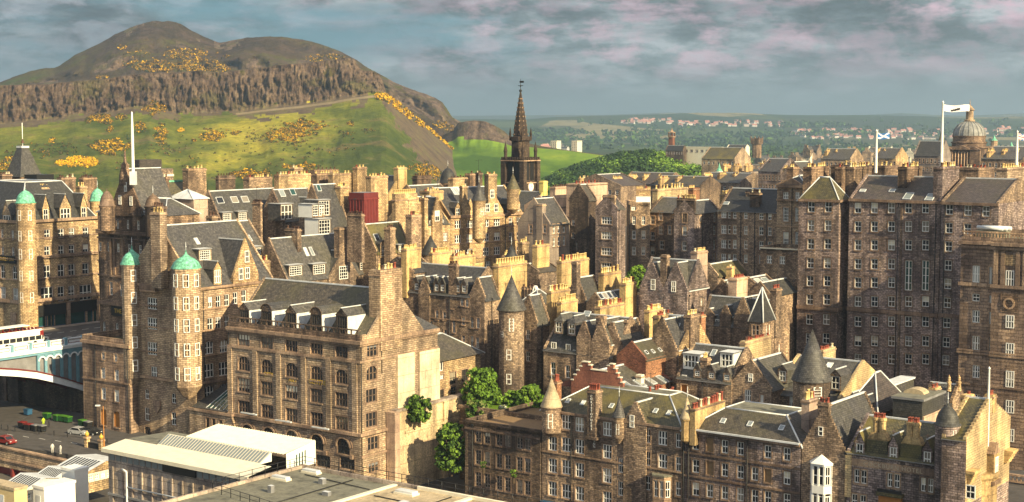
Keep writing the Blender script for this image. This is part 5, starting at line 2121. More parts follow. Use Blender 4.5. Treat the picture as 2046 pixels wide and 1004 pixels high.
# ================================================================== hotel on the near side of the bridge
h2 = Bd('hotel_building', 'dark ornate stone hotel wing with tall gable and white flagpole beside the bridge', 'building', (330, 430, 300), A=195, W=9, base=-64, mat='ashlar_sooty', trim='dressed_dark')
h2.win('f', [211, 235, 255, 276], [448], 6.5, 18, 's', ref=235)
h2.win('f', [200, 217, 236, 258, 280], [493], 7, 17, 's')
h2.win('f', [200, 222, 244], [531], 7, 22, 's')
h2.win('f', [201, 222, 243], [575], 8, 26, 's')
h2.win('f', [208, 234], [655], 7, 24, 'as')
h2.walls()
for py, h_, o_ in ((466, 0.8, 0.7), (476, 0.3, 0.3), (551, 0.4, 0.4), (607, 0.7, 0.6)):
    h2.course(h2.hit(200, py, 'y', 0).z, h_, o_, faces='f')
for px in (222, 229, 247, 267, 290):
    x = h2.hit(px, 500, 'y', 0).x
    h2.w.box(x - 0.3, x + 0.3, -0.25, -0.004, h2.hit(px, 549, 'y', 0).z, h2.hit(px, 478, 'y', 0).z, 'dressed_dark')
h2.roof('hip', 3.0, 'slate', inset=4)
cross_gable(h2, 220, 282, 423, 338, depth=9, step=0, off=-0.4, base=h2.H - 0.6)
for px, py in ((240, 400), (262, 402), (251, 374)):
    p = h2.hit(px, py, 'y', -0.45)
    h2.winm('f', p.x, p.z, 0.8, 1.9, 's', off=-0.45)
fz = h2.hit(250, 340, 'y', 0.2)
f_ = MB()
f_.lathe([(1.3, -3), (1.2, -1), (0.8, 0.5), (0.9, 1.0), (0.35, 1.6), (0.15, 4.0)], 'ashlar_sooty', 8)
f_.build('finial', h2.root, fz)
turret(h2, 214, 412, 304, 1.5, 5, 378, mat='ashlar_sooty', roofm='dressed_dark', dome='round', corbel=0.8, fin=False)
turret(h2, 306, 413, 300, 1.6, 6, 386, mat='ashlar_sooty', roofm='dressed_dark', dome='round', corbel=0.8)
h2.chim(316, 413, d=291, L=2.2, C=333, h=10, pots=4, mat='ashlar_sooty', pot='pot_dark', ph=0.8)
h2.chim(331, 354, d=322, L=1.4, C=338, h=12, pots=3, mat='ashlar_sooty', pot='pot_dark', ph=0.6)
zs = h2.hit(240, 622, 'y', -0.1)
h2.w.box(h2.hit(224, 620, 'y', 0).x, h2.hit(300, 620, 'y', 0).x, -0.25, -0.004, zs.z - 1.1, zs.z + 1.0, 'black')
txt('THE SCOTSMAN', 1.3, 'gold', h2.root, (h2.hit(228, 622, 'y', -0.3).x, -0.3, zs.z - 0.45), align='LEFT')
h2.done()
fp = empty('flagpole', P(266, 345, 304), 0, 'tall white flagpole without a flag standing above the dark hotel gable', 'flagpole')
b_ = MB()
hz = P(263, 225, 304).z - P(266, 345, 304).z
b_.lathe([(0.32, 0), (0.3, hz * 0.6), (0.16, hz), (0.02, hz + 0.2)], 'white', 8)
b_.build('pole', fp)
b_ = MB()
b_.box(-0.6, 0.6, -0.6, 0.6, -2.5, 0.2, 'lead')
b_.build('foot', fp)

h3 = Bd('hotel_building', 'tall brown stone hotel block with two bowed turrets under green copper domes', 'building', (388, 575, 271), A=251, C=546, base=-64, mat='ashlar', trim='dressed')
for px, py, w, h, k in ((300, 557, 7, 24, 's'), (316, 557, 14, 24, 'd'), (304, 607, 24, 24, 't'), (304, 647, 24, 24, 't'), (304, 697, 24, 26, 't'), (308, 745, 16, 24, 'd')):
    h3.win('f', [px], [py], w, h, k)
h3.win('f', [294, 347], [788], 11, 20, 'as')
h3.win('f', [294, 347], [828], 12, 26, 's')
h3.win('f', [295, 349], [868], 15, 30, 'ad', frame='sash_dark')
for px, py, w, h, k in ((420, 604, 7, 22, 's'), (436, 603, 8, 24, 's'), (453, 600, 8, 24, 's'), (420, 648, 9, 25, 's'), (436, 646, 9, 25, 's'), (453, 643, 8, 25, 's'), (418, 695, 13, 26, 'ad'), (447, 692, 13, 26, 'ad'), (418, 741, 15, 28, 'd'), (447, 737, 15, 28, 'd'), (418, 785, 14, 28, 'ad'), (447, 781, 14, 28, 'ad'), (470, 596, 8, 24, 's'), (487, 592, 8, 24, 's')):
    h3.win('r', [px], [py], w, h, k)
h3.walls()
for py, h_, o_ in ((582, 0.5, 0.5), (622, 0.25, 0.2), (665, 0.25, 0.2), (716, 0.25, 0.2), (770, 0.5, 0.4)):
    h3.course(h3.hit(388, py, 'y', 0).z, h_, o_)
h3.roof('y', h3.hit(322, 452, 'y', 0.3).z - h3.H, 'slate', step=0)
wl = [(a, z, 1.15, 2.4, 's') for a in (-38, 10, 56) for z in (-2.1, -6.2, -10.2, -14.6, -19.0)]
turret(h3, 372, 536, 269.5, 2.55, 21.5, 500, mat='ashlar', roofm='copper', dome='ogee', corbel=2.6, wins=wl, n=8)
turret(h3, 264, 528, 281, 2.0, 21.5, 490, mat='ashlar', roofm='copper', dome='ogee', corbel=2.4, wins=[(a, z, 1.0, 2.2, 's') for a in (20,) for z in (-2.0, -6.2, -10.4, -14.6, -19.0)], n=16)
h3.chim(319, 425, d=273, L=2.6, C=333, h=14, pots=6, mat='ashlar', ph=0.8, along='x')
cr = MB()
q = h3.hit(315, 812, 'y', -0.1)
cr.slabxz([(-0.9, 1.0), (-0.9, -0.3), (0, -1.4), (0.9, -0.3), (0.9, 1.0)], -0.3, 0.08, 'dressed')
cr.build('carved_shield', h3.root, q)
bal = MB()
q = h3.hit(300, 578, 'y', 0)
bal.box(-2.0, 2.4, -0.9, -0.003, -0.4, -0.1, 'dressed')
bal.box(-2.0, 2.4, -0.9, -0.75, -0.1, 0.9, 'dressed_dark')
bal.build('balcony', h3.root, q)
# gabled dormers over the lit side
g = side_gable(h3, 466, 517, 553, 480, depth=7, off=0.3, mat='ashlar_gold', base=h3.H - 1)
for px, py, w in ((493, 513, 6), (481, 548, 7), (494, 546, 7)):
    p = h3.hit(px, py, 'x', 0.36)
    h3.winm('r', p.y, p.z, 1.1, 2.2, 's', off=0.36)
h3.dormer(435, 566, w=1.5, h=2.6, kind='gab', d=4, y=-0.1, win='d', wall='ashlar_gold', rh=1.4, face='r')
h3.chim(505, 523, d=288, L=1.6, C=540, h=8, pots=9, mat='ashlar_gold', ph=0.9)
h3.skyl(393, 483, 0.9, 1.5, side='r')
h3.dormer(410, 521, w=2.6, h=1.9, kind='flat', d=4, y=None, win='q', face='r')
h3.pipe(407, 640, 'r')
h3.done()

# ---- stone block where the bridge lands
st = Bd('stair_building', 'stone block with arched orange doors at its foot and mossy terrace at bridge level', 'building', (258, 690, 279), A=164, W=14, base=-64, mat='ashlar_brown', trim='dressed')
st.win('f', [206, 231], [712], 8, 14, 's')
st.win('f', [206, 233], [746], 11, 22, 'ad')
st.win('f', [207, 233], [787], 12, 24, 'd')
st.win('f', [207, 233], [834], 15, 32, 'ao', frame='orange_wood', glass='orange_wood')
st.walls()
st.roof('flat', 0.9, topmat='slate_moss')
st.course(st.H - 0.6, 0.6, 0.5)
st.course(st.hit(207, 762, 'y', 0).z, 0.3, 0.2, faces='f')
st.pipe(190, 720)
st.pipe(255, 760)
st.done()

# ================================================================== the road bridge
bp = P(168, 672, 303)
BZ = -64.0
br = empty('road_bridge', (bp.x, bp.y, BZ), GRID, 'iron road bridge with white parapet, pale blue arcaded spandrel and shallow white arch', 'bridge')
bw = Matrix.Translation((bp.x, bp.y, BZ)) @ Matrix.Rotation(GRID, 4, 'Z')
bi = bw.inverted()


def bhit(px, py, x=0.0):
    o = bi @ Vector((0, 0, 0))
    d = bi.to_3x3() @ ray(px, py)
    return o + d * ((x - o.x) / d.x)


top = bp.z - BZ
deck = top - 1.25
Y0 = -62.0
b_ = MB()
b_.box(-24, -0.3, Y0, 22, deck - 0.6, deck, 'asphalt')
b_.box(-24, -21.5, Y0, 22, deck, deck + 0.14, 'paving')
b_.box(-3.2, -0.3, Y0, 22, deck, deck + 0.14, 'paving')
for k in range(26):
    for xx in (-9.0, -15.6):
        b_.box(xx - 0.09, xx + 0.09, Y0 + k * 3.2, Y0 + k * 3.2 + 1.7, deck + 0.004, deck + 0.012, 'white')
b_.build('deck', br)
b_ = MB()
b_.box(-0.3, 0.0, Y0, 0, deck, top - 0.15, 'bridge_white')
b_.box(-0.45, 0.15, Y0, 0, top - 0.15, top, 'bridge_white')
k = 0
y = -0.3
while y > Y0:
    b_.box(-0.5, 0.22, y - 0.28, y + 0.28, deck - 0.3, top + 0.2, 'bridge_blue')
    for a in (0.55,):
        b_.box(0.0, 0.06, y - 3.6, y - 0.6, deck + 0.28, deck + 0.38, 'maroon')
        b_.box(0.0, 0.06, y - 3.6, y - 0.6, top - 0.38, top - 0.30, 'maroon')
        b_.box(0.0, 0.06, y - 0.72, y - 0.6, deck + 0.38, top - 0.38, 'maroon')
        b_.box(0.0, 0.06, y - 3.6, y - 3.48, deck + 0.38, top - 0.38, 'maroon')
    y -= 4.2
b_.box(-0.2, 0.5, Y0, 0, deck - 0.35, deck, 'bridge_white')
b_.box(-0.2, 0.35, Y0, 0, deck - 0.75, deck - 0.35, 'bridge_white')
b_.box(-0.2, 0.15, Y0, 0, deck - 1.25, deck - 0.75, 'bridge_blue')
b_.build('parapet', br)
# arch rib
UP = [(178, 774), (152, 765), (126, 757), (100, 750), (73, 744), (36, 740), (0, 738), (-60, 738), (-140, 742)]
LO = [(178, 786), (152, 777), (126, 770), (100, 763), (73, 757), (36, 753), (0, 751), (-60, 751), (-140, 755)]
b_ = MB()
up = [bhit(*q) for q in UP]
lo = [bhit(*q) for q in LO]
for i in range(len(up) - 1):
    a, b2, c, d = up[i], up[i + 1], lo[i + 1], lo[i]
    b_.face([(0.1, b2.y, c.z), (0.1, a.y, d.z), (0.1, a.y, a.z), (0.1, b2.y, b2.z)], 'bridge_white')
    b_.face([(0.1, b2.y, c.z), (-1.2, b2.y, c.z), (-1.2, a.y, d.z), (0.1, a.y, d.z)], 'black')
    b_.face([(0.25, b2.y, b2.z), (0.25, a.y, a.z), (0.25, a.y, a.z + 0.28), (0.25, b2.y, b2.z + 0.28)], 'maroon')
    b_.face([(0.25, a.y, a.z + 0.28), (-1.0, a.y, a.z + 0.28), (-1.0, b2.y, b2.z + 0.28), (0.25, b2.y, b2.z + 0.28)], 'maroon')
    for xx in (-7, -14, -21):
        b_.face([(xx, b2.y, c.z), (xx, a.y, d.z), (xx, a.y, a.z), (xx, b2.y, b2.z)], 'maroon')
b_.build('arch_rib', br)
# spandrel arcade
b_ = MB()
sp_ = MB()
ys = [bhit(px, 740).y for px in (176, 170, 156, 140, 124, 108, 92, 77)]
for i, yy in enumerate(ys[1:]):
    zl = None
    for k in range(len(up) - 1):
        if up[k + 1].y <= yy <= up[k].y:
            t = (yy - up[k].y) / (up[k + 1].y - up[k].y)
            zl = up[k].z + (up[k + 1].z - up[k].z) * t
    zl = zl if zl is not None else up[0].z
    b_.box(-0.25, 0.12, yy - 0.28, yy + 0.28, zl, deck - 1.25, 'bridge_blue')
    if i < len(ys) - 2:
        y2 = ys[i + 2]
        r = (yy - y2) / 2 - 0.25
        ym = (yy + y2) / 2
        zt = deck - 1.6 - 0.25
        for k in range(8):
            a0, a1 = math.pi * k / 8, math.pi * (k + 1) / 8
            b_.face([(0.14, ym + r * math.cos(a1), zt - r + r * math.sin(a1)), (0.14, ym + r * math.cos(a0), zt - r + r * math.sin(a0)), (0.14, ym + (r + 0.3) * math.cos(a0), zt - r + (r + 0.3) * math.sin(a0)), (0.14, ym + (r + 0.3) * math.cos(a1), zt - r + (r + 0.3) * math.sin(a1))], 'bridge_white')
            b_.face([(0.0, ym + r * math.cos(a1), zt - r + r * math.sin(a1)), (0.0, ym + r * math.cos(a0), zt - r + r * math.sin(a0)), (0.0, ym + r * math.cos(a0), deck - 1.25), (0.0, ym + r * math.cos(a1), deck - 1.25)], 'bridge_blue')
b_.build('spandrel', br)
for i in range(len(up) - 1):
    a, b2 = up[i], up[i + 1]
    sp_.face([(-0.4, b2.y, b2.z), (-0.4, a.y, a.z), (-0.4, a.y, deck - 0.6), (-0.4, b2.y, deck - 0.6)], 'lead_dull')
sp_.build('web', br)
b_ = MB()
b_.box(-24, 0.6, bhit(176, 740).y, 3, 0, deck - 0.6, 'rubble_dark')
b_.build('abutment', br)
# dark arcaded wall under the bridge, far side of the street
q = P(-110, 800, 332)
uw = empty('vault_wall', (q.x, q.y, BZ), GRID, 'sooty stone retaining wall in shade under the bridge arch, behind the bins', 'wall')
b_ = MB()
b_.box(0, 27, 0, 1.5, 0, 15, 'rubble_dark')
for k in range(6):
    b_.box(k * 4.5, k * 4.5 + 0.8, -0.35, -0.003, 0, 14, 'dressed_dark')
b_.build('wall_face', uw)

# ================================================================== street at the lower left
SZ = -58.6


def G(px, py, z):
    r = ray(px, py)
    return r * (z / r.z)


def flat(name, pts, z, mat, thick=3.0, kind='structure'):
    b_ = MB()
    pp = [G(px, py, z) for px, py in pts]
    n = sum(pp[i].x * pp[(i + 1) % len(pp)].y - pp[(i + 1) % len(pp)].x * pp[i].y for i in range(len(pp)))
    if n < 0:
        pp.reverse()
    b_.prism([(p.x, p.y) for p in pp], z - thick, z, mat)
    o = b_.build(name)
    tag(o, kind=kind)
    return o


flat('road', [(-160, 858), (0, 858), (150, 872), (260, 895), (260, 925), (205, 918), (0, 889), (-160, 862)], SZ, 'asphalt')
flat('pavement', [(-160, 800), (0, 800), (190, 830), (300, 870), (300, 900), (260, 895), (150, 872), (0, 858), (-160, 858)], SZ + 0.14, 'asphalt')
b_ = MB()
for k in range(7):
    p = G(20 + k * 32, 869 + k * 4.2, SZ)
    m_ = Matrix.Rotation(GRID, 4, 'Z')
    d1 = Vector((math.cos(GRID), math.sin(GRID), 0))
    d2 = Vector((-d1.y, d1.x, 0))
    a = p + Vector((0, 0, 0.006))
    b_.face([a - d1 * 0.9 - d2 * 0.07, a + d1 * 0.9 - d2 * 0.07, a + d1 * 0.9 + d2 * 0.07, a - d1 * 0.9 + d2 * 0.07], 'white')
o = b_.build('road_markings')
tag(o, kind='structure')
# parapet wall of the station approach
q = G(142, 921, SZ + 1.2)
pw = empty('parapet_wall', (q.x, q.y, BZ), GRID, 'stone parapet wall along the street above dark red steel columns', 'wall')
b_ = MB()
hz = SZ + 1.2 - BZ
b_.box(-45, 0, -0.3, 0.3, hz - 3.6, hz - 0.3, 'ashlar')
b_.box(-45, 0.1, -0.5, 0.5, hz - 0.3, hz, 'dressed')
b_.box(-45, 0.1, -0.55, 0.2, hz - 2.4, hz - 2.1, 'dressed')
b_.build('wall_face', pw)
b_ = MB()
b_.box(-45, 0, 0.5, 0.9, hz - 12, hz - 3.6, 'maroon')
for k in range(8):
    b_.box(-4.6 - k * 6.0, -4.0 - k * 6.0, -0.4, 0.4, hz - 12, hz - 3.6, 'maroon')
b_.box(-45, 0, -0.2, 0.2, hz - 6.6, hz - 6.2, 'maroon')
b_.build('column', pw)


def skin_body(name, joints, edges, mat, root):
    me = bpy.data.meshes.new(name)
    me.from_pydata([j[0] for j in joints], edges, [])
    ob = bpy.data.objects.new(name, me)
    COL.objects.link(ob)
    md = ob.modifiers.new('s', 'SKIN')
    for v, j in zip(me.skin_vertices[0].data, joints):
        v.radius = (j[1], j[1])
        v.use_root = False
    me.skin_vertices[0].data[0].use_root = True
    ob.modifiers.new('u', 'SUBSURF').levels = 1
    dg = bpy.context.evaluated_depsgraph_get()
    m2 = bpy.data.meshes.new_from_object(ob.evaluated_get(dg))
    bpy.data.objects.remove(ob)
    m2.materials.clear()
    m2.materials.append(M(mat))
    return m2


def person(loc, rz, coat, label):
    J = [((0, 0, 0.95), 0.14), ((0, 0, 1.2), 0.15), ((0, 0, 1.42), 0.15), ((0, 0, 1.54), 0.06), ((0, 0, 1.66), 0.10), ((0, -0.01, 1.76), 0.08),
         ((-0.2, 0, 1.42), 0.06), ((-0.27, 0, 1.15), 0.05), ((-0.27, -0.06, 0.9), 0.04), ((0.2, 0, 1.42), 0.06), ((0.27, 0, 1.15), 0.05), ((0.27, -0.08, 0.9), 0.04),
         ((-0.1, 0, 0.88), 0.1), ((-0.11, -0.03, 0.48), 0.07), ((-0.11, 0.03, 0.06), 0.05), ((-0.11, -0.13, 0.04), 0.04),
         ((0.1, 0, 0.88), 0.1), ((0.11, -0.06, 0.48), 0.07), ((0.11, 0.1, 0.06), 0.05), ((0.11, -0.04, 0.04), 0.04)]
    E = [(0, 1), (1, 2), (2, 3), (3, 4), (4, 5), (2, 6), (6, 7), (7, 8), (2, 9), (9, 10), (10, 11), (0, 12), (12, 13), (13, 14), (14, 15), (0, 16), (16, 17), (17, 18), (18, 19)]
    key = 'P' + coat
    if key not in SKYL:
        SKYL[key] = skin_body('person', J, E, coat, None)
    o = put('person', SKYL[key], None, loc, rz)
    tag(o, label, 'person')
    hb = MB()
    hb.lathe([(0.10, 1.66), (0.115, 1.74), (0.08, 1.83), (0.0, 1.85)], 'black', 8)
    hb.build('hair', o)
    return o


plain('hi_vis', (0.45, 0.62, 0.03), 0.8, 0.05)
plain('dark_cloth', (0.03, 0.03, 0.035), 0.9, 0.1)
plain('pale_cloth', (0.6, 0.58, 0.55), 0.9, 0.1)
person(G(87, 852, SZ + 0.14), 0.4, 'hi_vis', 'person in a bright yellow-green jacket among the bins')
person(G(98, 854, SZ + 0.14), 1.2, 'dark_cloth', 'person in dark clothes standing right of the yellow jacket')
person(G(105, 905, SZ + 0.02), 0.2, 'pale_cloth', 'person in pale clothes at the street wall, left of the station gate')
person(G(121, 908, SZ + 0.02), -0.5, 'pale_cloth', 'person in pale clothes nearer the station gate pillars')


def bin_mesh(body, lid):
    b_ = MB()
    b_.slabxz([(-0.62, 0.2), (0.62, 0.2), (0.7, 1.15), (-0.7, 1.15)], -0.55, 0.55, body)
    b_.box(-0.74, 0.74, -0.6, 0.6, 1.15, 1.28, lid)
    for sx in (-0.5, 0.5):
        for sy in (-0.4, 0.4):
            b_.tube((sx, sy - 0.05, 0.1), (sx, sy + 0.05, 0.1), 0.1, 'rubber', 8)
    b_.tube((-0.85, -0.3, 1.0), (0.85, -0.3, 1.0), 0.04, 'black')
    return b_.mesh('wheelie_bin')


BM = {k: bin_mesh(*v) for k, v in {'g': ('green_paint', 'green_lid'), 'r': ('black', 'red_paint'), 'k': ('black', 'lead_dull'), 'b': ('blue_paint', 'blue_paint')}.items()}
for px, py, k, lab in ((94, 838, 'g', 'dark green wheeled bin with bright lid, leftmost of the green ones under the bridge'), (114, 842, 'g', 'green wheeled bin, left one of the close pair under the bridge'), (125, 843, 'g', 'green wheeled bin, right one of the close pair under the bridge'), (136, 845, 'g', 'green wheeled bin standing alone right of the pair'),
                       (165, 852, 'g', 'green wheeled bin beside the black one near the arched orange doors'), (176, 855, 'k', 'black wheeled bin with grey lid near the arched orange doors'), (56, 830, 'b', 'blue bin against the dark wall under the bridge'),
                       (45, 856, 'r', 'black bin with red lid at the kerb, farther left'), (57, 860, 'r', 'black bin with red lid at the kerb, right of its twin'), (71, 862, 'k', 'black kerbside bin just right of the red-lidded bins'), (84, 863, 'k', 'black kerbside bin next to the person in the yellow jacket')):
    o = put('wheelie_bin', BM[k], None, G(px, py, SZ + 0.14), GRID + rnd.uniform(-0.1, 0.1))
    tag(o, lab, 'bin', 'wheeled bins under the bridge')
bo_ = MB()
bo_.lathe([(0.09, 0), (0.09, 0.8), (0.12, 0.85), (0.07, 1.0), (0.02, 1.02)], 'iron', 8)
bm_ = bo_.mesh('bollard')
for px, py in ((3, 858), (16, 860), (30, 862), (78, 868), (108, 871), (135, 874), (200, 884), (214, 887)):
    o = put('bollard', bm_, None, G(px, py, SZ + 0.14))
    tag(o, 'thin black iron bollard at the kerb under the bridge', 'bollard', 'kerb bollards')


def car(name, px, py, z, rz, paint, label):
    p = G(px, py, z)
    root = empty(name, p, rz, label, 'car')
    b_ = MB()
    side = [(-2.05, 0.32), (2.05, 0.32), (2.1, 0.62), (2.0, 0.82), (1.15, 0.95), (0.55, 1.42), (-0.95, 1.47), (-1.75, 1.0), (-2.1, 0.92)]
    b_.slabxz(side, -0.82, 0.82, paint)
    b_.build('body', root)
    g = MB()
    g.slabxz([(0.98, 1.0), (0.52, 1.36), (-0.92, 1.4), (-1.5, 1.02)], -0.835, 0.835, 'glass')
    g.face([(1.17, -0.7, 0.97), (1.17, 0.7, 0.97), (0.6, 0.66, 1.40), (0.6, -0.66, 1.40)], 'glass')
    g.face([(-1.78, 0.7, 1.03), (-1.78, -0.7, 1.03), (-1.02, -0.66, 1.45), (-1.02, 0.66, 1.45)], 'glass')
    g.build('window', root)
    wb_ = MB()
    for k in range(14):
        pass
    wb_.tube((0, -0.1, 0), (0, 0.1, 0), 0.32, 'rubber', 14)
    wb_.tube((0, -0.12, 0), (0, 0.12, 0), 0.19, 'silver', 10)
    wm = wb_.mesh('wheel')
    for sx in (-1.3, 1.3):
        for sy in (-0.78, 0.78):
            put('wheel', wm, root, (sx, sy, 0.32))
    hl = MB()
    hl.box(-0.02, 0.05, -0.18, 0.18, -0.07, 0.07, 'lead')
    hm = hl.mesh('headlight')
    for sy in (-0.58, 0.58):
        put('headlight', hm, root, (2.04, sy, 0.68))
    return root


car('parked_car', 158, 869, SZ + 0.02, GRID + R(8), 'silver', 'silver hatchback parked on the street near the arched orange doors')
car('parked_car', 182, 869, SZ + 0.02, GRID + R(8), 'black', 'black car parked close to the silver hatchback')
car('moving_car', 12, 887, SZ + 0.02, GRID + R(3), 'red_paint', 'dark red car driving on the sunlit street at the left edge')
car('taxi', 38, 668, -64 + deck, GRID + R(90), 'black', 'black car on the bridge deck behind the white bus')
car('van_car', 76, 683, -64 + deck, GRID + R(90), 'white', 'white car on the bridge deck in front of the white bus')


def bus():
    q = bi @ G(34, 700, -64 + deck)
    root = empty('tour_bus', bw @ Vector((-5.2, bhit(34, 690, -5.2).y, deck)), GRID, 'white open-topped double-deck bus with red trim on the bridge', 'bus')
    b_ = MB()
    b_.box(-1.2, 1.2, -5.6, 5.4, 0.35, 1.15, 'white')
    b_.box(-1.2, 1.2, -5.6, 5.4, 2.0, 2.75, 'white')
    b_.box(-1.2, 1.2, -5.6, 5.4, 1.15, 2.0, 'glass')
    for k in range(8):
        b_.box(-1.23, 1.23, -5.6 + k * 1.5, -5.6 + k * 1.5 + 0.15, 1.15, 2.0, 'white')
    b_.box(-1.2, -1.1, -5.6, 5.4, 2.75, 3.3, 'white')
    b_.box(1.1, 1.2, -5.6, 5.4, 2.75, 3.3, 'white')
    b_.box(-1.2, 1.2, 5.0, 5.4, 2.75, 3.4, 'red_paint')
    b_.box(-1.22, 1.22, 4.6, 5.45, 1.9, 2.9, 'red_paint')
    b_.build('body', root)
    c_ = MB()
    c_.box(-1.25, 1.25, -5.6, 2.2, 4.15, 4.3, 'white')
    for k in range(6):
        for sx in (-1.15, 1.15):
            c_.box(sx - 0.05, sx + 0.05, -5.5 + k * 1.5, -5.4 + k * 1.5, 3.3, 4.15, 'red_paint')
    c_.build('canopy', root)
    s_ = MB()
    s_.box(-0.35, 0.35, -0.05, 0.05, 0.0, 0.8, 'red_paint')
    s_.box(-0.35, 0.35, 0.05, 0.4, 0.35, 0.42, 'red_paint')
    sm_ = s_.mesh('seat')
    for k in range(12):
        for sx in (-0.7, 0.7):
            put('seat', sm_, root, (sx, -5.2 + k * 0.85, 2.75))
    wb_ = MB()
    wb_.tube((-0.15, 0, 0), (0.15, 0, 0), 0.5, 'rubber', 14)
    wm = wb_.mesh('wheel')
    for sx in (-1.1, 1.1):
        for sy in (-3.2, 3.4):
            put('wheel', wm, root, (sx, sy, 0.5))


bus()

# street lamp
def lamp(px, py, top_py, d, label):
    p = P(px, py, d)
    root = empty('street_lamp', p, 0, label, 'street lamp')
    h = P(px, top_py, d).z - p.z
    b_ = MB()
    b_.lathe([(0.16, 0), (0.14, 1.0), (0.09, 1.2), (0.07, h)], 'orange_wood', 8)
    b_.build('post', root)
    b_ = MB()
    b_.tube((0, 0, h), (-0.9, 0, h + 0.1), 0.05, 'iron')
    b_.box(-1.3, -0.5, -0.18, 0.18, h + 0.0, h + 0.22, 'lead')
    b_.build('lamp_head', root)


lamp(208, 893, 812, 252, 'tall ochre lamp post with white lamp head standing by the station gate')
gp = empty('gate_pillars', G(190, 897, SZ), GRID, 'pair of stone gate pillars with gilt ball finials at the station stairs', 'gate')
for sx in (-2.2, 1.8):
    b_ = MB()
    b_.box(-0.35, 0.35, -0.35, 0.35, -4, 1.6, 'ashlar_gold')
    b_.box(-0.5, 0.5, -0.5, 0.5, 1.6, 1.9, 'dressed')
    b_.lathe([(0.1, 1.9), (0.36, 2.2), (0.4, 2.5), (0.1, 2.85), (0.02, 3.1)], 'gold', 10)
    b_.build('pillar', gp, (sx, 0, 0))
b_ = MB()
b_.box(-1.85, 1.45, -0.15, 0.15, 0.0, 1.0, 'iron')
b_.build('railing', gp)

# ---- glazed roofs stepping down the station stairs
def stair_roof(pa, pb, dn, W, h, label, wallm='cream'):
    """front eaves from picture point pa to pb; glass roof with a raised ridge"""
    b0 = P(pb[0], pb[1], dn)
    q = Bd('stair_canopy', label, 'canopy', (pb[0], pb[1], dn), A=pa[0], W=W, base=b0.z - h, mat=wallm, trim='cream', frame='white', group='glazed roofs over the station stairs')
    n = max(3, int(W / 1.1))
    for k in range(n):
        q.winm('r', W * (k + 0.5) / n, h - 0.75, W / n * 0.75, 0.95, 's', glass='glass_pale')
    q.walls()
    r = MB()
    L = q.L
    r.face([(-L - 0.3, -0.4, h), (0.3, -0.4, h), (0.3, W * 0.55, h + 1.5), (-L - 0.3, W * 0.55, h + 1.5)], 'lead')
    r.face([(0.3, W + .3, h + 0.9), (-L - 0.3, W + .3, h + 0.9), (-L - 0.3, W * 0.55, h + 1.5), (0.3, W * 0.55, h + 1.5)], 'lead')
    r.face([(0.02, 0, h), (0.02, W, h), (0.02, W, h + 0.9), (0.02, W * 0.55, h + 1.4)], wallm)
    ro = r.build('roof', q.root)
    g = MB()
    n = 9
    for k in range(n):
        x0, x1 = -L * 0.95 + L * 0.9 * k / n, -L * 0.95 + L * 0.9 * (k + 0.62) / n
        za = lambda yy: h + 1.5 * (yy + 0.4) / (W * 0.55 + 0.4) + 0.05
        g.face([(x0, W * 0.05, za(W * 0.05)), (x1, W * 0.05, za(W * 0.05)), (x1, W * 0.5, za(W * 0.5)), (x0, W * 0.5, za(W * 0.5))], 'glass')
    g.build('roof_glazing', ro)
    q.done()


stair_roof((107, 938), (163, 950), 236, 8.5, 3.2, 'uppermost glazed stair roof with small panes along its side, by the gate pillars', 'ashlar_gold')
stair_roof((61, 958), (98, 967), 228, 6.5, 2.6, 'middle glazed stair roof stepping down below the uppermost one')
stair_roof((4, 972), (50, 984), 224, 6.5, 2.4, 'lowest glazed stair roof, dull panes, beside the beige box')


def plain_block(name, label, cat, B, A, C, h, mat, topm, lip=0.15):
    q = Bd(name, label, cat, B, A=A, C=C, base=P(*B).z - h, mat=mat)
    q.w.box(-q.L, 0, 0, q.W, 0, q.H, mat, topm)
    q.w.box(-q.L - 0.1, 0.1, -0.1, q.W + 0.1, q.H - 0.25, q.H + lip, topm)
    q.w.box(-q.L * 0.7, -q.L * 0.35, -0.06, -0.003, 0.5, q.H - 1.2, 'lead')
    q.done()


plain('beige_panel', (0.62, 0.47, 0.24), 0.7, 0.08, 0.5)
plain_block('lift_tower', 'tall white flat-topped lift tower below the glazed stair roofs', 'lift tower', (149, 941, 214), 123, 176, 16, 'white', 'white')
plain_block('plant_room', 'low wide white box in front of the lift tower', 'plant room', (88, 976, 208), 66, 150, 12, 'white', 'white')
plain_block('kiosk', 'beige flat-roofed box at the lower left corner', 'kiosk', (28, 978, 206), -30, 54, 12, 'beige_panel', 'felt_pale')

# ---- station building with long pale metal roof
sb = Bd('station_building', 'long grey concrete station building under a pale ribbed metal roof with glazed strip', 'building', (497, 955, 190), A=216, C=618, base=-64, mat='concrete', trim='concrete', frame='sash_dark')
for k in range(8):
    sb.winm('f', -sb.L + 2.2 + k * 2.1, 7.0, 1.2, 1.5, 'm')
zc = sb.H
sb.walls()
for k in range(14):
    x = -sb.L + 1.0 + k * 2.05
    sb.w.box(x - 0.12, x + 0.12, -0.18, -0.003, 0, zc - 2.2, 'concrete')
sb.w.box(-sb.L, 0, -0.3, -0.004, zc - 6.3, zc - 6.0, 'lead_dull')
q = sb.hit(362, 940, 'y', 0)
sb.w.box(q.x - 3.5, q.x + 3.0, -0.25, -0.004, q.z - 0.6, q.z + 0.6, 'black')
rf = MB()
L, W_ = sb.L, sb.W
rf.face([(-L - 0.5, -0.8, zc + 0.3), (0.6, -0.8, zc + 0.3), (0.6, 3.5, zc + 0.9), (-L - 0.5, 3.5, zc + 0.9)], 'cream')
rf.box(-L - 0.5, 0.6, -0.8, -0.6, zc - 0.2, zc + 0.32, 'cream')
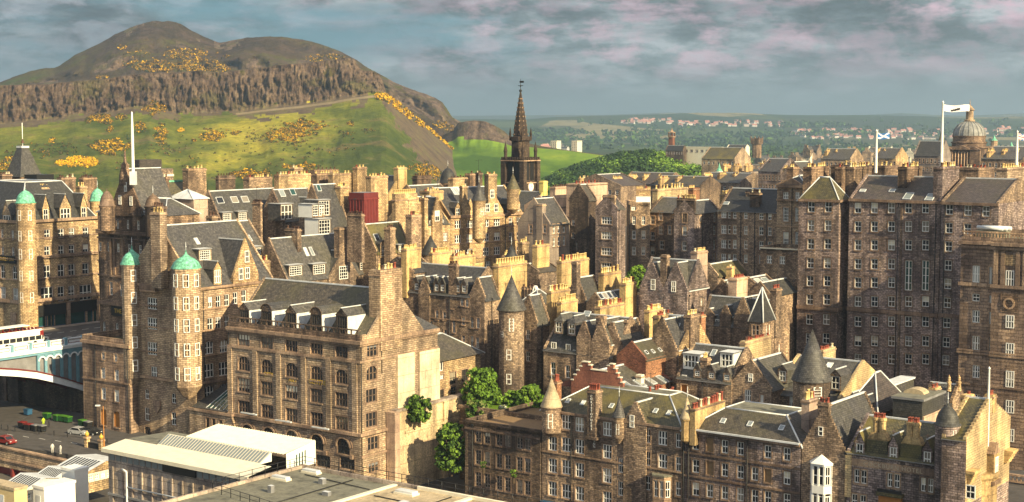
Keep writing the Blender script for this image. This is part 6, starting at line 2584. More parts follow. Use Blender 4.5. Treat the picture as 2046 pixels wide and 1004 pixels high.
# rooflight rising at an angle
rf.face([(-L * 0.78, 3.5, zc + 0.9), (-1.5, 3.5, zc + 0.9), (-1.5, 5.6, zc + 2.1), (-L * 0.78, 5.6, zc + 2.1)], 'cream')
rf.face([(-1.5, 3.5, zc + 0.9), (-1.5, 5.6, zc + 0.9), (-1.5, 5.6, zc + 2.1)], 'white')
xr0 = -L * 0.66
k0 = 40
for k in range(k0):
    y0, y1 = 5.6, W_ + 0.6
    xa, xb = xr0 + (0.6 - xr0) * k / k0, xr0 + (0.6 - xr0) * (k + 1) / k0
    xm = (xa + xb) / 2
    for u, v, du, dv in ((xa, xm, 0.0, 0.09), (xm, xb, 0.09, 0.0)):
        rf.face([(u, y0, zc + 2.1 + du), (v, y0, zc + 2.1 + dv), (v, y1, zc + 2.9 + dv), (u, y1, zc + 2.9 + du)], 'cream')
rf.face([(-L - 0.5, 3.5, zc + 0.9), (xr0, 3.5, zc + 0.9), (xr0, W_ + 0.6, zc + 0.6), (-L - 0.5, W_ + 0.6, zc + 0.6)], 'felt')
rf.face([(0.6, 6.2, zc - 0.2), (0.6, W_ + 0.6, zc - 0.2), (0.6, W_ + 0.6, zc + 2.9), (0.6, 6.2, zc + 2.1)], 'white')
for k in range(4):
    y0 = 8 + k * (W_ - 9) / 4
    rf.face([(0.63, y0, zc + 0.1), (0.63, y0 + (W_ - 9) / 4 - 0.3, zc + 0.1), (0.63, y0 + (W_ - 9) / 4 - 0.3, zc + 1.75 + k * 0.1), (0.63, y0, zc + 1.6 + k * 0.1)], 'glass_teal')
rf.face([(xr0, W_ + 0.6, zc - 0.2), (xr0, 6.2, zc - 0.2), (xr0, 5.6, zc + 2.1), (xr0, W_ + 0.6, zc + 2.9)], 'white')
ro = rf.build('roof', sb.root)
g = MB()
n = 34
for k in range(n):
    x0 = -L * 0.775 + (L * 0.775 - 1.6) * k / n
    x1 = x0 + (L * 0.775 - 1.6) / n * 0.72
    g.face([(x0, 3.65, zc + 1.04), (x1, 3.65, zc + 1.04), (x1, 5.45, zc + 2.07), (x0, 5.45, zc + 2.07)], 'glass_pale')
g.build('roof_glazing', ro)
st_ = MB()
for k in range(22):
    x = -L + 0.4 + k * L / 22
    st_.box(x, x + L / 22 - 0.25, -0.06, -0.003, zc - 1.3, zc - 0.35, 'glass_pale')
st_.build('clerestory', sb.root)
pi_ = MB()
pi_.tube((-L + 4.2, -0.3, 2), (-L + 4.2, -0.3, zc - 2.5), 0.14, 'lead')
pi_.tube((-L + 4.2, -0.3, zc - 2.5), (-L + 3.3, -0.3, zc - 2.2), 0.14, 'lead')
pi_.tube((-L + 4.2, -0.3, zc - 4.6), (-1.0, -0.3, zc - 4.6), 0.1, 'lead')
pi_.build('downpipe', sb.root)
sb.done()

# ---- flat roof with railings
BL = P(630, 932, 193.5)
fl = empty('flat_roofed_building', (BL.x, BL.y, BZ), GRID, 'low building with a grey and buff flat roof edged by black railings in the foreground', 'building')
hz = BL.z - BZ
b_ = MB()
b_.box(-2, 70, -34, -0.4, 0, hz - 0.5, 'rust_red', 'felt')
b_.box(-2, 70, -34.3, -34.0, 0, hz - 0.2, 'rust_red')
b_.box(-2.4, 70, -0.4, 0.0, 0, hz, 'concrete')
b_.box(-2.4, -2.0, -34, -0.4, 0, hz - 0.1, 'concrete')
b_.build('wall', fl)
b_ = MB()
b_.box(14.5, 70, -26, -0.8, hz - 0.5, hz - 0.3, 'felt_pale')
b_.box(14.2, 14.8, -26, -0.8, hz - 0.5, hz - 0.1, 'cream')
b_.box(26, 26.6, -26, -0.8, hz - 0.3, hz - 0.05, 'cream')
b_.box(18, 70, -0.8, -0.42, hz - 0.3, hz + 0.1, 'cream')
b_.build('roof', fl)
b_ = MB()
def rail(a, c, n):
    a, c = Vector(a), Vector(c)
    for k in range(n + 1):
        p = a + (c - a) * k / n
        b_.tube(p, p + Vector((0, 0, 1.15)), 0.05, 'iron', 5)
    for h_ in (0.55, 1.1):
        b_.tube(a + Vector((0, 0, h_)), c + Vector((0, 0, h_)), 0.035, 'iron', 5)
rail((-2.1, -0.2, hz), (45, -0.2, hz), 22)
rail((-2.1, -0.3, hz - 0.1), (-2.1, -16, hz - 0.1), 7)
rail((-2.1, -16, hz - 0.5), (26, -21, hz - 0.5), 14)
b_.build('railing', fl)
for x, y, sx, sy in ((0.8, -1.6, 1.4, 0.5), (0.2, -6.5, 1.4, 0.5), (18.5, -3.4, 1.5, 0.7)):
    b_ = MB()
    b_.box(-sx, sx, -sy, sy, 0, 0.25, 'cream')
    b_.box(-sx * 0.9, sx * 0.9, -sy * 0.8, sy * 0.8, 0.25, 0.5, 'lead')
    b_.build('roof_vent', fl, (x, y, hz - 0.5 if x < 14 else hz - 0.3))

# ---- street and balustrade at the lower right corner
flat('street', [(1990, 940), (2060, 940), (2120, 1030), (1985, 1030)], -53.5, 'asphalt', 8.0)
q = G(2010, 962, -53.3)
bw_ = empty('street_balustrade', q, GRID, 'stone balustrade along the dark street in the lower right corner', 'balustrade')
b_ = MB()
b_.box(-1, 14, -0.2, 0.2, 0, 0.3, 'dressed')
b_.box(-1, 14, -0.25, 0.25, 1.0, 1.25, 'dressed')
b_.build('rail', bw_)
b_ = MB()
for k in range(24):
    b_.lathe([(0.09, 0.3), (0.15, 0.5), (0.07, 0.8), (0.1, 1.0)], 'dressed', 6, -0.8 + k * 0.6, 0)
b_.build('baluster', bw_)

# clutter on the near flat roof
for x, y, sx, sy, h in ((6, -5, .35, .35, .7), (10.5, -9, .5, .3, .5), (4, -12, .3, .3, .9), (22, -8, .5, .5, .6), (31, -5, 1.2, .6, .7), (33, -11, .4, .4, .9)):
    b_ = MB()
    b_.box(-sx, sx, -sy, sy, 0, h, 'lead_dull', 'lead')
    b_.build('roof_vent', fl, (x, y, hz - 0.5 if x < 14 else hz - 0.3))
b_ = MB()
for a, c in (((1, -3, .12), (13, -4, .12)), ((8, -1.5, .12), (8.4, -18, .12)), ((16, -6.5, .3), (45, -7, .3)), ((24, -1.5, .3), (24.4, -20, .3))):
    b_.tube((a[0], a[1], hz - .5 + a[2]), (c[0], c[1], hz - .5 + c[2]), 0.07, 'iron', 6)
b_.build('cable_duct', fl)
# ================================================================== roofs behind the arched stone building
T = 'tenement'


def slope(label, B, apexF, C, mat='rubble', roofm='slate', base=-64, step=0, trim='dressed', gable=None, **kw):
    q = Bd(T, label, 'building', B, apexF=apexF, C=C, base=base, mat=mat, trim=trim, **kw)
    return q


c5 = slope('tenement with big grey slate slope, wide many-paned dormers and a chimney gable with round-headed window', (573, 562, 296), (536, 478), 748)
c5.walls()
c5.roof('y', c5.rh, 'slate')
side_gable(c5, 657, 717, 556, 502, depth=4, off=0.4, base=10, mat='rubble')
c5.chim(692, 455, x=0.35, L=1.4, C=697, h=6, pots=0, mat='rubble')
q = c5.chim(678, 455, x=0.3, L=1.5, C=696, h=8, pots=0, mat='rubble')
p = c5.hit(686, 545, 'x', 0.46)
c5.winm('r', p.y, p.z, 2.6, 2.7, 'am', off=0.46)
for px, py in ((591, 552), (638, 549), (731, 540)):
    c5.dormer(px, py, w=3.4, h=2.0, kind='flat', d=3.5, y=None, win='q', face='r')
for px, py in ((611, 504), (622, 503), (704, 500)):
    c5.skyl(px, py, 0.9, 2.0, side='r')
c5.chim(594, 458, d=303, L=3.5, C=602, h=8, pots=7, mat='rubble', pot='pot_dark', ph=0.5, along='x')
c5.done()

c4 = slope('tenement with broad steep slate roof above the gabled hotel dormers', (497, 562, 297), (427, 446), 567)
c4.walls()
c4.roof('y', c4.rh, 'slate')
c4.skyl(466, 472, 0.9, 1.6, side='r')
c4.skyl(488, 477, 0.9, 1.6, side='r')
c4.skyl(498, 477, 0.9, 1.6, side='r')
c4.dormer(515, 513, w=1.8, h=1.8, kind='flat', d=4, y=None, win='q', face='r')
c4.chim(423, 432, d=296, L=1.6, W=1.6, h=9, pots=2, mat='rubble', pot='pot_dark')
c4.chim(520, 404, d=318, L=2.4, C=524, h=9, pots=6, mat='rubble', pot='pot_dark', ph=0.5, along='x')
c4.done()

c1 = slope('tenement with slate roof carrying three white-framed rooflights over flat dormers', (441, 446, 330), (415, 383), 572)
c1.walls()
c1.roof('y', c1.rh, 'slate')
for px, py in ((439, 401), (468, 400), (489, 399)):
    c1.skyl(px, py, 2.0, 1.6, side='r', glass='glass')
for px, py in ((454, 444), (485, 442), (547, 438)):
    c1.dormer(px, py, w=2.4, h=1.9, kind='flat', d=4, y=None, win='q', face='r')
c1.chim(498, 355, d=345, L=2.0, C=544, h=9, pots=9, mat='rubble', ph=0.6)
c1.chim(376, 337, d=352, L=2.0, C=412, h=10, pots=5, mat='rubble', ph=0.6)
c1.done()

c2 = slope('tenement with slate roof and tall balcony dormer left of the stone gable with long window', (569, 440, 336), (543, 380), 640)
c2.walls()
c2.roof('y', c2.rh, 'slate')
c2.dormer(573, 440, w=3.4, h=3.4, kind='flat', d=4, y=None, win='d', face='r')
c2.skyl(563, 387, 1.6, 1.8, side='r')
c2.skyl(584, 384, 1.6, 1.8, side='r', glass='glass_teal')
side_gable(c2, 605, 634, 440, 395, depth=5, off=0.5, mat='ashlar_gold', base=14)
p = c2.hit(616, 458, 'x', 0.56)
c2.winm('r', p.y, p.z, 3.0, 3.6, 'am', off=0.56)
c2.chim(557, 349, d=350, L=1.6, C=621, h=10, pots=12, mat='ashlar_gold', ph=0.6)
c2.chim(588, 335, d=362, L=1.6, C=605, h=8, pots=3, mat='ashlar_gold', ph=0.5)
c2.chim(633, 347, d=371, L=1.6, C=679, h=10, pots=9, mat='ashlar_sooty', ph=0.6)
c2.done()

c3 = slope('tenement with slate roof stacked with two white many-paned dormers', (657, 470, 318), (622, 370), 704)
c3.walls()
c3.roof('y', c3.rh, 'slate')
c3.dormer(648, 432, w=3.2, h=3.2, kind='flat', d=4, y=None, win='m', face='r')
c3.dormer(637, 433, w=3.6, h=2.4, kind='flat', d=4, y=None, win='q', face='r', cheek='white')
c3.dormer(649, 470, w=3.4, h=3.2, kind='flat', d=4, y=None, win='m', face='r', cheek='white')
c3.skyl(636, 376, 1.2, 1.6, side='r', glass='glass_teal')
c3.chim(680, 372, d=325, L=1.6, C=697, h=13, pots=5, mat='ashlar_gold', ph=0.7)
c3.chim(665, 347, d=368, L=1.6, C=724, h=9, pots=11, mat='ashlar_gold', ph=0.6)
c3.chim(714, 334, d=372, L=1.6, C=733, h=9, pots=3, mat='ashlar_gold', ph=0.5)
c3.chim(741, 352, d=358, L=1.6, C=775, h=11, pots=6, mat='ashlar_gold', ph=0.6)
c3.done()

c6 = slope('tenement with mossy yellowish slate roof below the dark red box', (752, 505, 312), (727, 449), 822, roofm='slate_moss')
c6.walls()
c6.roof('y', c6.rh, 'slate_moss')
c6.skyl(754, 480, 1.4, 2.8, side='r', glass='glass')
c6.dormer(768, 512, w=2.0, h=2.4, kind='arc', d=3, y=-0.3, win='d', face='r', wall='ashlar_gold')
c6.dormer(802, 505, w=1.6, h=1.6, kind='flat', d=3, y=-0.3, win='d', face='r')
c6.chim(722, 428, d=306, L=4.0, C=728, h=10, pots=6, mat='rubble', pot='pot_dark', ph=0.5, along='x')
c6.chim(779, 455, d=311, L=1.6, C=790, h=8, pots=3, mat='rubble', pot='pot_dark', ph=0.5)
c6.chim(822, 430, d=316, L=1.6, C=842, h=16, pots=5, mat='rubble', ph=0.6)
c6.chim(812, 497, d=300, L=1.4, C=841, h=10, pots=8, mat='render_buff', ph=0.7)
c6.done()

rb = Bd('plant_tower', 'dark red windowless box standing above the slate roofs', 'rooftop tower', (727, 386, 322), A=697, C=756, base=-50, mat='rust_red')
plain('red_panel', (0.13, 0.024, 0.024), 0.6, 0.15, 1.0)
rb.w.box(-rb.L, 0, 0, rb.W, 0, rb.H, 'red_panel', 'lead_dull')
for k in range(5):
    x = -rb.L * (k + 0.5) / 5
    rb.w.box(x - 0.12, x + 0.12, -0.1, -0.003, 0, rb.H - 1.5, 'maroon')
    y = rb.W * (k + 0.5) / 5
    rb.w.box(0.003, 0.1, y - 0.12, y + 0.12, 0, rb.H - 1.5, 'maroon')
rb.w.box(-rb.L - 0.1, 0.15, -0.15, rb.W + 0.1, rb.H - 1.5, rb.H - 1.2, 'maroon')
rb.done()
cb = Bd('chimney_block', 'massive buff stone chimney block crowded with pots right of the red box', 'chimney stack', (790, 388, 330), A=783, C=834, base=-50, mat='ashlar_gold')
cb.w.box(-cb.L, 0, 0, cb.W, 0, cb.H, 'ashlar_gold')
cb.w.box(-cb.L - .2, .2, -.2, cb.W + .2, cb.H - 1.6, cb.H - 1.3, 'dressed')
cb.done()
b_ = MB()
pm = pot_mesh(0.9, 'pot_buff', 0.27)
for k in range(11):
    put('chimney_pot', pm, cb.root, (-cb.L / 2, cb.W * (k + .5) / 11, cb.H))
cb.chim(834, 404, d=338, L=1.6, C=842, h=10, pots=2, mat='ashlar_gold')

# gable with lit chimney, and the roofs on the skyline behind
lg = Bd('gable_house', 'house whose pale sunlit gable and chimney rise against the green hill', 'building', (776, 392, 372), apexR=(801, 352), A=744, base=-60, mat='render_buff')
lg.walls()
lg.roof('x', lg.rh, 'slate')
lg.chim(795, 335, x=0.3, L=1.4, C=813, h=8, pots=3, mat='render_buff', ph=0.4)
lg.done()
gb = Bd('flat_roofed_building', 'pale grey rendered block with low pyramid roof behind the hotel chimney', 'building', (387, 398, 312), A=337, C=415, base=-60, mat='render_grey', trim='render_grey')
gb.win('f', [353, 363], [418], 6, 15, 's')
gb.mat = 'render_pink'
gb.walls()
gb.roof('hip', 1.8, 'lead', inset=6)
gb.done()
g2 = slope('tenement with mossy roof edged in verdigris behind the hotel', (303, 390, 345), (276, 366), 400, roofm='slate_moss')
g2.walls()
g2.roof('y', g2.rh, 'slate_moss', ridge=False)
b_ = MB()
b_.box(-g2.L / 2 - 0.3, -g2.L / 2 + 0.3, 0, g2.W, g2.H + g2.rh - 0.1, g2.H + g2.rh + 0.3, 'copper')
b_.build('ridge', g2.root)
g2.done()
g3 = Bd('office_building', 'brown slab building with a pale crane-like frame on its roof below the hill', 'building', (310, 338, 420), A=290, C=346, base=-60, mat='rubble_dark')
g3.w.box(-g3.L, 0, 0, g3.W, 0, g3.H, 'rubble', 'felt')
g3.w.box(0.004, 0.3, 0, g3.W, g3.H - 2.2, g3.H - 1.6, 'cream')
g3.w.box(0.004, 0.3, 0, g3.W, g3.H - 5.2, g3.H - 4.6, 'cream')
g3.w.box(-g3.L - 3, -g3.L, -2, 6, 0, g3.H + 2.5, 'slate_purple')
g3.done()
# dark low stacks and a dome on the skyline
for i, (px, py, d, C, h, L, m, lab) in enumerate(((628, 340, 392, 677, 9, 1.6, 'ashlar_sooty', 'dark long chimney stack below the gorse at the middle of the roof skyline'), (833, 352, 395, 862, 9, 1.6, 'ashlar_sooty', 'dark low chimney stack on the skyline right of the pale gable'), (437, 352, 390, 470, 6, 1.2, 'rubble_dark', 'dark broken stack with a pointed stub on the skyline'))):
    s_ = Bd('chimney_stack', lab, 'chimney stack', (px, py, d), L=L, C=C, base=P(px, py, d).z - h, mat=m)
    s_.w.box(-s_.L, 0, 0, s_.W, 0, s_.H, m)
    s_.w.box(-s_.L - .2, .2, -.2, s_.W + .2, s_.H - .9, s_.H - .6, 'dressed_dark')
    s_.done()
    for k in range(6):
        put('chimney_pot', pot_mesh(0.6, 'pot_dark', 0.2), s_.root, (-s_.L / 2, s_.W * (k + .5) / 6, s_.H))
sb2 = slope('tenement with dark slate roof under the small black dome', (838, 400, 362), (812, 372), 905)
sb2.walls()
sb2.roof('y', sb2.rh, 'slate')
turret(sb2, 895, 366, 385, 2.1, 8, 332, mat='ashlar_sooty', roofm='slate_dark', dome='round')
sb2.chim(858, 382, d=352, L=3.0, C=886, h=9, pots=6, mat='render_buff', ph=0.6)
sb2.chim(905, 356, d=375, L=1.6, C=934, h=10, pots=5, mat='ashlar_gold', pot='pot_dark', ph=0.5)
sb2.chim(939, 347, d=380, L=1.6, C=950, h=12, pots=2, mat='ashlar_sooty', pot='pot_dark', ph=0.5)
sb2.done()

# ================================================================== the golden front under the church spire
dg = Bd('grand_tenement', 'golden sunlit stone tenement with slim cone turrets and tall chimney gable beneath the church spire', 'building', (898, 434, 352), L=14, C=1044, base=-50, rot=-14, mat='ashlar_gold', trim='dressed')
for py, dy in ((449, 0), (478, 0), (507, 0)):
    dg.win('r', [915, 938, 971, 993], [py - (915 - 915) * .05], 12, 16, 'd')
    dg.win('r', [1020, 1036], [py - 5], 7, 16, 's')
dg.win('r', [912, 930, 975, 996, 1020], [534], 10, 14, 'd')
dg.walls()
for py in (460, 490, 520):
    dg.course(dg.hit(899, py, 'x', 0).z, 0.3, 0.2, faces='r')
dg.course(dg.H - 0.3, 0.6, 0.5, faces='r')
dg.roof('y', 6.5, 'slate')
side_gable(dg, 966, 1008, 428, 388, depth=6, off=0.4, base=dg.H - 1)
dg.chim(976, 348, x=0.3, L=1.6, C=993, h=9, pots=4, mat='ashlar_gold', ph=0.5)
for px, py in ((974, 416), (991, 416), (983, 388)):
    p = dg.hit(px, py, 'x', 0.45)
    dg.winm('r', p.y, p.z, 1.2, 2.0, 's', off=0.45)
side_gable(dg, 930, 950, 430, 400, depth=4, off=0.3, base=dg.H - 1)
dg.chim(924, 372, x=0.2, L=1.2, C=934, h=9, pots=3, mat='ashlar_gold', ph=0.5)
for px, py in ((915, 432), (938, 428), (1018, 424), (1034, 422)):
    dg.dormer(px, py, w=1.2, h=1.9, kind='gab', d=3, y=-0.1, win='s', wall='ashlar_gold', rh=1.3, face='r')
turret(dg, 957, 400, 351.0, 1.55, 9, 364, mat='ashlar_gold', roofm='slate', corbel=1.2, wins=[(30, -2.6, 0.7, 1.8, 's'), (70, -2.6, 0.7, 1.8, 's')])
turret(dg, 1025, 377, 361.5, 1.45, 5, 346, mat='ashlar_gold', roofm='slate_moss', corbel=1.2)
dg.chim(956, 345, d=375, L=1.2, C=964, h=9, pots=3, mat='ashlar_sooty', pot='pot_dark', ph=0.4)
for k in range(4):
    dg.skyl(906 + k * 4, 383, 0.9, 2.4, side='r')
dg.pipe(969, 470, 'r')
dg.pipe(1010, 470, 'r')
dg.done()
dw = Bd('grand_tenement', 'narrow golden tenement with ornate stepped gable curving away left of the twin-turret front', 'building', (843, 450, 340), L=12, C=899, base=-50, rot=-6, mat='ashlar_gold', trim='dressed')
dw.win('r', [862, 873, 884], [449], 5, 16, 's')
dw.win('r', [850, 873, 890], [477], 8, 16, 'd')
dw.walls()
dw.roof('y', 6, 'slate')
side_gable(dw, 864, 884, 440, 395, depth=5, off=0.4, base=8, step=5)
p = dw.hit(873, 432, 'x', 0.45)
dw.winm('r', p.y, p.z, 1.5, 2.4, 's', off=0.45)
dw.chim(848, 396, d=338, L=1.5, C=855, h=11, pots=2, mat='ashlar_gold', ph=0.5)
turret(dw, 860, 508, 325, 2.1, 5, 470, mat='rubble', roofm='slate_dark', wins=[(20, -1.8, 0.8, 2, 's')])
dw.done()
cw = Bd('house', 'house with flat lead roof and big buff chimney in front of the golden tenement', 'building', (872, 540, 318), A=800, C=968, base=-60, mat='render_buff')
cw.walls()
cw.roof('flat', 0.4)
cw.chim(864, 505, d=312, L=0.9, C=899, h=12, pots=9, mat='render_buff', ph=0.8)
cw.chim(906, 513, d=316, L=0.9, C=950, h=12, pots=12, mat='render_buff', ph=0.8)
cw.done()

stone('spire_stone', (0.075, 0.058, 0.047), (0.042, 0.034, 0.030), (0.07, 0.055, 0.045), bw=0.9, bh=0.45, soot=0.8)
# ================================================================== church spire
tk = empty('church_tower', (P(1040, 420, 428).x, P(1040, 420, 428).y, -50), GRID, 'dark stone church tower with clock, open belfry corner shafts and tall octagonal spire with weathervane', 'church tower')


def tz(py):
    return P(1040, py, 428).z + 50


b_ = MB()
w = 3.55
b_.box(-w, w, -w, w, 0, tz(366), 'spire_stone')
b_.box(-w + 0.45, w - 0.45, -w + 0.45, w - 0.45, tz(366), tz(322), 'spire_stone')
for sx in (-1, 1):
    for sy in (-1, 1):
        cx, cy = sx * (w - 0.25), sy * (w - 0.25)
        b_.box(cx - 0.75, cx + 0.75, cy - 0.75, cy + 0.75, tz(410), tz(318), 'spire_stone')
b_.box(-w - 0.6, w + 0.6, -w - 0.6, w + 0.6, tz(322), tz(320), 'dressed')
b_.box(-w - 0.3, w + 0.3, -w - 0.3, w + 0.3, tz(366), tz(364), 'dressed')
b_.box(-w - 0.3, w + 0.3, -w - 0.3, w + 0.3, tz(394), tz(392), 'dressed')
for i in range(9):
    t = -w + 2 * w * i / 8
    for a in ((t, -w - 0.3), (t, w + 0.3), (-w - 0.3, t), (w + 0.3, t)):
        b_.box(a[0] - 0.2, a[0] + 0.2, a[1] - 0.2, a[1] + 0.2, tz(320), tz(314), 'spire_stone')
b_.lathe([(2.7, tz(320)), (2.6, tz(283)), (3.0, tz(281)), (3.0, tz(274)), (2.8, tz(273))], 'spire_stone', 8, a0=R(22.5), smooth=False)
b_.build('wall', tk)
b_ = MB()
b_.lathe([(2.15, tz(276)), (1.9, tz(255)), (0.2, tz(184))], 'spire_stone', 8, a0=R(22.5), smooth=False)
for k in range(8):
    a = R(45 * k + 22.5)
    for t in range(9):
        zz = tz(270) + (tz(190) - tz(270)) * t / 9
        rr_ = 2.1 + (0.3 - 2.1) * t / 9
        b_.box(rr_ * math.cos(a) - 0.14, rr_ * math.cos(a) + 0.14, rr_ * math.sin(a) - 0.14, rr_ * math.sin(a) + 0.14, zz, zz + 0.35, 'dressed')
b_.build('spire', tk)
b_ = MB()
b_.lathe([(0.08, tz(186)), (0.45, tz(182)), (0.1, tz(178)), (0.07, tz(174)), (0.35, tz(172)), (0.08, tz(170)), (0.05, tz(158))], 'black', 8)
b_.box(-0.9, 0.9, -0.04, 0.04, tz(172), tz(172) + 0.14, 'black')
b_.box(-0.3, 1.1, -0.05, 0.05, tz(166), tz(162), 'black')
b_.build('weathervane', tk)
pin = MB()
pin.lathe([(0.5, 0), (0.5, 2.2), (0.65, 2.3), (0.0, 5.2)], 'spire_stone', 6, smooth=False)
pm = pin.mesh('pinnacle')
for sx in (-1, 1):
    for sy in (-1, 1):
        put('pinnacle', pm, tk, (sx * (w - 0.5), sy * (w - 0.5), tz(319)))
        o = put('pinnacle', pm, tk, (sx * 2.1, sy * 2.1, tz(281)))
        o.scale = (0.6, 0.6, 0.75)
o1 = MB()
o1.box(-0.9, 0.9, 0, 0.1, 0, 6.5, 'black')
lm = o1.mesh('louvre')
for dx_ in (-1.2, 1.2):
    put('louvre', lm, tk, (dx_, -w + 0.37, tz(360)))
    put('louvre', lm, tk, (w - 0.36, dx_, tz(360)), math.pi / 2)
lw = MB()
lw.slabxz([(-0.7, 0), (0.7, 0), (0.7, 4.2), (0, 5.4), (-0.7, 4.2)], 0.0, 0.1, 'black')
put('louvre', lw.mesh('louvre'), tk, (w + 0.08, 0, tz(416)), math.pi / 2)
put('louvre', bpy.data.meshes['louvre'], tk, (0, -w - 0.1, tz(400)))
for rz, loc in ((math.pi / 2, (w + 0.12, 0, tz(373))), (0, (0, -w - 0.12, tz(373)))):
    ck = MB()
    ck.slabxz([(1.45 * math.cos(2 * math.pi * k / 20), 1.45 * math.sin(2 * math.pi * k / 20)) for k in range(20)], 0.0, 0.1, 'dressed')
    ck.slabxz([(1.2 * math.cos(2 * math.pi * k / 20), 1.2 * math.sin(2 * math.pi * k / 20)) for k in range(20)], -0.06, 0.0, 'white')
    for k in range(12):
        a = R(30 * k)
        ck.box(math.cos(a) * 0.98 - 0.07, math.cos(a) * 0.98 + 0.07, -0.09, -0.061, math.sin(a) * 0.98 - 0.07, math.sin(a) * 0.98 + 0.07, 'black')
    ck.box(-0.06, 0.06, -0.1, -0.062, -0.1, 0.85, 'black')
    ck.box(-0.1, 0.6, -0.12, -0.101, -0.05, 0.05, 'black')
    ck.build('clock', tk, loc, rz)

# ================================================================== the winding street below (cockburn street side)
e1 = Bd(T, 'long dark stone tenement with a row of small gabled dormers and tall narrow windows', 'building', (940, 592, 291), A=800, W=12, base=-64, mat='rubble', trim='dressed')
for px, py, h in ((904, 606, 22), (923, 604, 14), (933, 606, 14), (873, 630, 18), (888, 632, 16), (926, 642, 15), (907, 652, 26), (926, 677, 12), (855, 612, 18), (842, 606, 16), (861, 650, 16), (873, 665, 16), (845, 640, 16), (890, 668, 18), (858, 680, 16)):
    e1.win('f', [px], [py], 6.5, h, 's')
e1.walls()
e1.roof('x', 5.0, 'slate')
e1.course(e1.hit(900, 590, 'y', 0).z - 5, 0.25, 0.15, faces='f')
for px in (832, 852, 872, 884, 914, 927):
    q = e1.hit(px, 587 - (940 - px) * 0.06, 'y', 0)
    e1.dormer(px, 585 - (940 - px) * 0.05, w=0.9, h=1.4, kind='gab', d=2.5, y=-0.05, win='s', rh=1.3)
cross_gable(e1, 836, 858, 586, 554, depth=6, step=6, off=-0.3)
e1.chim(912, 528, d=293, L=2.0, C=917, h=9, pots=3, mat='rubble', pot='pot_dark', ph=0.5, along='x')
e1.pipe(898, 600)
e1.done()
e1b = Bd(T, 'stone end block with crow-stepped gable and lit side under a slate roof', 'building', (968, 597, 289), apexF=(953, 556), C=998, base=-64, mat='rubble', trim='dressed')
for px, py in ((953, 606), (943, 645), (955, 646), (943, 682), (954, 685)):
    e1b.win('f', [px], [py], 7, 21, 's')
e1b.walls()
e1b.roof('y', e1b.rh, 'slate', step=8)
e1b.pipe(983, 610, 'r')
e1b.done()
# flat lead roofs with sloping rooflights behind it
e1c = slope('low slate house with rows of rooflights behind the dormered tenement', (932, 560, 302), (905, 546), 995)
e1c.walls()
e1c.roof('y', e1c.rh, 'slate')
for k in range(5):
    e1c.skyl(930 + k * 5, 553 - k * .6, 1.0, 1.6, side='r', glass='glass')
e1c.chim(902, 540, d=309, L=0.8, C=908, h=6, pots=2, mat='render_buff')
e1c.done()
e0 = Bd(T, 'house with slate roof and white ridges between the buff chimney and the dark street front', 'building', (826, 545, 300), apexF=(792, 517), C=870, base=-64, mat='rubble')
e0.walls()
e0.roof('y', e0.rh, 'slate_dark')
e0.done()
e2 = Bd(T, 'stone tenement with big round tower under a tall slate cone and crow-stepped gable', 'building', (1072, 647, 270), apexF=(1054, 592), C=1098, base=-64, mat='rubble', trim='dressed')
e2.win('f', [1055], [633, 669, 713], 8, 20, 's')
e2.walls()
e2.roof('y', e2.rh, 'slate', step=9)
wl = [(0, -2.6, 0.9, 2.3, 'm'), (-12, -8.0, 0.9, 1.9, 's'), (-12, -12.4, 0.9, 1.9, 's'), (-48, -4.4, 0.6, 1.0, 's')]
turret(e2, 1022, 618, 269, 2.3, 22, 549, mat='rubble', roofm='slate', wins=wl, over=0.45)
e2.pipe(1083, 680, 'r')
e2.chim(1101, 582, d=277, L=1.0, C=1139, h=13, pots=9, mat='render_buff', ph=1.0)
e2.chim(1121, 603, d=272, L=0.9, C=1154, h=9, pots=8, mat='render_buff', ph=1.0)
e2.done()
sl_ = Bd('chimney_slab', 'broad sunlit buff party-wall chimney with ten pots behind the slate cone', 'chimney wall', (996, 528, 296), L=1.4, C=1053, base=-50, mat='render_buff')
sl_.w.box(-sl_.L, 0, 0, sl_.W, 0, sl_.H, 'render_buff')
sl_.w.box(-sl_.L - .15, .15, -.15, sl_.W + .15, sl_.H - .7, sl_.H - .5, 'dressed')
sl_.done()
for k in range(11):
    put('chimney_pot', pot_mesh(1.0, 'pot_buff', 0.3), sl_.root, (-sl_.L / 2, sl_.W * (k + .5) / 11, sl_.H))
e2b = Bd(T, 'house with white hooped skylight frame on its roof between buff chimneys', 'building', (1078, 606, 286), A=1040, C=1110, base=-64, mat='rubble')
e2b.walls()
e2b.roof('hip', 2.2, 'slate')
hp = MB()
q = e2b.loc(1070, 590, 290)
for k in range(4):
    a = R(45 + 90 * k)
    for (r0, z0), (r1, z1) in zip([(2.6, -1.2), (1.6, -0.6), (0.7, 0.4), (0.15, 1.8)][:-1], [(2.6, -1.2), (1.6, -0.6), (0.7, 0.4), (0.15, 1.8)][1:]):
        hp.tube((r0 * math.cos(a), r0 * math.sin(a), z0), (r1 * math.cos(a), r1 * math.sin(a), z1), 0.16, 'white', 5)
hp.lathe([(2.6, -1.4), (1.5, -0.7), (0.6, 0.35), (0.1, 1.7)], 'lead_dull', 8)
hp.build('skylight_hood', e2b.root, q)
for k in range(5):
    e2b.chim(1047 + k * 6, 574 + (k % 2), d=293, L=0.6, W=0.7, h=3, pots=1, mat='rubble_dark', pot='pot_dark', ph=0.5)
e2b.done()

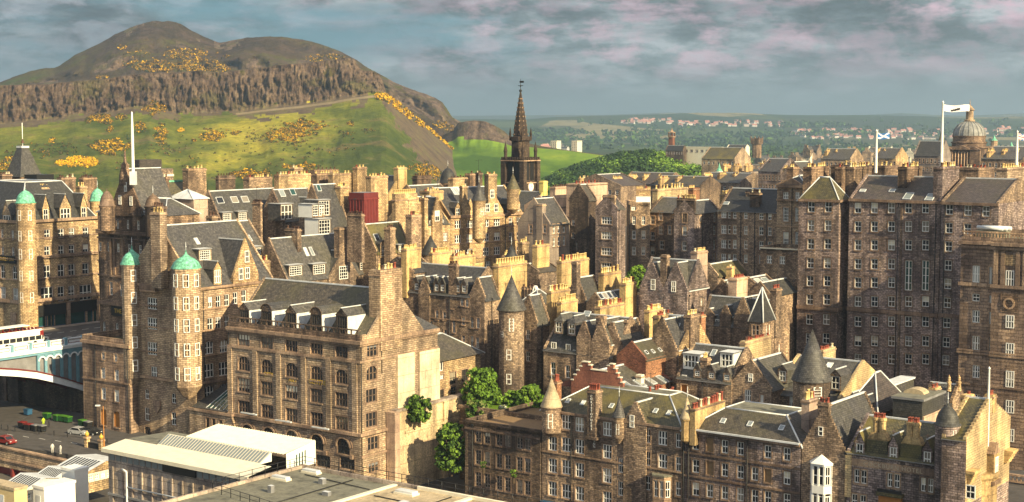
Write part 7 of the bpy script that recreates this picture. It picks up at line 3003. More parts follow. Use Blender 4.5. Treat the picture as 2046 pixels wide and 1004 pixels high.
e3 = Bd(T, 'stone tenement with hipped dormers and two crow-stepped gables right of the round tower', 'building', (1226, 712, 258), A=1086, W=12, base=-64, mat='rubble', trim='dressed')
for px, py, w, h in ((1105, 697, 10, 26), (1134, 701, 9, 26), (1164, 682, 8, 20), (1105, 737, 10, 26), (1134, 743, 9, 26), (1195, 720, 8, 22), (1196, 686, 6, 13), (1146, 706, 5, 12), (1166, 735, 8, 22)):
    e3.win('f', [px], [py], w, h, 's')
e3.walls()
e3.roof('x', e3.hit(1150, 626, 'y', 6).z - e3.H, 'slate')
for px, py in ((1116, 664), (1142, 668)):
    e3.dormer(px, py, w=1.3, h=2.0, kind='hip', d=4, y=0.4, win='s', rh=1.2)
cross_gable(e3, 1152, 1180, 680, 644, depth=6, step=8, off=-0.3)
cross_gable(e3, 1181, 1217, 690, 640, depth=6, step=9, off=-0.3)
e3.skyl(1173, 628, 1.4, 1.2)
e3.chim(1199, 613, d=271, L=1.2, C=1248, h=9, pots=11, mat='render_buff', ph=1.0)
e3.chim(1206, 632, y=0.1, L=1.6, W=1.0, h=5, pots=0, mat='rubble')
e3.chim(1253, 640, d=262, L=1.4, C=1256, h=6, pots=0, mat='rubble')
e3.pipe(1149, 690)
e3.pipe(1201, 700)
e3.done()
e3b = slope('tenement roof slope with white ridge right of the crow-stepped gables', (1246, 706, 258), (1222, 646), 1296, step=7)
e3b.walls()
e3b.roof('y', e3b.rh, 'slate', step=8)
e3b.done()
# row of houses behind: gabled roofs and wide buff chimneys
e5 = slope('house with small stone gable and slate slope under a wide buff chimney', (1169, 600, 292), (1151, 556), 1203, step=6)
e5.win('f', [1152], [583], 6, 12, 's')
e5.walls()
e5.roof('y', e5.rh, 'slate', step=7)
e5.chim(1122, 522, d=300, L=1.2, C=1177, h=14, pots=13, mat='render_buff', ph=1.0)
e5.chim(1152, 524, d=291, L=1.2, C=1160, h=10, pots=0, mat='rubble')
e5.chim(1206, 546, d=296, L=1.2, C=1241, h=13, pots=9, mat='render_buff', ph=1.0)
e5.done()
e6 = slope('dark slate house with tilted rooflights and white gutter among buff chimneys', (1205, 612, 285), (1188, 588), 1262)
e6.walls()
e6.roof('y', e6.rh, 'slate_dark')
for k in range(4):
    e6.skyl(1199 + k * 9, 592 - k * .6, 1.3, 1.6, side='r', glass='glass')
e6.chim(1250, 566, d=288, L=1.4, C=1272, h=14, pots=6, mat='render_buff', ph=0.8)
e6.done()
e7 = slope('house with flat brown roof and white eaves below the church tower', (1076, 545, 318), (1052, 528), 1118)
e7.walls()
e7.roof('y', e7.rh, 'slate_brown')
e7.chim(1073, 490, d=320, L=1.2, C=1098, h=16, pots=6, mat='render_buff', ph=0.9)
e7.chim(1043, 484, d=326, L=1.2, C=1057, h=16, pots=3, mat='ashlar_gold', ph=0.8)
e7.chim(1013, 510, d=312, L=1.2, C=1018, h=12, pots=2, mat='ashlar_gold', ph=0.8)
e7.done()
turret(e7, 1022, 520, 305, 1.5, 6, 488, mat='rubble', roofm='slate_dark')
e8 = slope('low house with lead flats and dark slates in front of the golden tenement', (1010, 560, 302), (985, 540), 1050)
e8.walls()
e8.roof('y', e8.rh, 'slate_dark')
e8.done()

# ================================================================== twin crow-stepped house and pyramid turret house
g1 = Bd(T, 'grey stone house with twin crow-stepped gables sharing a chimney and arched attic windows', 'building', (1374, 588, 283), A=1277, C=1419, base=-64, mat='rubble_purple', trim='dressed')
g1.win('f', [1295, 1314, 1336, 1356], [603], 8, 18, 'as')
g1.win('f', [1295, 1314, 1336, 1356], [645], 8, 18, 's')
g1.win('r', [1402], [572], 5, 14, 's')
g1.win('r', [1402], [604], 5, 14, 's')
g1.walls()
g1.roof('x', 6.0, 'slate')
x0, x1, z, rh = cross_gable(g1, 1279, 1325, 578, 526, depth=8, step=10, off=-0.3)
x0, x1, z, rh = cross_gable(g1, 1326, 1373, 582, 526, depth=8, step=10, off=-0.3)
for px, py in ((1305, 569), (1346, 573)):
    p = g1.hit(px, py, 'y', -0.34)
    g1.winm('f', p.x, p.z, 1.0, 2.1, 'as', off=-0.34)
g1.chim(1332, 510, y=-0.25, L=1.4, W=1.2, h=8, pots=0, mat='rubble')
g1.chim(1393, 503, d=290, L=1.4, C=1414, h=6, pots=7, mat='render_pink', ph=0.6)
g1.pipe(1377, 600, 'r')
g1.done()
g2b = Bd(T, 'tenement with a square corner turret under a slate pyramid and small stone gables', 'building', (1548, 656, 270), apexR=(1564, 602), A=1402, base=-64, mat='rubble', trim='dressed')
for px, py, w in ((1481, 656, 6), (1487, 656, 6), (1448, 654, 7), (1432, 648, 7), (1405, 640, 6), (1481, 700, 6), (1455, 700, 6)):
    g2b.win('f', [px], [py], w, 19, 's')
g2b.win('r', [1558], [654, 698], 6, 20, 's')
g2b.walls()
g2b.roof('x', g2b.rh, 'slate')
cross_gable(g2b, 1466, 1500, 640, 596, depth=7, step=8, off=-0.3)
cross_gable(g2b, 1438, 1460, 634, 612, depth=5, step=5, off=-0.3)
cross_gable(g2b, 1404, 1426, 630, 618, depth=5, step=5, off=-0.3)
g2b.chim(1551, 577, x=0.2, L=1.2, C=1562, h=9, pots=3, mat='rubble', pot='pot_red', ph=0.6)
g2b.done()
pt = Bd('turret_house', 'square stone turret with steep blue-edged slate pyramid', 'turret', (1524, 645, 266), A=1497, C=1547, base=-64, mat='rubble', trim='dressed')
pt.win('f', [1506, 1513], [660], 5, 20, 's')
pt.win('r', [1532, 1538], [660], 4.5, 20, 's')
pt.walls()
pz = pt.hit(1523, 574, 'y', pt.W / 2).z - pt.H
r_ = MB()
L, W_ = pt.L, pt.W
c_ = (-L / 2, W_ / 2, pt.H + pz)
q4 = [(-L - .2, -.2, pt.H), (.2, -.2, pt.H), (.2, W_ + .2, pt.H), (-L - .2, W_ + .2, pt.H)]
for i in range(4):
    r_.face([q4[i], q4[(i + 1) % 4], c_], 'slate_dark')
    r_.tube(q4[i], c_, 0.14, 'lead', 5)
r_.build('roof', pt.root)
pt.done()
# roofs in the court below the great slab
for (lab, B, ap, C, rm) in (('low house with pale green-streaked roof under the tenement backs', (1434, 552, 300), (1415, 529), 1492, 'slate_moss'),
                            ('low house with white-edged gable and tilted rooflight beside the grey chimney', (1456, 580, 290), (1443, 562), 1500, 'slate_brown'),
                            ('low house with glazed bluish roof panels near the tall slab building', (1512, 572, 292), (1494, 556), 1548, 'slate_purple'),
                            ('low dark roofed house at the foot of the tall slab building', (1540, 592, 290), (1518, 566), 1594, 'slate_dark')):
    q = slope(lab, B, ap, C)
    q.walls()
    q.roof('y', q.rh, rm)
    if 'tilted' in lab or 'glazed' in lab:
        q.skyl((B[0] + ap[0]) / 2 + 12, (B[1] + ap[1]) / 2 - 1, 2.2, 1.6, side='r')
        q.skyl((B[0] + ap[0]) / 2 + 26, (B[1] + ap[1]) / 2 - 3, 2.2, 1.6, side='r')
    q.done()
q.chim(1472, 557, d=284, L=1.8, C=1494, h=9, pots=6, mat='render_pink', pot='pot_red', ph=0.5)
q.chim(1462, 533, d=300, L=1.2, C=1468, h=6, pots=1, mat='render_buff', ph=0.5)

# ================================================================== brick houses and mansard behind the front row
k4 = Bd('brick_house', 'brick house with stepped pinkish screen gable and four rooflights', 'building', (1246, 787, 237), A=1140, C=1343, base=-64, mat='brick_orange', trim='dressed')
k4.rh = k4.hit(1232, 731, 'x', -6.5).z - k4.H
k4.walls()
k4.L0 = k4.L
k4.roof('y', k4.rh, 'slate', x0=-12.5, step=0, gable='rust_red')
k4.skyl(1254, 771, 1.4, 2.2, side='r')
k4.skyl(1278, 767, 1.4, 2.2, side='r')
k4.skyl(1299, 762, 1.4, 2.2, side='r')
k4.skyl(1323, 759, 1.4, 2.2, side='r')
pts = [(1141, 790), (1141, 760), (1146, 760), (1146, 750), (1152, 750), (1152, 741), (1158, 741), (1158, 733), (1163, 733), (1163, 725), (1176, 725), (1176, 731), (1181, 731), (1181, 740), (1213, 743), (1213, 732), (1218, 732), (1218, 729), (1226, 729), (1226, 738), (1231, 738), (1231, 747), (1235, 747), (1235, 756), (1240, 756), (1240, 766), (1245, 766), (1245, 800)]
poly = [k4.hit(px, py, 'y', -0.6) for px, py in pts]
sc = MB()
sc.slabxz([(q.x, q.z) for q in poly][::-1], -0.6, -0.1, 'rust_red')
for a, b2 in zip(poly[:-1], poly[1:]):
    if abs(a.z - b2.z) < 0.5 and abs(a.x - b2.x) > 0.2:
        sc.box(min(a.x, b2.x) - 0.05, max(a.x, b2.x) + 0.05, -0.7, 0.0, max(a.z, b2.z), max(a.z, b2.z) + 0.15, 'cream')
sc.build('screen_wall', k4.root)
k4.chim(1281, 750, d=243, L=1.0, W=1.0, h=4, pots=0, mat='cream')
k4.done()
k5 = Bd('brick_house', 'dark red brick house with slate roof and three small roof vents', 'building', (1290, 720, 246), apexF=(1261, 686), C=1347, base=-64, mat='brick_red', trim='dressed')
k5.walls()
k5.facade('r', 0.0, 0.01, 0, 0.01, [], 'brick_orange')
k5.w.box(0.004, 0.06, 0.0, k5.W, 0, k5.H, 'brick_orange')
k5.roof('y', k5.rh, 'slate_brown')
for px, py in ((1291, 705), (1304, 703), (1318, 700)):
    k5.skyl(px, py, 0.7, 0.8, side='r', glass='glass')
k5.done()
e4 = Bd(T, 'stone house with sunlit chimney gable and dark crow-stepped front behind the brick houses', 'building', (1356, 709, 250), apexR=(1390, 634), A=1298, base=-64, mat='rubble', trim='dressed')
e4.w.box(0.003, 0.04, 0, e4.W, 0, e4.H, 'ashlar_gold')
e4.walls()
e4.roof('x', e4.rh, 'slate', gable='ashlar_gold')
cross_gable(e4, 1294, 1352, 700, 640, depth=8, step=11, off=-0.3)
e4.chim(1380, 630, x=0.3, L=1.3, C=1398, h=6, pots=4, mat='rubble', pot='pot_buff', ph=0.7)
e4.chim(1401, 630, d=262, L=1.0, C=1410, h=5, pots=2, mat='brick_orange', pot='pot_red', ph=0.5)
e4.chim(1316, 632, d=258, L=1.2, C=1345, h=7, pots=8, mat='render_buff', pot='pot_red', ph=0.7)
e4.chim(1297, 620, d=266, L=1.0, C=1325, h=7, pots=8, mat='render_buff', ph=0.8)
e4.skyl(1352, 654, 1.0, 1.6)
e4.done()
k3 = Bd(T, 'low stone house with slate mansard, two white box dormers and little stone dormer heads', 'building', (1462, 765, 240), A=1352, W=11, base=-64, mat='rubble', trim='dressed')
for px, py, h in ((1393, 758, 24), (1421, 763, 26), (1451, 767, 24), (1366, 757, 14)):
    k3.win('f', [px], [py], 9, h, 'd' if px != 1393 else 's')
k3.win('f', [1367], [782], 11, 26, 'o', frame='orange_wood', glass='orange_wood')
k3.walls()
k3.roof('x', k3.hit(1430, 691, 'y', 5.5).z - k3.H, 'slate')
k3.dormer(1381, 735, w=2.6, h=2.2, kind='flat', d=4, y=1.2, win='t', cheek='white', wall='white')
k3.dormer(1452, 733, w=2.0, h=2.2, kind='flat', d=4, y=2.2, win='d', cheek='glass_pale', wall='white')
for px in (1393, 1421, 1452):
    k3.dormer(px, 752 + (px - 1393) * 0.14, w=0.9, h=1.0, kind='gab', d=2.4, y=-0.05, win='s', rh=1.2)
k3.skyl(1426, 706, 0.9, 1.4)
k3.chim(1413, 716, y=0.2, L=1.3, W=1.2, h=6, pots=4, mat='rubble', ph=0.7)
k3.chim(1489, 683, d=245, L=1.0, C=1541, h=9, pots=11, mat='render_yellow', pot='pot_red', ph=0.5)
k3.pipe(1403, 780)
k3.done()
k1 = Bd(T, 'stone house with a great round tower under a tall lead-grey cone', 'building', (1678, 800, 233), apexR=(1727, 724), A=1542, base=-64, mat='rubble', trim='dressed')
for px, py, w in ((1547, 798, 9), (1582, 804, 9), (1524, 796, 6)):
    k1.win('f', [px], [py], w, 22, 'd')
k1.w.box(0.003, 0.04, 0, k1.W, 0, k1.H, 'render_yellow')
k1.walls()
k1.roof('x', k1.rh, 'slate', gable='render_yellow', step=0)
k1.dormer(1563, 762, w=1.2, h=1.8, kind='gab', d=3.5, y=0.9, win='s')
k1.dormer(1669, 778, w=1.4, h=2.2, kind='gab', d=4.0, y=0.9, win='s')
turret(k1, 1622, 758, 232, 2.85, 15, 657, mat='rubble', roofm='slate', wins=[(8, -1.7, 1.3, 1.8, 'm')], over=0.35, n=28, fin=False)
k1.chim(1645, 700, d=250, L=1.0, C=1670, h=6, pots=6, mat='render_yellow', pot='pot_red', ph=0.5)
k1.skyl(1657, 731, 1.0, 1.4)
k1.done()
k1b = Bd(T, 'stone house with plain front gable left of the great lead-grey cone', 'building', (1541, 779, 236), apexF=(1500, 722), W=11, base=-64, mat='rubble', trim='dressed')
for px, py, w, h in ((1494, 791, 12, 24), (1522, 797, 6, 15), (1494, 826, 10, 18)):
    k1b.win('f', [px], [py], w, h, 'd')
k1b.walls()
p = k1b.hit(1500, 755, 'y', -0.03)
k1b.winm('f', p.x, p.z, 0.8, 1.3, 's', off=-0.03)
k1b.roof('y', k1b.rh, 'slate', gable='rubble')
k1b.done()
k7 = Bd('outhouse', 'low roofless yard wall with pale coping behind the long slate roof', 'yard wall', (1592, 846, 224), A=1514, W=6, base=-64, mat='rubble_dark')
k7.w.box(-k7.L, 0, 0, 0.5, 0, k7.H, 'rubble_dark', 'cream')
k7.w.box(-k7.L, -k7.L + .5, 0.5, 6, 0, k7.H, 'rubble_dark', 'cream')
k7.w.box(-0.5, 0, 0.5, 6, 0, k7.H, 'rubble_dark', 'cream')
k7.w.face([(-k7.L + .5, .5, k7.H - 1), (-.5, .5, k7.H - 1), (-.5, 6, k7.H - 1), (-k7.L + .5, 6, k7.H - 1)], 'felt')
k7.done()
# slate-hung boxes behind the mossy roof
k2 = Bd('slate_clad_building', 'box-shaped building hung with dark slates under a flat dull roof', 'building', (1843, 800, 216), A=1784, C=1886, base=-64, mat='rubble')
k2.w.box(-k2.L, 0, 0, k2.W, 0, k2.H, 'slate_dark', 'felt')
k2.w.box(0.003, 0.2, 0.2, k2.W, 0, k2.H - 2.5, 'render_pink')
k2.w.box(-k2.L - .2, .3, -.2, k2.W + .2, k2.H - 0.2, k2.H + 0.15, 'lead_dull', 'felt')
k2.w.slabxz([(-k2.L * .6 + 1.6 * math.cos(R(a)), k2.H + 0.1 + 0.8 * math.sin(R(a))) for a in range(0, 181, 20)], k2.W * .4, k2.W * .65, 'felt_pale')
k2.done()
k2.chim(1869, 776, d=223, L=1.0, C=1880, h=3, pots=4, mat='render_buff', pot='pot_red', ph=0.5)
k2b = Bd('slate_clad_building', 'taller slate-hung box with pale flat top behind the dark slate box', 'building', (1778, 772, 228), A=1752, C=1826, base=-64, mat='rubble')
k2b.w.box(-k2b.L, 0, 0, k2b.W, 0, k2b.H, 'slate', 'lead')
k2b.w.box(-k2b.L - .15, .2, -.2, k2b.W + .15, k2b.H - 0.15, k2b.H + 0.1, 'lead')
k2b.done()
k2c = Bd(T, 'house with brown hipped roof and two gabled dormers beside the slate-hung boxes', 'building', (1752, 824, 220), A=1690, W=12, base=-64, mat='rubble')
k2c.walls()
k2c.roof('hip', 5.0, 'slate_purple', inset=5)
k2c.dormer(1703, 826, w=1.1, h=2.2, kind='gab', d=4, y=0.2, win='s')
k2c.dormer(1730, 830, w=1.1, h=2.0, kind='gab', d=4, y=0.0, win='s', roofm='slate_dark')
k2c.done()
k2d = Bd(T, 'house with slate roof and crow-stepped finialled gable behind the small stair turret', 'building', (1903, 806, 226), apexR=(1916, 770), A=1846, base=-64, mat='rubble')
k2d.walls()
k2d.roof('x', k2d.rh, 'slate', step=8)
k2d.done()
for px in (1896, 1916):
    b_ = MB()
    b_.lathe([(0.35, 0), (0.3, 1.2), (0.42, 1.4), (0.2, 1.6), (0.25, 2.0), (0.0, 2.6)], 'ashlar_gold', 8)
    b_.build('finial', k2d.root, k2d.loc(px, 782, 228))

# ================================================================== backs of the high tenements
f3 = Bd(T, 'grey rendered gable house with dark slate slope right of the church tower', 'building', (1098, 449, 345), apexF=(1066, 398), C=1138, base=-50, mat='render_grey', trim='dressed')
f3.win('f', [1060], [458], 6, 16, 's')
f3.win('f', [1088], [458], 6, 16, 's')
f3.win('r', [1107, 1117, 1127], [458], 6, 18, 's')
f3.win('r', [1107, 1117, 1127], [484], 6, 18, 's')
f3.walls()
f3.roof('y', f3.rh, 'slate', gable='render_grey')
f3.w.box(0.003, 0.05, 0, f3.W, 0, f3.H - 0.4, 'rubble') if False else None
f3.chim(1083, 408, d=346, L=1.6, W=1.6, h=9, pots=0, mat='render_grey')
f3.done()
f1 = Bd('gable_house', 'house with bright lemon-yellow gable and chimney at the church tower', 'building', (1070, 420, 400), apexR=(1086, 384), L=8, base=-50, mat='render_lemon', trim='render_lemon')
f1.win('r', [1094], [399], 4, 9, 'o')
f1.walls()
f1.roof('x', f1.rh, 'slate', gable='render_lemon')
f1.chim(1086, 362, x=0.2, L=1.4, C=1094, h=7, pots=0, mat='render_lemon')
f1.done()
f2 = Bd('gable_house', 'house with broad pinkish rendered chimney gable and dark slates', 'building', (1106, 415, 372), L=9, C=1152, base=-50, mat='render_pink')
f2.walls()
f2.roof('y', 2.5, 'slate')
f2.chim(1109, 374, x=0.05, L=1.6, C=1151, h=12, pots=9, mat='render_pink', pot='pot_dark', ph=0.5)
f2.done()
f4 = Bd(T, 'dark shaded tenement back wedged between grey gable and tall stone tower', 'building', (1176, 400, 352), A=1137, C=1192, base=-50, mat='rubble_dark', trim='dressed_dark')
f4.win('f', [1145], [445, 472], 6, 12, 's')
f4.walls()
f4.roof('y', 3.5, 'slate_brown')
f4.chim(1166, 368, d=362, L=5.0, C=1214, h=8, pots=8, mat='render_pink', pot='pot_red', ph=0.6)
f4.done()
f5 = Bd(T, 'narrow stone tower-like tenement back with triple windows one above another', 'building', (1233, 418, 336), A=1190, C=1250, base=-50, mat='rubble_purple', trim='dressed')
f5.win('f', [1212], [441, 471, 503, 533], 20, 15, 't')
f5.win('f', [1212], [414 + 8], 9, 8, 's') if False else None
f5.walls()
f5.roof('y', 2.6, 'slate', gable='rubble_purple')
f5.chim(1228, 391, y=0.02, L=3.2, C=1231, h=4, pots=0, mat='rubble')
f5.pipe(1237, 450, 'r')
f5.done()
f6 = Bd(T, 'sunlit buff stone tenement back with white-capped chimney above it', 'building', (1299, 408, 341), A=1256, W=11, base=-50, rot=34, mat='ashlar_gold', trim='dressed')
for px, w in ((1267, 7), (1286, 7)):
    f6.win('f', [px], [441, 470, 502], w, 17, 's')
f6.win('f', [1266], [415], 9, 12, 'd')
f6.mat = 'rubble'
f6.walls()
f6.roof('flat', 0.4)
f6.chim(1300, 388, y=0.2, L=3.3, W=1.2, h=3.4, pots=0, mat='white')
f6.chim(1300, 377, y=0.2, L=3.3, W=1.2, h=1.6, pots=8, mat='ashlar_gold', along='x', ph=0.5)
f6.pipe(1258, 450)
f6.done()
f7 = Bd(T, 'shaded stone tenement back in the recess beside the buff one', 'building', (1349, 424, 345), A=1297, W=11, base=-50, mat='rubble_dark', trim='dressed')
for px, py, w in ((1304, 440, 8), (1304, 472, 8), (1320, 432, 7), (1320, 460, 8), (1322, 490, 8), (1304, 502, 8), (1338, 460, 6)):
    f7.win('f', [px], [py], w, 17, 's')
f7.walls()
f7.roof('x', 3.0, 'slate')
f7.chim(1314, 378, d=352, L=1.4, C=1375, h=14, pots=12, mat='render_yellow', ph=0.9)
f7.chim(1385, 376, d=372, L=3.0, C=1398, h=8, pots=5, mat='brick_orange', ph=0.6)
f7.done()
f8 = Bd(T, 'tall stone tenement back with lit right side, below a dark chimney head', 'building', (1388, 426, 328), A=1347, C=1437, base=-50, mat='rubble_purple', trim='dressed')
f8.win('f', [1368], [436, 462, 492], 8, 18, 's')
f8.win('r', [1400], [438], 5, 12, 's')
f8.win('r', [1428], [435, 461, 490, 516], 6, 18, 's')
f8.walls()
f8.roof('y', 2.4, 'slate')
f8.chim(1388, 397, y=0.05, L=4.5, C=1391, h=6, pots=10, mat='rubble_dark', along='x', ph=0.8)
f8.pipe(1403, 490, 'r')
f8.done()
f9 = Bd(T, 'long shaded tenement back with paired windows and broken slate roofline', 'building', (1554, 424, 318), A=1434, W=12, base=-50, mat='rubble_dark', trim='dressed')
for px, w, k in ((1446, 10, 'd'), (1457, 5, 's'), (1468, 7, 's'), (1490, 7, 's'), (1521, 8, 's'), (1538, 7, 's')):
    for r_, py in enumerate((430, 459, 488, 516)):
        f9.win('f', [px], [py + (px - 1446) * 0.04], w, 17 if r_ else 12, k)
f9.mat = 'rubble'
f9.walls()
f9.roof('x', 4.5, 'slate_dark')
f9.chim(1517, 385, y=1.0, L=2.2, W=1.2, h=9, pots=4, mat='rubble_dark', pot='pot_dark', along='x', ph=0.6)
f9.chim(1500, 382, d=326, L=1.2, C=1504, h=8, pots=0, mat='rubble')
f9.chim(1449, 388, d=332, L=1.4, C=1468, h=7, pots=7, mat='render_buff', ph=0.7)
f9.skyl(1450, 407, 1.6, 1.0)
f9.pipe(1480, 440)
f9.pipe(1508, 440)
f9.pipe(1532, 440)
f9.done()
f10 = Bd('classical_building', 'classical stone building with small pediment and tall round-barred windows beside the great slab', 'building', (1612, 372, 312), A=1553, W=12, base=-50, mat='ashlar_sooty', trim='dressed')
for px, w in ((1570, 10), (1593, 8)):
    f10.win('f', [px], [391], w, 14, 'd')
    f10.win('f', [px], [429], w, 28, 'm')
    f10.win('f', [px], [477], w, 26, 'm')
f10.mat = 'ashlar'
f10.walls()
f10.course(f10.hit(1570, 402, 'y', 0).z, 0.4, 0.4, faces='f')
f10.course(f10.H - .4, 0.6, 0.6, faces='f')
f10.course(f10.hit(1570, 454, 'y', 0).z, 0.3, 0.2, faces='f')
f10.w.slabxz([(-f10.L, f10.H + .3), (-1, f10.H + .3), (-f10.L / 2, f10.H + 1.6)], -0.3, 0.2, 'dressed')
f10.roof('hip', 2.0, 'slate_dark')
f10.pipe(1582, 430)
f10.done()
f11 = Bd('annex_building', 'low flat-roofed stone annex with pale edge before the classical building', 'building', (1602, 500, 302), A=1519, W=9, base=-56, mat='rubble', trim='dressed')
f11.win('f', [1537, 1563], [519], 10, 16, 'd')
f11.walls()
f11.roof('flat', 0.3, topmat='felt')
f11.course(f11.H - .1, 0.25, 0.3, 'cream', faces='f')
f11.done()

# ================================================================== the great slab of offices
hm = Bd('office_block', 'huge brown-grey stone block of many storeys with regular white sash windows and slate roof', 'building', (1880, 404, 280.5), A=1697, W=16, base=-64, mat='rubble_purple', trim='dressed_dark')
rows = [416, 453, 490, 528, 565, 603, 643, 682, 718]
tall = {}
for i, px in enumerate((1714, 1747, 1781, 1815, 1849)):
    for j, py in enumerate(rows):
        if px > 1800 and j in (3, 4):
            continue
        hm.win('f', [px], [py], 12, 21, 's')
for px in (1815, 1849):
    hm.win('f', [px], [551], 12, 60, 'l', glass='glass_teal')
hm.walls()
hm.roof('x', hm.hit(1800, 353, 'y', 8).z - hm.H, 'slate_purple')
zc = hm.hit(1714, 622, 'y', 0).z
hm.course(zc, 0.7, 0.3, 'dressed_dark', faces='f')
hm.course(hm.H - .4, 0.5, 0.5, 'dressed_dark', faces='f')
for px in (1800,):
    x = hm.hit(px, 500, 'y', 0).x
    hm.w.box(x - 0.2, x + 0.2, -0.15, -0.003, 0, hm.H - .5, 'rubble_dark')
for px, py in ((1724, 382), (1783, 382)):
    hm.skyl(px, py, 1.2, 1.0)
for px, py in ((1815, 393), (1859, 395)):
    hm.skyl(px, py, 1.6, 2.4)
for px, C, py, m in ((1706, 1742, 326, 'ashlar_sooty'), (1812, 1843, 326, 'ashlar_sooty'), (1884, 1917, 326, 'rubble_purple')):
    hm.chim(px, py + 8, d=300 - (px - 1700) * 0.1, L=1.8, C=C, h=11, pots=8, mat=m, pot='pot_buff', ph=0.8)
hm.chim(1682, 334, d=312, L=1.5, C=1740, h=8, pots=11, mat='ashlar_sooty', pot='pot_red', ph=0.7)
hm.chim(1768, 332, d=312, L=12, C=1800, h=8, pots=12, mat='ashlar_sooty', pot='pot_buff', ph=0.7, along='x')
hm.pipe(1793, 500)
hm.pipe(1868, 500)
hm.done()
hl = Bd('office_block', 'projecting left wing of the huge stone block under a hipped mossy roof', 'building', (1677, 401, 292), A=1596, C=1699, base=-64, mat='rubble_purple', trim='dressed_dark')
for px in (1621, 1655):
    hl.win('f', [px], [414, 451, 488, 526, 562, 599, 639, 677, 714], 12, 21, 's')
hl.walls()
hl.roof('hip', hl.hit(1655, 354, 'y', hl.W * 0.7).z - hl.H, 'slate_moss', inset=hl.W * 0.62)
hl.course(hl.hit(1621, 619, 'y', 0).z, 0.7, 0.3, 'dressed_dark')
hl.course(hl.H - .4, 0.5, 0.4, 'dressed_dark')
hl.chim(1621, 334, d=305, L=1.8, C=1657, h=12, pots=9, mat='ashlar_sooty', pot='pot_buff', ph=0.7)
hl.chim(1585, 334, d=318, L=1.5, C=1597, h=9, pots=3, mat='ashlar_sooty', pot='pot_buff', ph=0.6)
hl.done()
hr = Bd('office_block', 'right wing of the huge stone block with pale lit gable beyond its slate roof', 'building', (1996, 408, 272), A=1881, C=2075, base=-64, mat='rubble_purple', trim='dressed_dark')
for px in (1897, 1934, 1970):
    hr.win('f', [px], [r_ + 3 + (px - 1897) * 0.05 for r_ in rows], 12, 21, 's')
hr.walls()
hr.roof('x', hr.hit(1960, 357, 'y', hr.W / 2).z - hr.H, 'slate_purple', gable='rubble')
hr.course(hr.hit(1897, 635, 'y', 0).z, 0.7, 0.3, 'dressed_dark', faces='f')
hr.course(hr.H - .4, 0.5, 0.5, 'dressed_dark', faces='f')
hr.chim(2012, 336, d=285, L=2.0, C=2060, h=12, pots=10, mat='ashlar', pot='pot_buff', ph=0.7)
hr.chim(1955, 336, d=300, L=7.0, C=1986, h=8, pots=10, mat='ashlar_sooty', pot='pot_red', ph=0.5, along='x')
hr.pipe(1886, 500)
hr.done()
# ================================================================== skyline to the right
dm = empty('domed_building', (P(1935, 330, 660).x, P(1935, 330, 660).y, -60), GRID, 'dark classical building with a big ribbed pale dome and lantern on the skyline', 'domed building')


def dz(py):
    return P(1935, py, 660).z + 60


b_ = MB()
b_.box(-8, 8, -8, 8, 0, dz(296), 'ashlar_sooty')
for sx in (-1, 1):
    b_.box(sx * 6 - 2.2, sx * 6 + 2.2, -9.5, -7.9, 0, dz(299), 'ashlar_sooty')
    b_.slabxz([(sx * 6 - 2.6, dz(299)), (sx * 6 + 2.6, dz(299)), (sx * 6, dz(293))], -9.8, -7.8, 'dressed_dark')
for k in range(7):
    x = -4.0 + k * 1.33
    b_.lathe([(0.4, 0), (0.34, dz(303))], 'dressed', 8, x, -9.0)
b_.box(-8.6, 8.6, -8.6, 8.6, dz(296), dz(293), 'dressed_dark')
b_.slabxz([(-5, dz(299)), (5, dz(299)), (0, dz(290))], -9.9, -8.62, 'dressed_dark')
b_.build('wall', dm)
b_ = MB()
b_.lathe([(7.3, dz(296)), (7.3, dz(287)), (7.7, dz(286)), (7.7, dz(284)), (6.9, dz(283)), (6.9, dz(274)), (7.2, dz(273)), (7.2, dz(271.5))], 'ashlar_sooty', 32, smooth=False)
b_.build('drum', dm)
b_ = MB()
R0, z0, z1 = 6.9, dz(272), dz(242)
prof = [(R0 * math.cos(a), z0 + (z1 - z0) * math.sin(a)) for a in [R(q) for q in range(0, 86, 6)]]
plain('dome_lead', (0.24, 0.24, 0.235), 0.6, 0.3, 0.6)
b_.lathe(prof, 'dome_lead', 40)
for k in range(20):
    a = 2 * math.pi * k / 20
    for (r0, za), (r1, zb) in zip(prof[:-1:2], prof[2::2]):
        b_.tube(((r0 + .02) * math.cos(a), (r0 + .05) * math.sin(a), za), ((r1 + .05) * math.cos(a), (r1 + .05) * math.sin(a), zb), 0.2, 'dome_lead', 4)
b_.build('dome', dm)
b_ = MB()
b_.lathe([(2.3, dz(243)), (2.3, dz(240)), (1.6, dz(239)), (1.6, dz(222)), (2.0, dz(221)), (2.0, dz(219)), (1.5, dz(217)), (0.9, dz(213)), (0.2, dz(210)), (0.12, dz(203)), (0.02, dz(198))], 'ashlar', 16, smooth=False)
b_.build('lantern', dm)


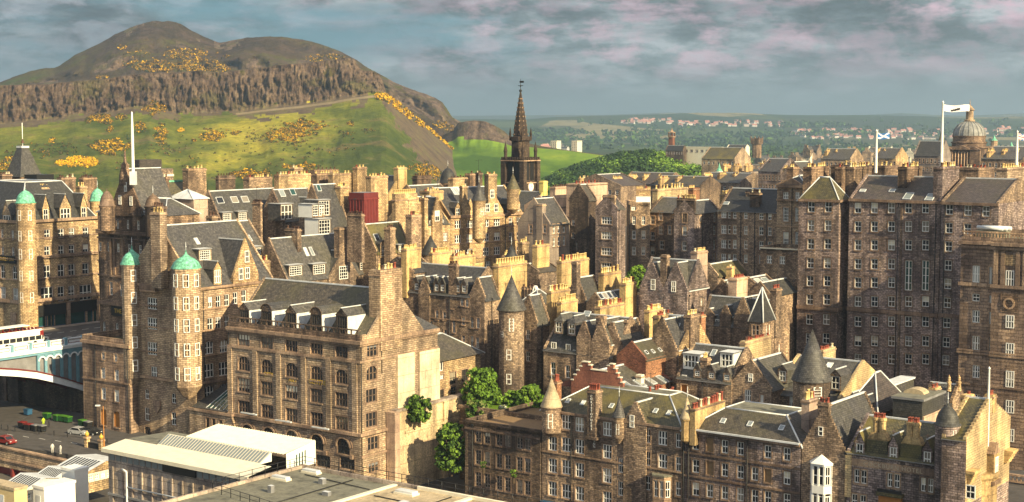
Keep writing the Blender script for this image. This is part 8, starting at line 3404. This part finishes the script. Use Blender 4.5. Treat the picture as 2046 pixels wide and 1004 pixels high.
def flag(px, py_top, py_bot, d, fx0, fx1, fy0, fy1, kind, label, lab2):
    p = P(px, py_bot, d)
    root = empty('flagpole', p, 0, label, 'flagpole')
    h = P(px, py_top, d).z - p.z
    b_ = MB()
    b_.lathe([(0.3, 0), (0.24, h * .6), (0.16, h), (0.25, h + .1), (0.02, h + .4)], 'white', 8)
    b_.build('pole', root)
    w = (fx1 - fx0) * d / F
    hh = (fy1 - fy0) * d / F
    zt = P(px, fy0, d).z - p.z
    n, m = 26, 14
    g = MB()
    def pt(u, v):
        wv_ = math.sin(u * 7.5) * 0.22 * u * w * 0.3
        return (0.2 + u * w, wv_, zt - v * hh - (0.12 * hh * math.sin(u * 5.0) + 0.16 * hh * u))
    for i in range(n):
        for j in range(m):
            u, v = (i + .5) / n, (j + .5) / m
            if kind == 'white':
                c = 'flag_white' if not (0.28 < u < 0.62 and 0.55 + (0.4 - u) * .8 < v < 0.85 + (0.4 - u) * .6) else 'dark_cloth'
            elif kind == 'saltire':
                c = 'flag_white' if min(abs(u - v), abs(u - (1 - v))) < 0.13 else 'flag_blue'
            else:
                q = min(abs(u - v), abs(u - (1 - v)))
                cr = min(abs(u - .5) * 1.6, abs(v - .5))
                c = 'flag_red' if cr < 0.10 else ('flag_white' if cr < 0.18 else ('flag_red' if q < 0.05 else ('flag_white' if q < 0.14 else 'flag_blue')))
            g.face([pt(i / n, (j + 1) / m), pt((i + 1) / n, (j + 1) / m), pt((i + 1) / n, j / m), pt(i / n, j / m)], c, True)
    fo = g.build('flag', None, p)
    tag(fo, lab2, 'flag')


flag(1881, 206, 332, 290, 1883, 1935, 209, 222, 'white', 'tall white flagpole on the slab roof, carrying the white flag', 'white flag streaming right from the tall pole before the dome')
flag(1750, 263, 346, 292, 1752, 1776, 265, 277, 'saltire', 'white flagpole on the slab roof, carrying the blue flag', 'blue flag with white diagonal cross')
flag(2031, 265, 330, 288, 2033, 2060, 266, 279, 'union', 'short white flagpole near the right edge, carrying the red white and blue flag', 'red white and blue crossed flag at the right edge')


def simple_house(name, label, cat, B, A, C, h, mat, roofm, rh, kind='y', rows=(), nwin=0, glass='glass', group=None):
    q = Bd(name, label, cat, B, A=A, C=C, base=P(*B).z - h, mat=mat, group=group)
    for r_ in rows:
        for k in range(nwin):
            q.winm('f', -q.L * (k + .5) / nwin, q.H - r_, q.L / nwin * 0.45, 1.7, 's')
    q.walls()
    if kind == 'flat':
        q.roof('flat', 0.6, topmat=roofm)
    else:
        q.roof(kind, rh, roofm)
    q.done()
    return q


# tower blocks beyond the brae
for A, B_, C, lab in ((1100, 1112, 1121, 'pale residential tower block beyond the green slope, left one of the pair'), (1142, 1153, 1163, 'pale residential tower block beyond the green slope, right one of the pair')):
    q = Bd('tower_block', lab, 'tower block', (B_, 283, 1900), A=A, C=C, base=P(B_, 313, 1900).z, mat='render_buff', trim='cream', group='pair of tower blocks')
    for k in range(8):
        for j in range(3):
            q.winm('f', -q.L * (j + .5) / 3, q.H - 1.8 - k * 2.0, q.L / 5, 1.0, 'o')
    q.mat = 'cream'
    q.walls()
    q.roof('flat', 0.8, topmat='felt_pale')
    q.done()
for i, (B, A, C, h, mat, rm, rh, kind, lab) in enumerate((
        ((1440, 296, 1050), 1366, 1447, 14, 'cream', 'slate_brown', 1, 'flat', 'long white modern block in front of the far wood'),
        ((1365, 300, 1060), 1330, 1372, 14, 'rubble_dark', 'slate_dark', 3, 'x', 'dark roofed hall left of the long white modern block'),
        ((1490, 296, 1080), 1452, 1498, 14, 'cream', 'slate_dark', 2, 'x', 'white block right of the long white modern one'),
        ((1468, 318, 820), 1402, 1500, 14, 'ashlar', 'slate_moss', 6, 'x', 'long stone school with mossy slate roof near the bright trees'),
        ((1240, 372, 560), 1140, 1290, 20, 'rubble', 'slate_purple', 4, 'y', 'dark slate roofed hall with pointed gable behind the chimneys'),
        ((1330, 368, 580), 1240, 1372, 20, 'rubble', 'slate_purple', 4, 'x', 'long dark slate roof behind the yellow chimney wall'),
        ((1400, 372, 520), 1300, 1440, 20, 'rubble_dark', 'slate_brown', 3, 'x', 'long brown slate roof with white rooflights below the brae'),
        ((1480, 365, 540), 1390, 1530, 20, 'rubble', 'slate', 3, 'x', 'grey slate roof under the copper spirelet'),
        ((1500, 347, 620), 1434, 1520, 20, 'render_grey', 'felt', 1, 'flat', 'flat-roofed grey block behind the orange brick chimney'),
        ((1560, 342, 520), 1515, 1600, 24, 'rubble_purple', 'slate', 4, 'x', 'stone tenement with gable behind the classical building'),
        ((1610, 352, 440), 1560, 1640, 24, 'rubble_purple', 'slate', 4, 'y', 'tenement gable left of the office slab chimneys'),
        ((1880, 310, 560), 1826, 1900, 22, 'render_grey', 'slate_dark', 5, 'x', 'big dark hall roof left of the dome'),
        ((2046, 318, 520), 1960, 2090, 22, 'rubble', 'slate', 4, 'x', 'slate roofed tenement right of the dome'),
        ((1700, 318, 620), 1640, 1725, 20, 'ashlar', 'slate', 4, 'x', 'stone tenement roof beyond the office slab, left of the blue flag'),
        ((1790, 316, 640), 1745, 1815, 20, 'ashlar_gold', 'slate', 4, 'x', 'golden stone tenement beyond the office slab, right of the blue flag'))):
    q = simple_house('distant_house', lab, 'building', B, A, C, h, mat, rm, rh, kind, rows=(2.4,) if h < 18 else (2.4, 5.6), nwin=7)
    if h >= 20:
        for k in range(3):
            q.chim(A + (B[0] - A) * (k + 0.6) / 3, B[1] - 16, d=B[2] + 8, L=1.0, W=6, h=6, pots=6, mat='render_buff', ph=0.7)
# brick campanile
ca = empty('brick_tower', P(1342, 300, 1100), GRID, 'slim red brick tower with open stone head in front of the far wood', 'tower')
b_ = MB()
h = P(1342, 264, 1100).z - P(1342, 300, 1100).z
b_.box(-1.7, 1.7, -1.7, 1.7, -4, h - 4, 'brick_red')
b_.build('shaft', ca)
b_ = MB()
b_.box(-2.1, 2.1, -2.1, 2.1, h - 4, h - 3.2, 'dressed')
for sx in (-1.5, 1.5):
    for sy in (-1.5, 1.5):
        b_.box(sx - .35, sx + .35, sy - .35, sy + .35, h - 3.2, h - 0.8, 'brick_red')
b_.box(-2.0, 2.0, -2.0, 2.0, h - 0.8, h, 'dressed')
b_.lathe([(1.5, h), (0.5, h + 1.5), (0.05, h + 3)], 'dressed', 8)
b_.build('belfry', ca)
# dark church tower among trees, spires and spirelets
for px, pyb, pyt, d, r, m, rm, lab in ((1512, 300, 274, 1150, 3.6, 'ashlar_sooty', 'slate_dark', 'dark square church tower among trees behind the white blocks'),
                                       (1880, 322, 256, 780, 2.6, 'ashlar_sooty', 'slate_moss', 'slender church spire behind the tall white flagpole'),
                                       (1437, 358, 326, 600, 1.3, 'cream', 'copper', 'tiny white turret with green copper spirelet on the slate roofs'),
                                       (1986, 292, 270, 1000, 2.2, 'dressed', 'copper', 'green copper spirelet right of the dome'),
                                       (2020, 325, 284, 560, 2.2, 'dressed', 'copper', 'pale green pointed roof near the right edge')):
    o = empty('spire_tower', P(px, pyb, d), GRID, lab, 'spire')
    h = P(px, pyt, d).z - P(px, pyb, d).z
    b_ = MB()
    b_.lathe([(r, -6), (r, h * 0.42), (r * 1.15, h * 0.44), (r * 1.15, h * 0.48)], m, 8, a0=R(22.5), smooth=False)
    b_.build('wall', o)
    b_ = MB()
    if 'square' in lab:
        b_.box(-r, r, -r, r, h * 0.48, h * 0.9, m)
        for sx in (-r, r):
            for sy in (-r, r):
                b_.lathe([(0.7, h * .9), (0.0, h * 1.1)], m, 5, sx * .9, sy * .9)
    else:
        b_.lathe([(r * 1.05, h * 0.48), (r * 0.4, h * 0.7), (0.06, h)], rm, 8, a0=R(22.5), smooth=False)
    b_.build('spire', o)

# many small distant tenements between the town and the wood
DT = []
for wall, rm, w, dp, h, rh in (('ashlar', 'slate', 22, 11, 13, 4), ('cream', 'slate_brown', 26, 11, 11, 4), ('rubble', 'slate', 18, 10, 14, 5), ('render_pink', 'slate_purple', 20, 10, 12, 4), ('brick_orange', 'slate', 16, 10, 10, 4), ('ashlar_gold', 'slate', 20, 10, 13, 4)):
    b_ = MB()
    b_.box(-w / 2, w / 2, -dp / 2, dp / 2, 0, h, wall)
    b_.face([(-w / 2, -dp / 2 - .4, h), (w / 2, -dp / 2 - .4, h), (w / 2, 0, h + rh), (-w / 2, 0, h + rh)], rm)
    b_.face([(w / 2, dp / 2 + .4, h), (-w / 2, dp / 2 + .4, h), (-w / 2, 0, h + rh), (w / 2, 0, h + rh)], rm)
    for sx in (-1, 1):
        b_.slabyz([(-dp / 2, h), (dp / 2, h), (0, h + rh + .4)], sx * w / 2 - .3, sx * w / 2 + .3, wall)
        b_.box(sx * w / 2 - .5, sx * w / 2 + .5, -1.6, 1.6, h + rh - 1.2, h + rh + 1.6, wall)
    for k in range(5):
        for j in range(int(h / 3.2)):
            x = -w / 2 + w * (k + .5) / 5
            b_.box(x - .55, x + .55, -dp / 2 - .05, -dp / 2 + .02, 1.6 + j * 3.2, 3.4 + j * 3.2, 'black')
            b_.box(x - .75, x + .75, -dp / 2 - .09, -dp / 2 - .0, 1.35 + j * 3.2, 1.55 + j * 3.2, 'white')
    DT.append(b_.mesh('distant_tenement'))
rs_ = random.Random(21)
n_ = 0
for (xa, xb, ya, yb, cnt) in ((1470, 1700, 318, 338, 30), (1590, 2046, 296, 322, 62), (1390, 1560, 336, 352, 16), (1700, 2046, 322, 334, 26), (1130, 1330, 352, 366, 12)):
    for _ in range(cnt):
        px, py = rs_.uniform(xa, xb), rs_.uniform(ya, yb)
        r = ray(px, py)
        d = min(1700, -46 / (r.z / r.y))
        q = r * (d / r.y)
        m = rs_.choice(DT)
        o = put('distant_tenement', m, None, (q.x, q.y, q.z - 15), GRID + rs_.choice((0, math.pi / 2)) + rs_.uniform(-.2, .2))
        tag(o, 'small distant stone or rendered tenement in the streets beyond the old town', 'tenement', 'distant tenements beyond the old town')


# ================================================================== trees and shrubs close by
def tree(name, label, cat, px, py_base, py_top, px_w, d, mats, seed, trunk=True, n=1500, flat=1.0, leaf=0.25, group=None):
    rg_ = random.Random(seed)
    p = P(px, py_base, d)
    h = P(px, py_top, d).z - p.z
    rad = px_w * d / F / 2
    root = empty(name, p, 0, label, cat, group)
    b_ = MB()
    nb = 7
    tips = []
    b_.lathe([(0.28, -1), (0.2, h * 0.3), (0.1, h * 0.7), (0.03, h * 0.9)], 'bark', 7)
    for k in range(nb):
        a = 6.283 * k / nb + rg_.uniform(-.3, .3)
        z0 = h * rg_.uniform(0.15, 0.5)
        tip = Vector((math.cos(a) * rad * 0.75, math.sin(a) * rad * 0.75, z0 + h * rg_.uniform(0.15, 0.35)))
        b_.tube((0, 0, z0), tip, 0.07, 'bark', 5)
    b_.build('trunk', root)
    v, f, m = [], [], []
    # clumps placed through an egg-shaped crown
    cl_ = []
    for k in range(int(40 + n / 28)):
        t = rg_.random()
        rr_ = rad * (0.5 + 0.62 * math.sin(math.pi * min(1, t * 0.8 + 0.16))) * math.sqrt(rg_.random()) * 0.92
        a = rg_.uniform(0, 6.283)
        cl_.append((Vector((rr_ * math.cos(a), rr_ * math.sin(a), h * (0.04 + 0.92 * t))), rad * rg_.uniform(0.09, 0.25), rg_.choice((0, 1, 1, 2))))
    for c, r_, tone in cl_:
        pal = {0: (0, 0, 1), 1: (0, 1, 1, 2), 2: (1, 2, 2)}[tone]
        tuft(v, f, m, c, r_, max(6, int(n / len(cl_) * 2.2)), pal, rg_, 0.9, leaf / max(r_, 0.3))
    stuff('crown', v, f, m, mats, None, None, parent=root)
    return root


LM = ['leaf_dark', 'leaf_mid', 'leaf_bright']
LB = ['leaf_mid', 'leaf_bright', 'leaf_bright']
tree('tree', 'bright green tree in the walled garden left of the round tower', 'tree', 962, 836, 734, 78, 264, LB, 1, n=4200)
tree('shrub', 'dull green shrub at the foot of the bright garden tree', 'shrub', 955, 838, 800, 46, 258, ['leaf_mid', 'leaf_mid', 'leaf_pale'], 2, n=1400)
tree('shrub', 'bright green bushy shrub beside the cone turret', 'shrub', 1060, 826, 772, 58, 262, LB, 3, n=2400)
tree('shrub', 'green shrub between the garden tree and the bright bushy one', 'shrub', 1025, 822, 782, 44, 264, LB, 4, n=1600)
tree('shrub', 'pale white-flowering shrub on the garden edge', 'shrub', 1006, 832, 812, 26, 256, ['leaf_pale', 'leaf_pale', 'white'], 5, n=700)
tree('shrub', 'dark green shrub growing on top of the buff retaining wall', 'shrub', 838, 842, 790, 50, 253, LM, 6, n=2000)
tree('tree', 'dark green tree filling the gap below the retaining wall', 'tree', 902, 940, 848, 68, 248, LM, 7, n=3600)
tree('tree', 'green tree showing between tenements beside the twin-gabled house', 'tree', 1274, 580, 530, 40, 312, LB, 8, n=1500)
tree('shrub', 'small dark shrub sprouting from the dark building front, higher one', 'shrub', 966, 934, 922, 14, 241, LM, 9, n=250)
tree('shrub', 'small dark shrub sprouting from the dark building front, lower one', 'shrub', 1026, 954, 938, 16, 238, LM, 10, n=250)
# garden terrace behind the dark building
gt = Bd('garden_terrace', 'raised walled garden terrace with grass behind the dark building', 'terrace', (1090, 842, 249), A=918, W=30, base=-64, mat='rubble_dark')
gt.w.box(-gt.L, 0, 0, 30, 0, gt.H, 'rubble_dark', 'park')
gt.w.box(-gt.L, 0, -0.3, 0.15, gt.H, gt.H + 0.8, 'rubble')
gt.done()
# ------------------------------------------------------------------ the air
def haze():
    b = bmesh.new()
    bmesh.ops.create_cube(b, size=1.0)
    me = bpy.data.meshes.new('haze')
    b.to_mesh(me)
    b.free()
    m = bpy.data.materials.new('haze')
    m.use_nodes = True
    t = m.node_tree
    for n in list(t.nodes):
        t.nodes.remove(n)
    o_ = t.nodes.new('ShaderNodeOutputMaterial')
    v = t.nodes.new('ShaderNodeVolumePrincipled')
    v.inputs['Density'].default_value = HAZE
    v.inputs['Color'].default_value = (0.52, 0.70, 0.90, 1)
    v.inputs['Anisotropy'].default_value = 0.5
    t.links.new(v.outputs[0], o_.inputs['Volume'])
    me.materials.append(m)
    o = put('haze', me)
    lo = min(q.co.z for q in GO.data.vertices) - 1.0
    hi = 330.0
    o.location = (0, 0, (lo + hi) / 2)
    o.scale = (84000, 84000, hi - lo)
    tag(o, kind='stuff')


HAZE = 0.00013
haze()
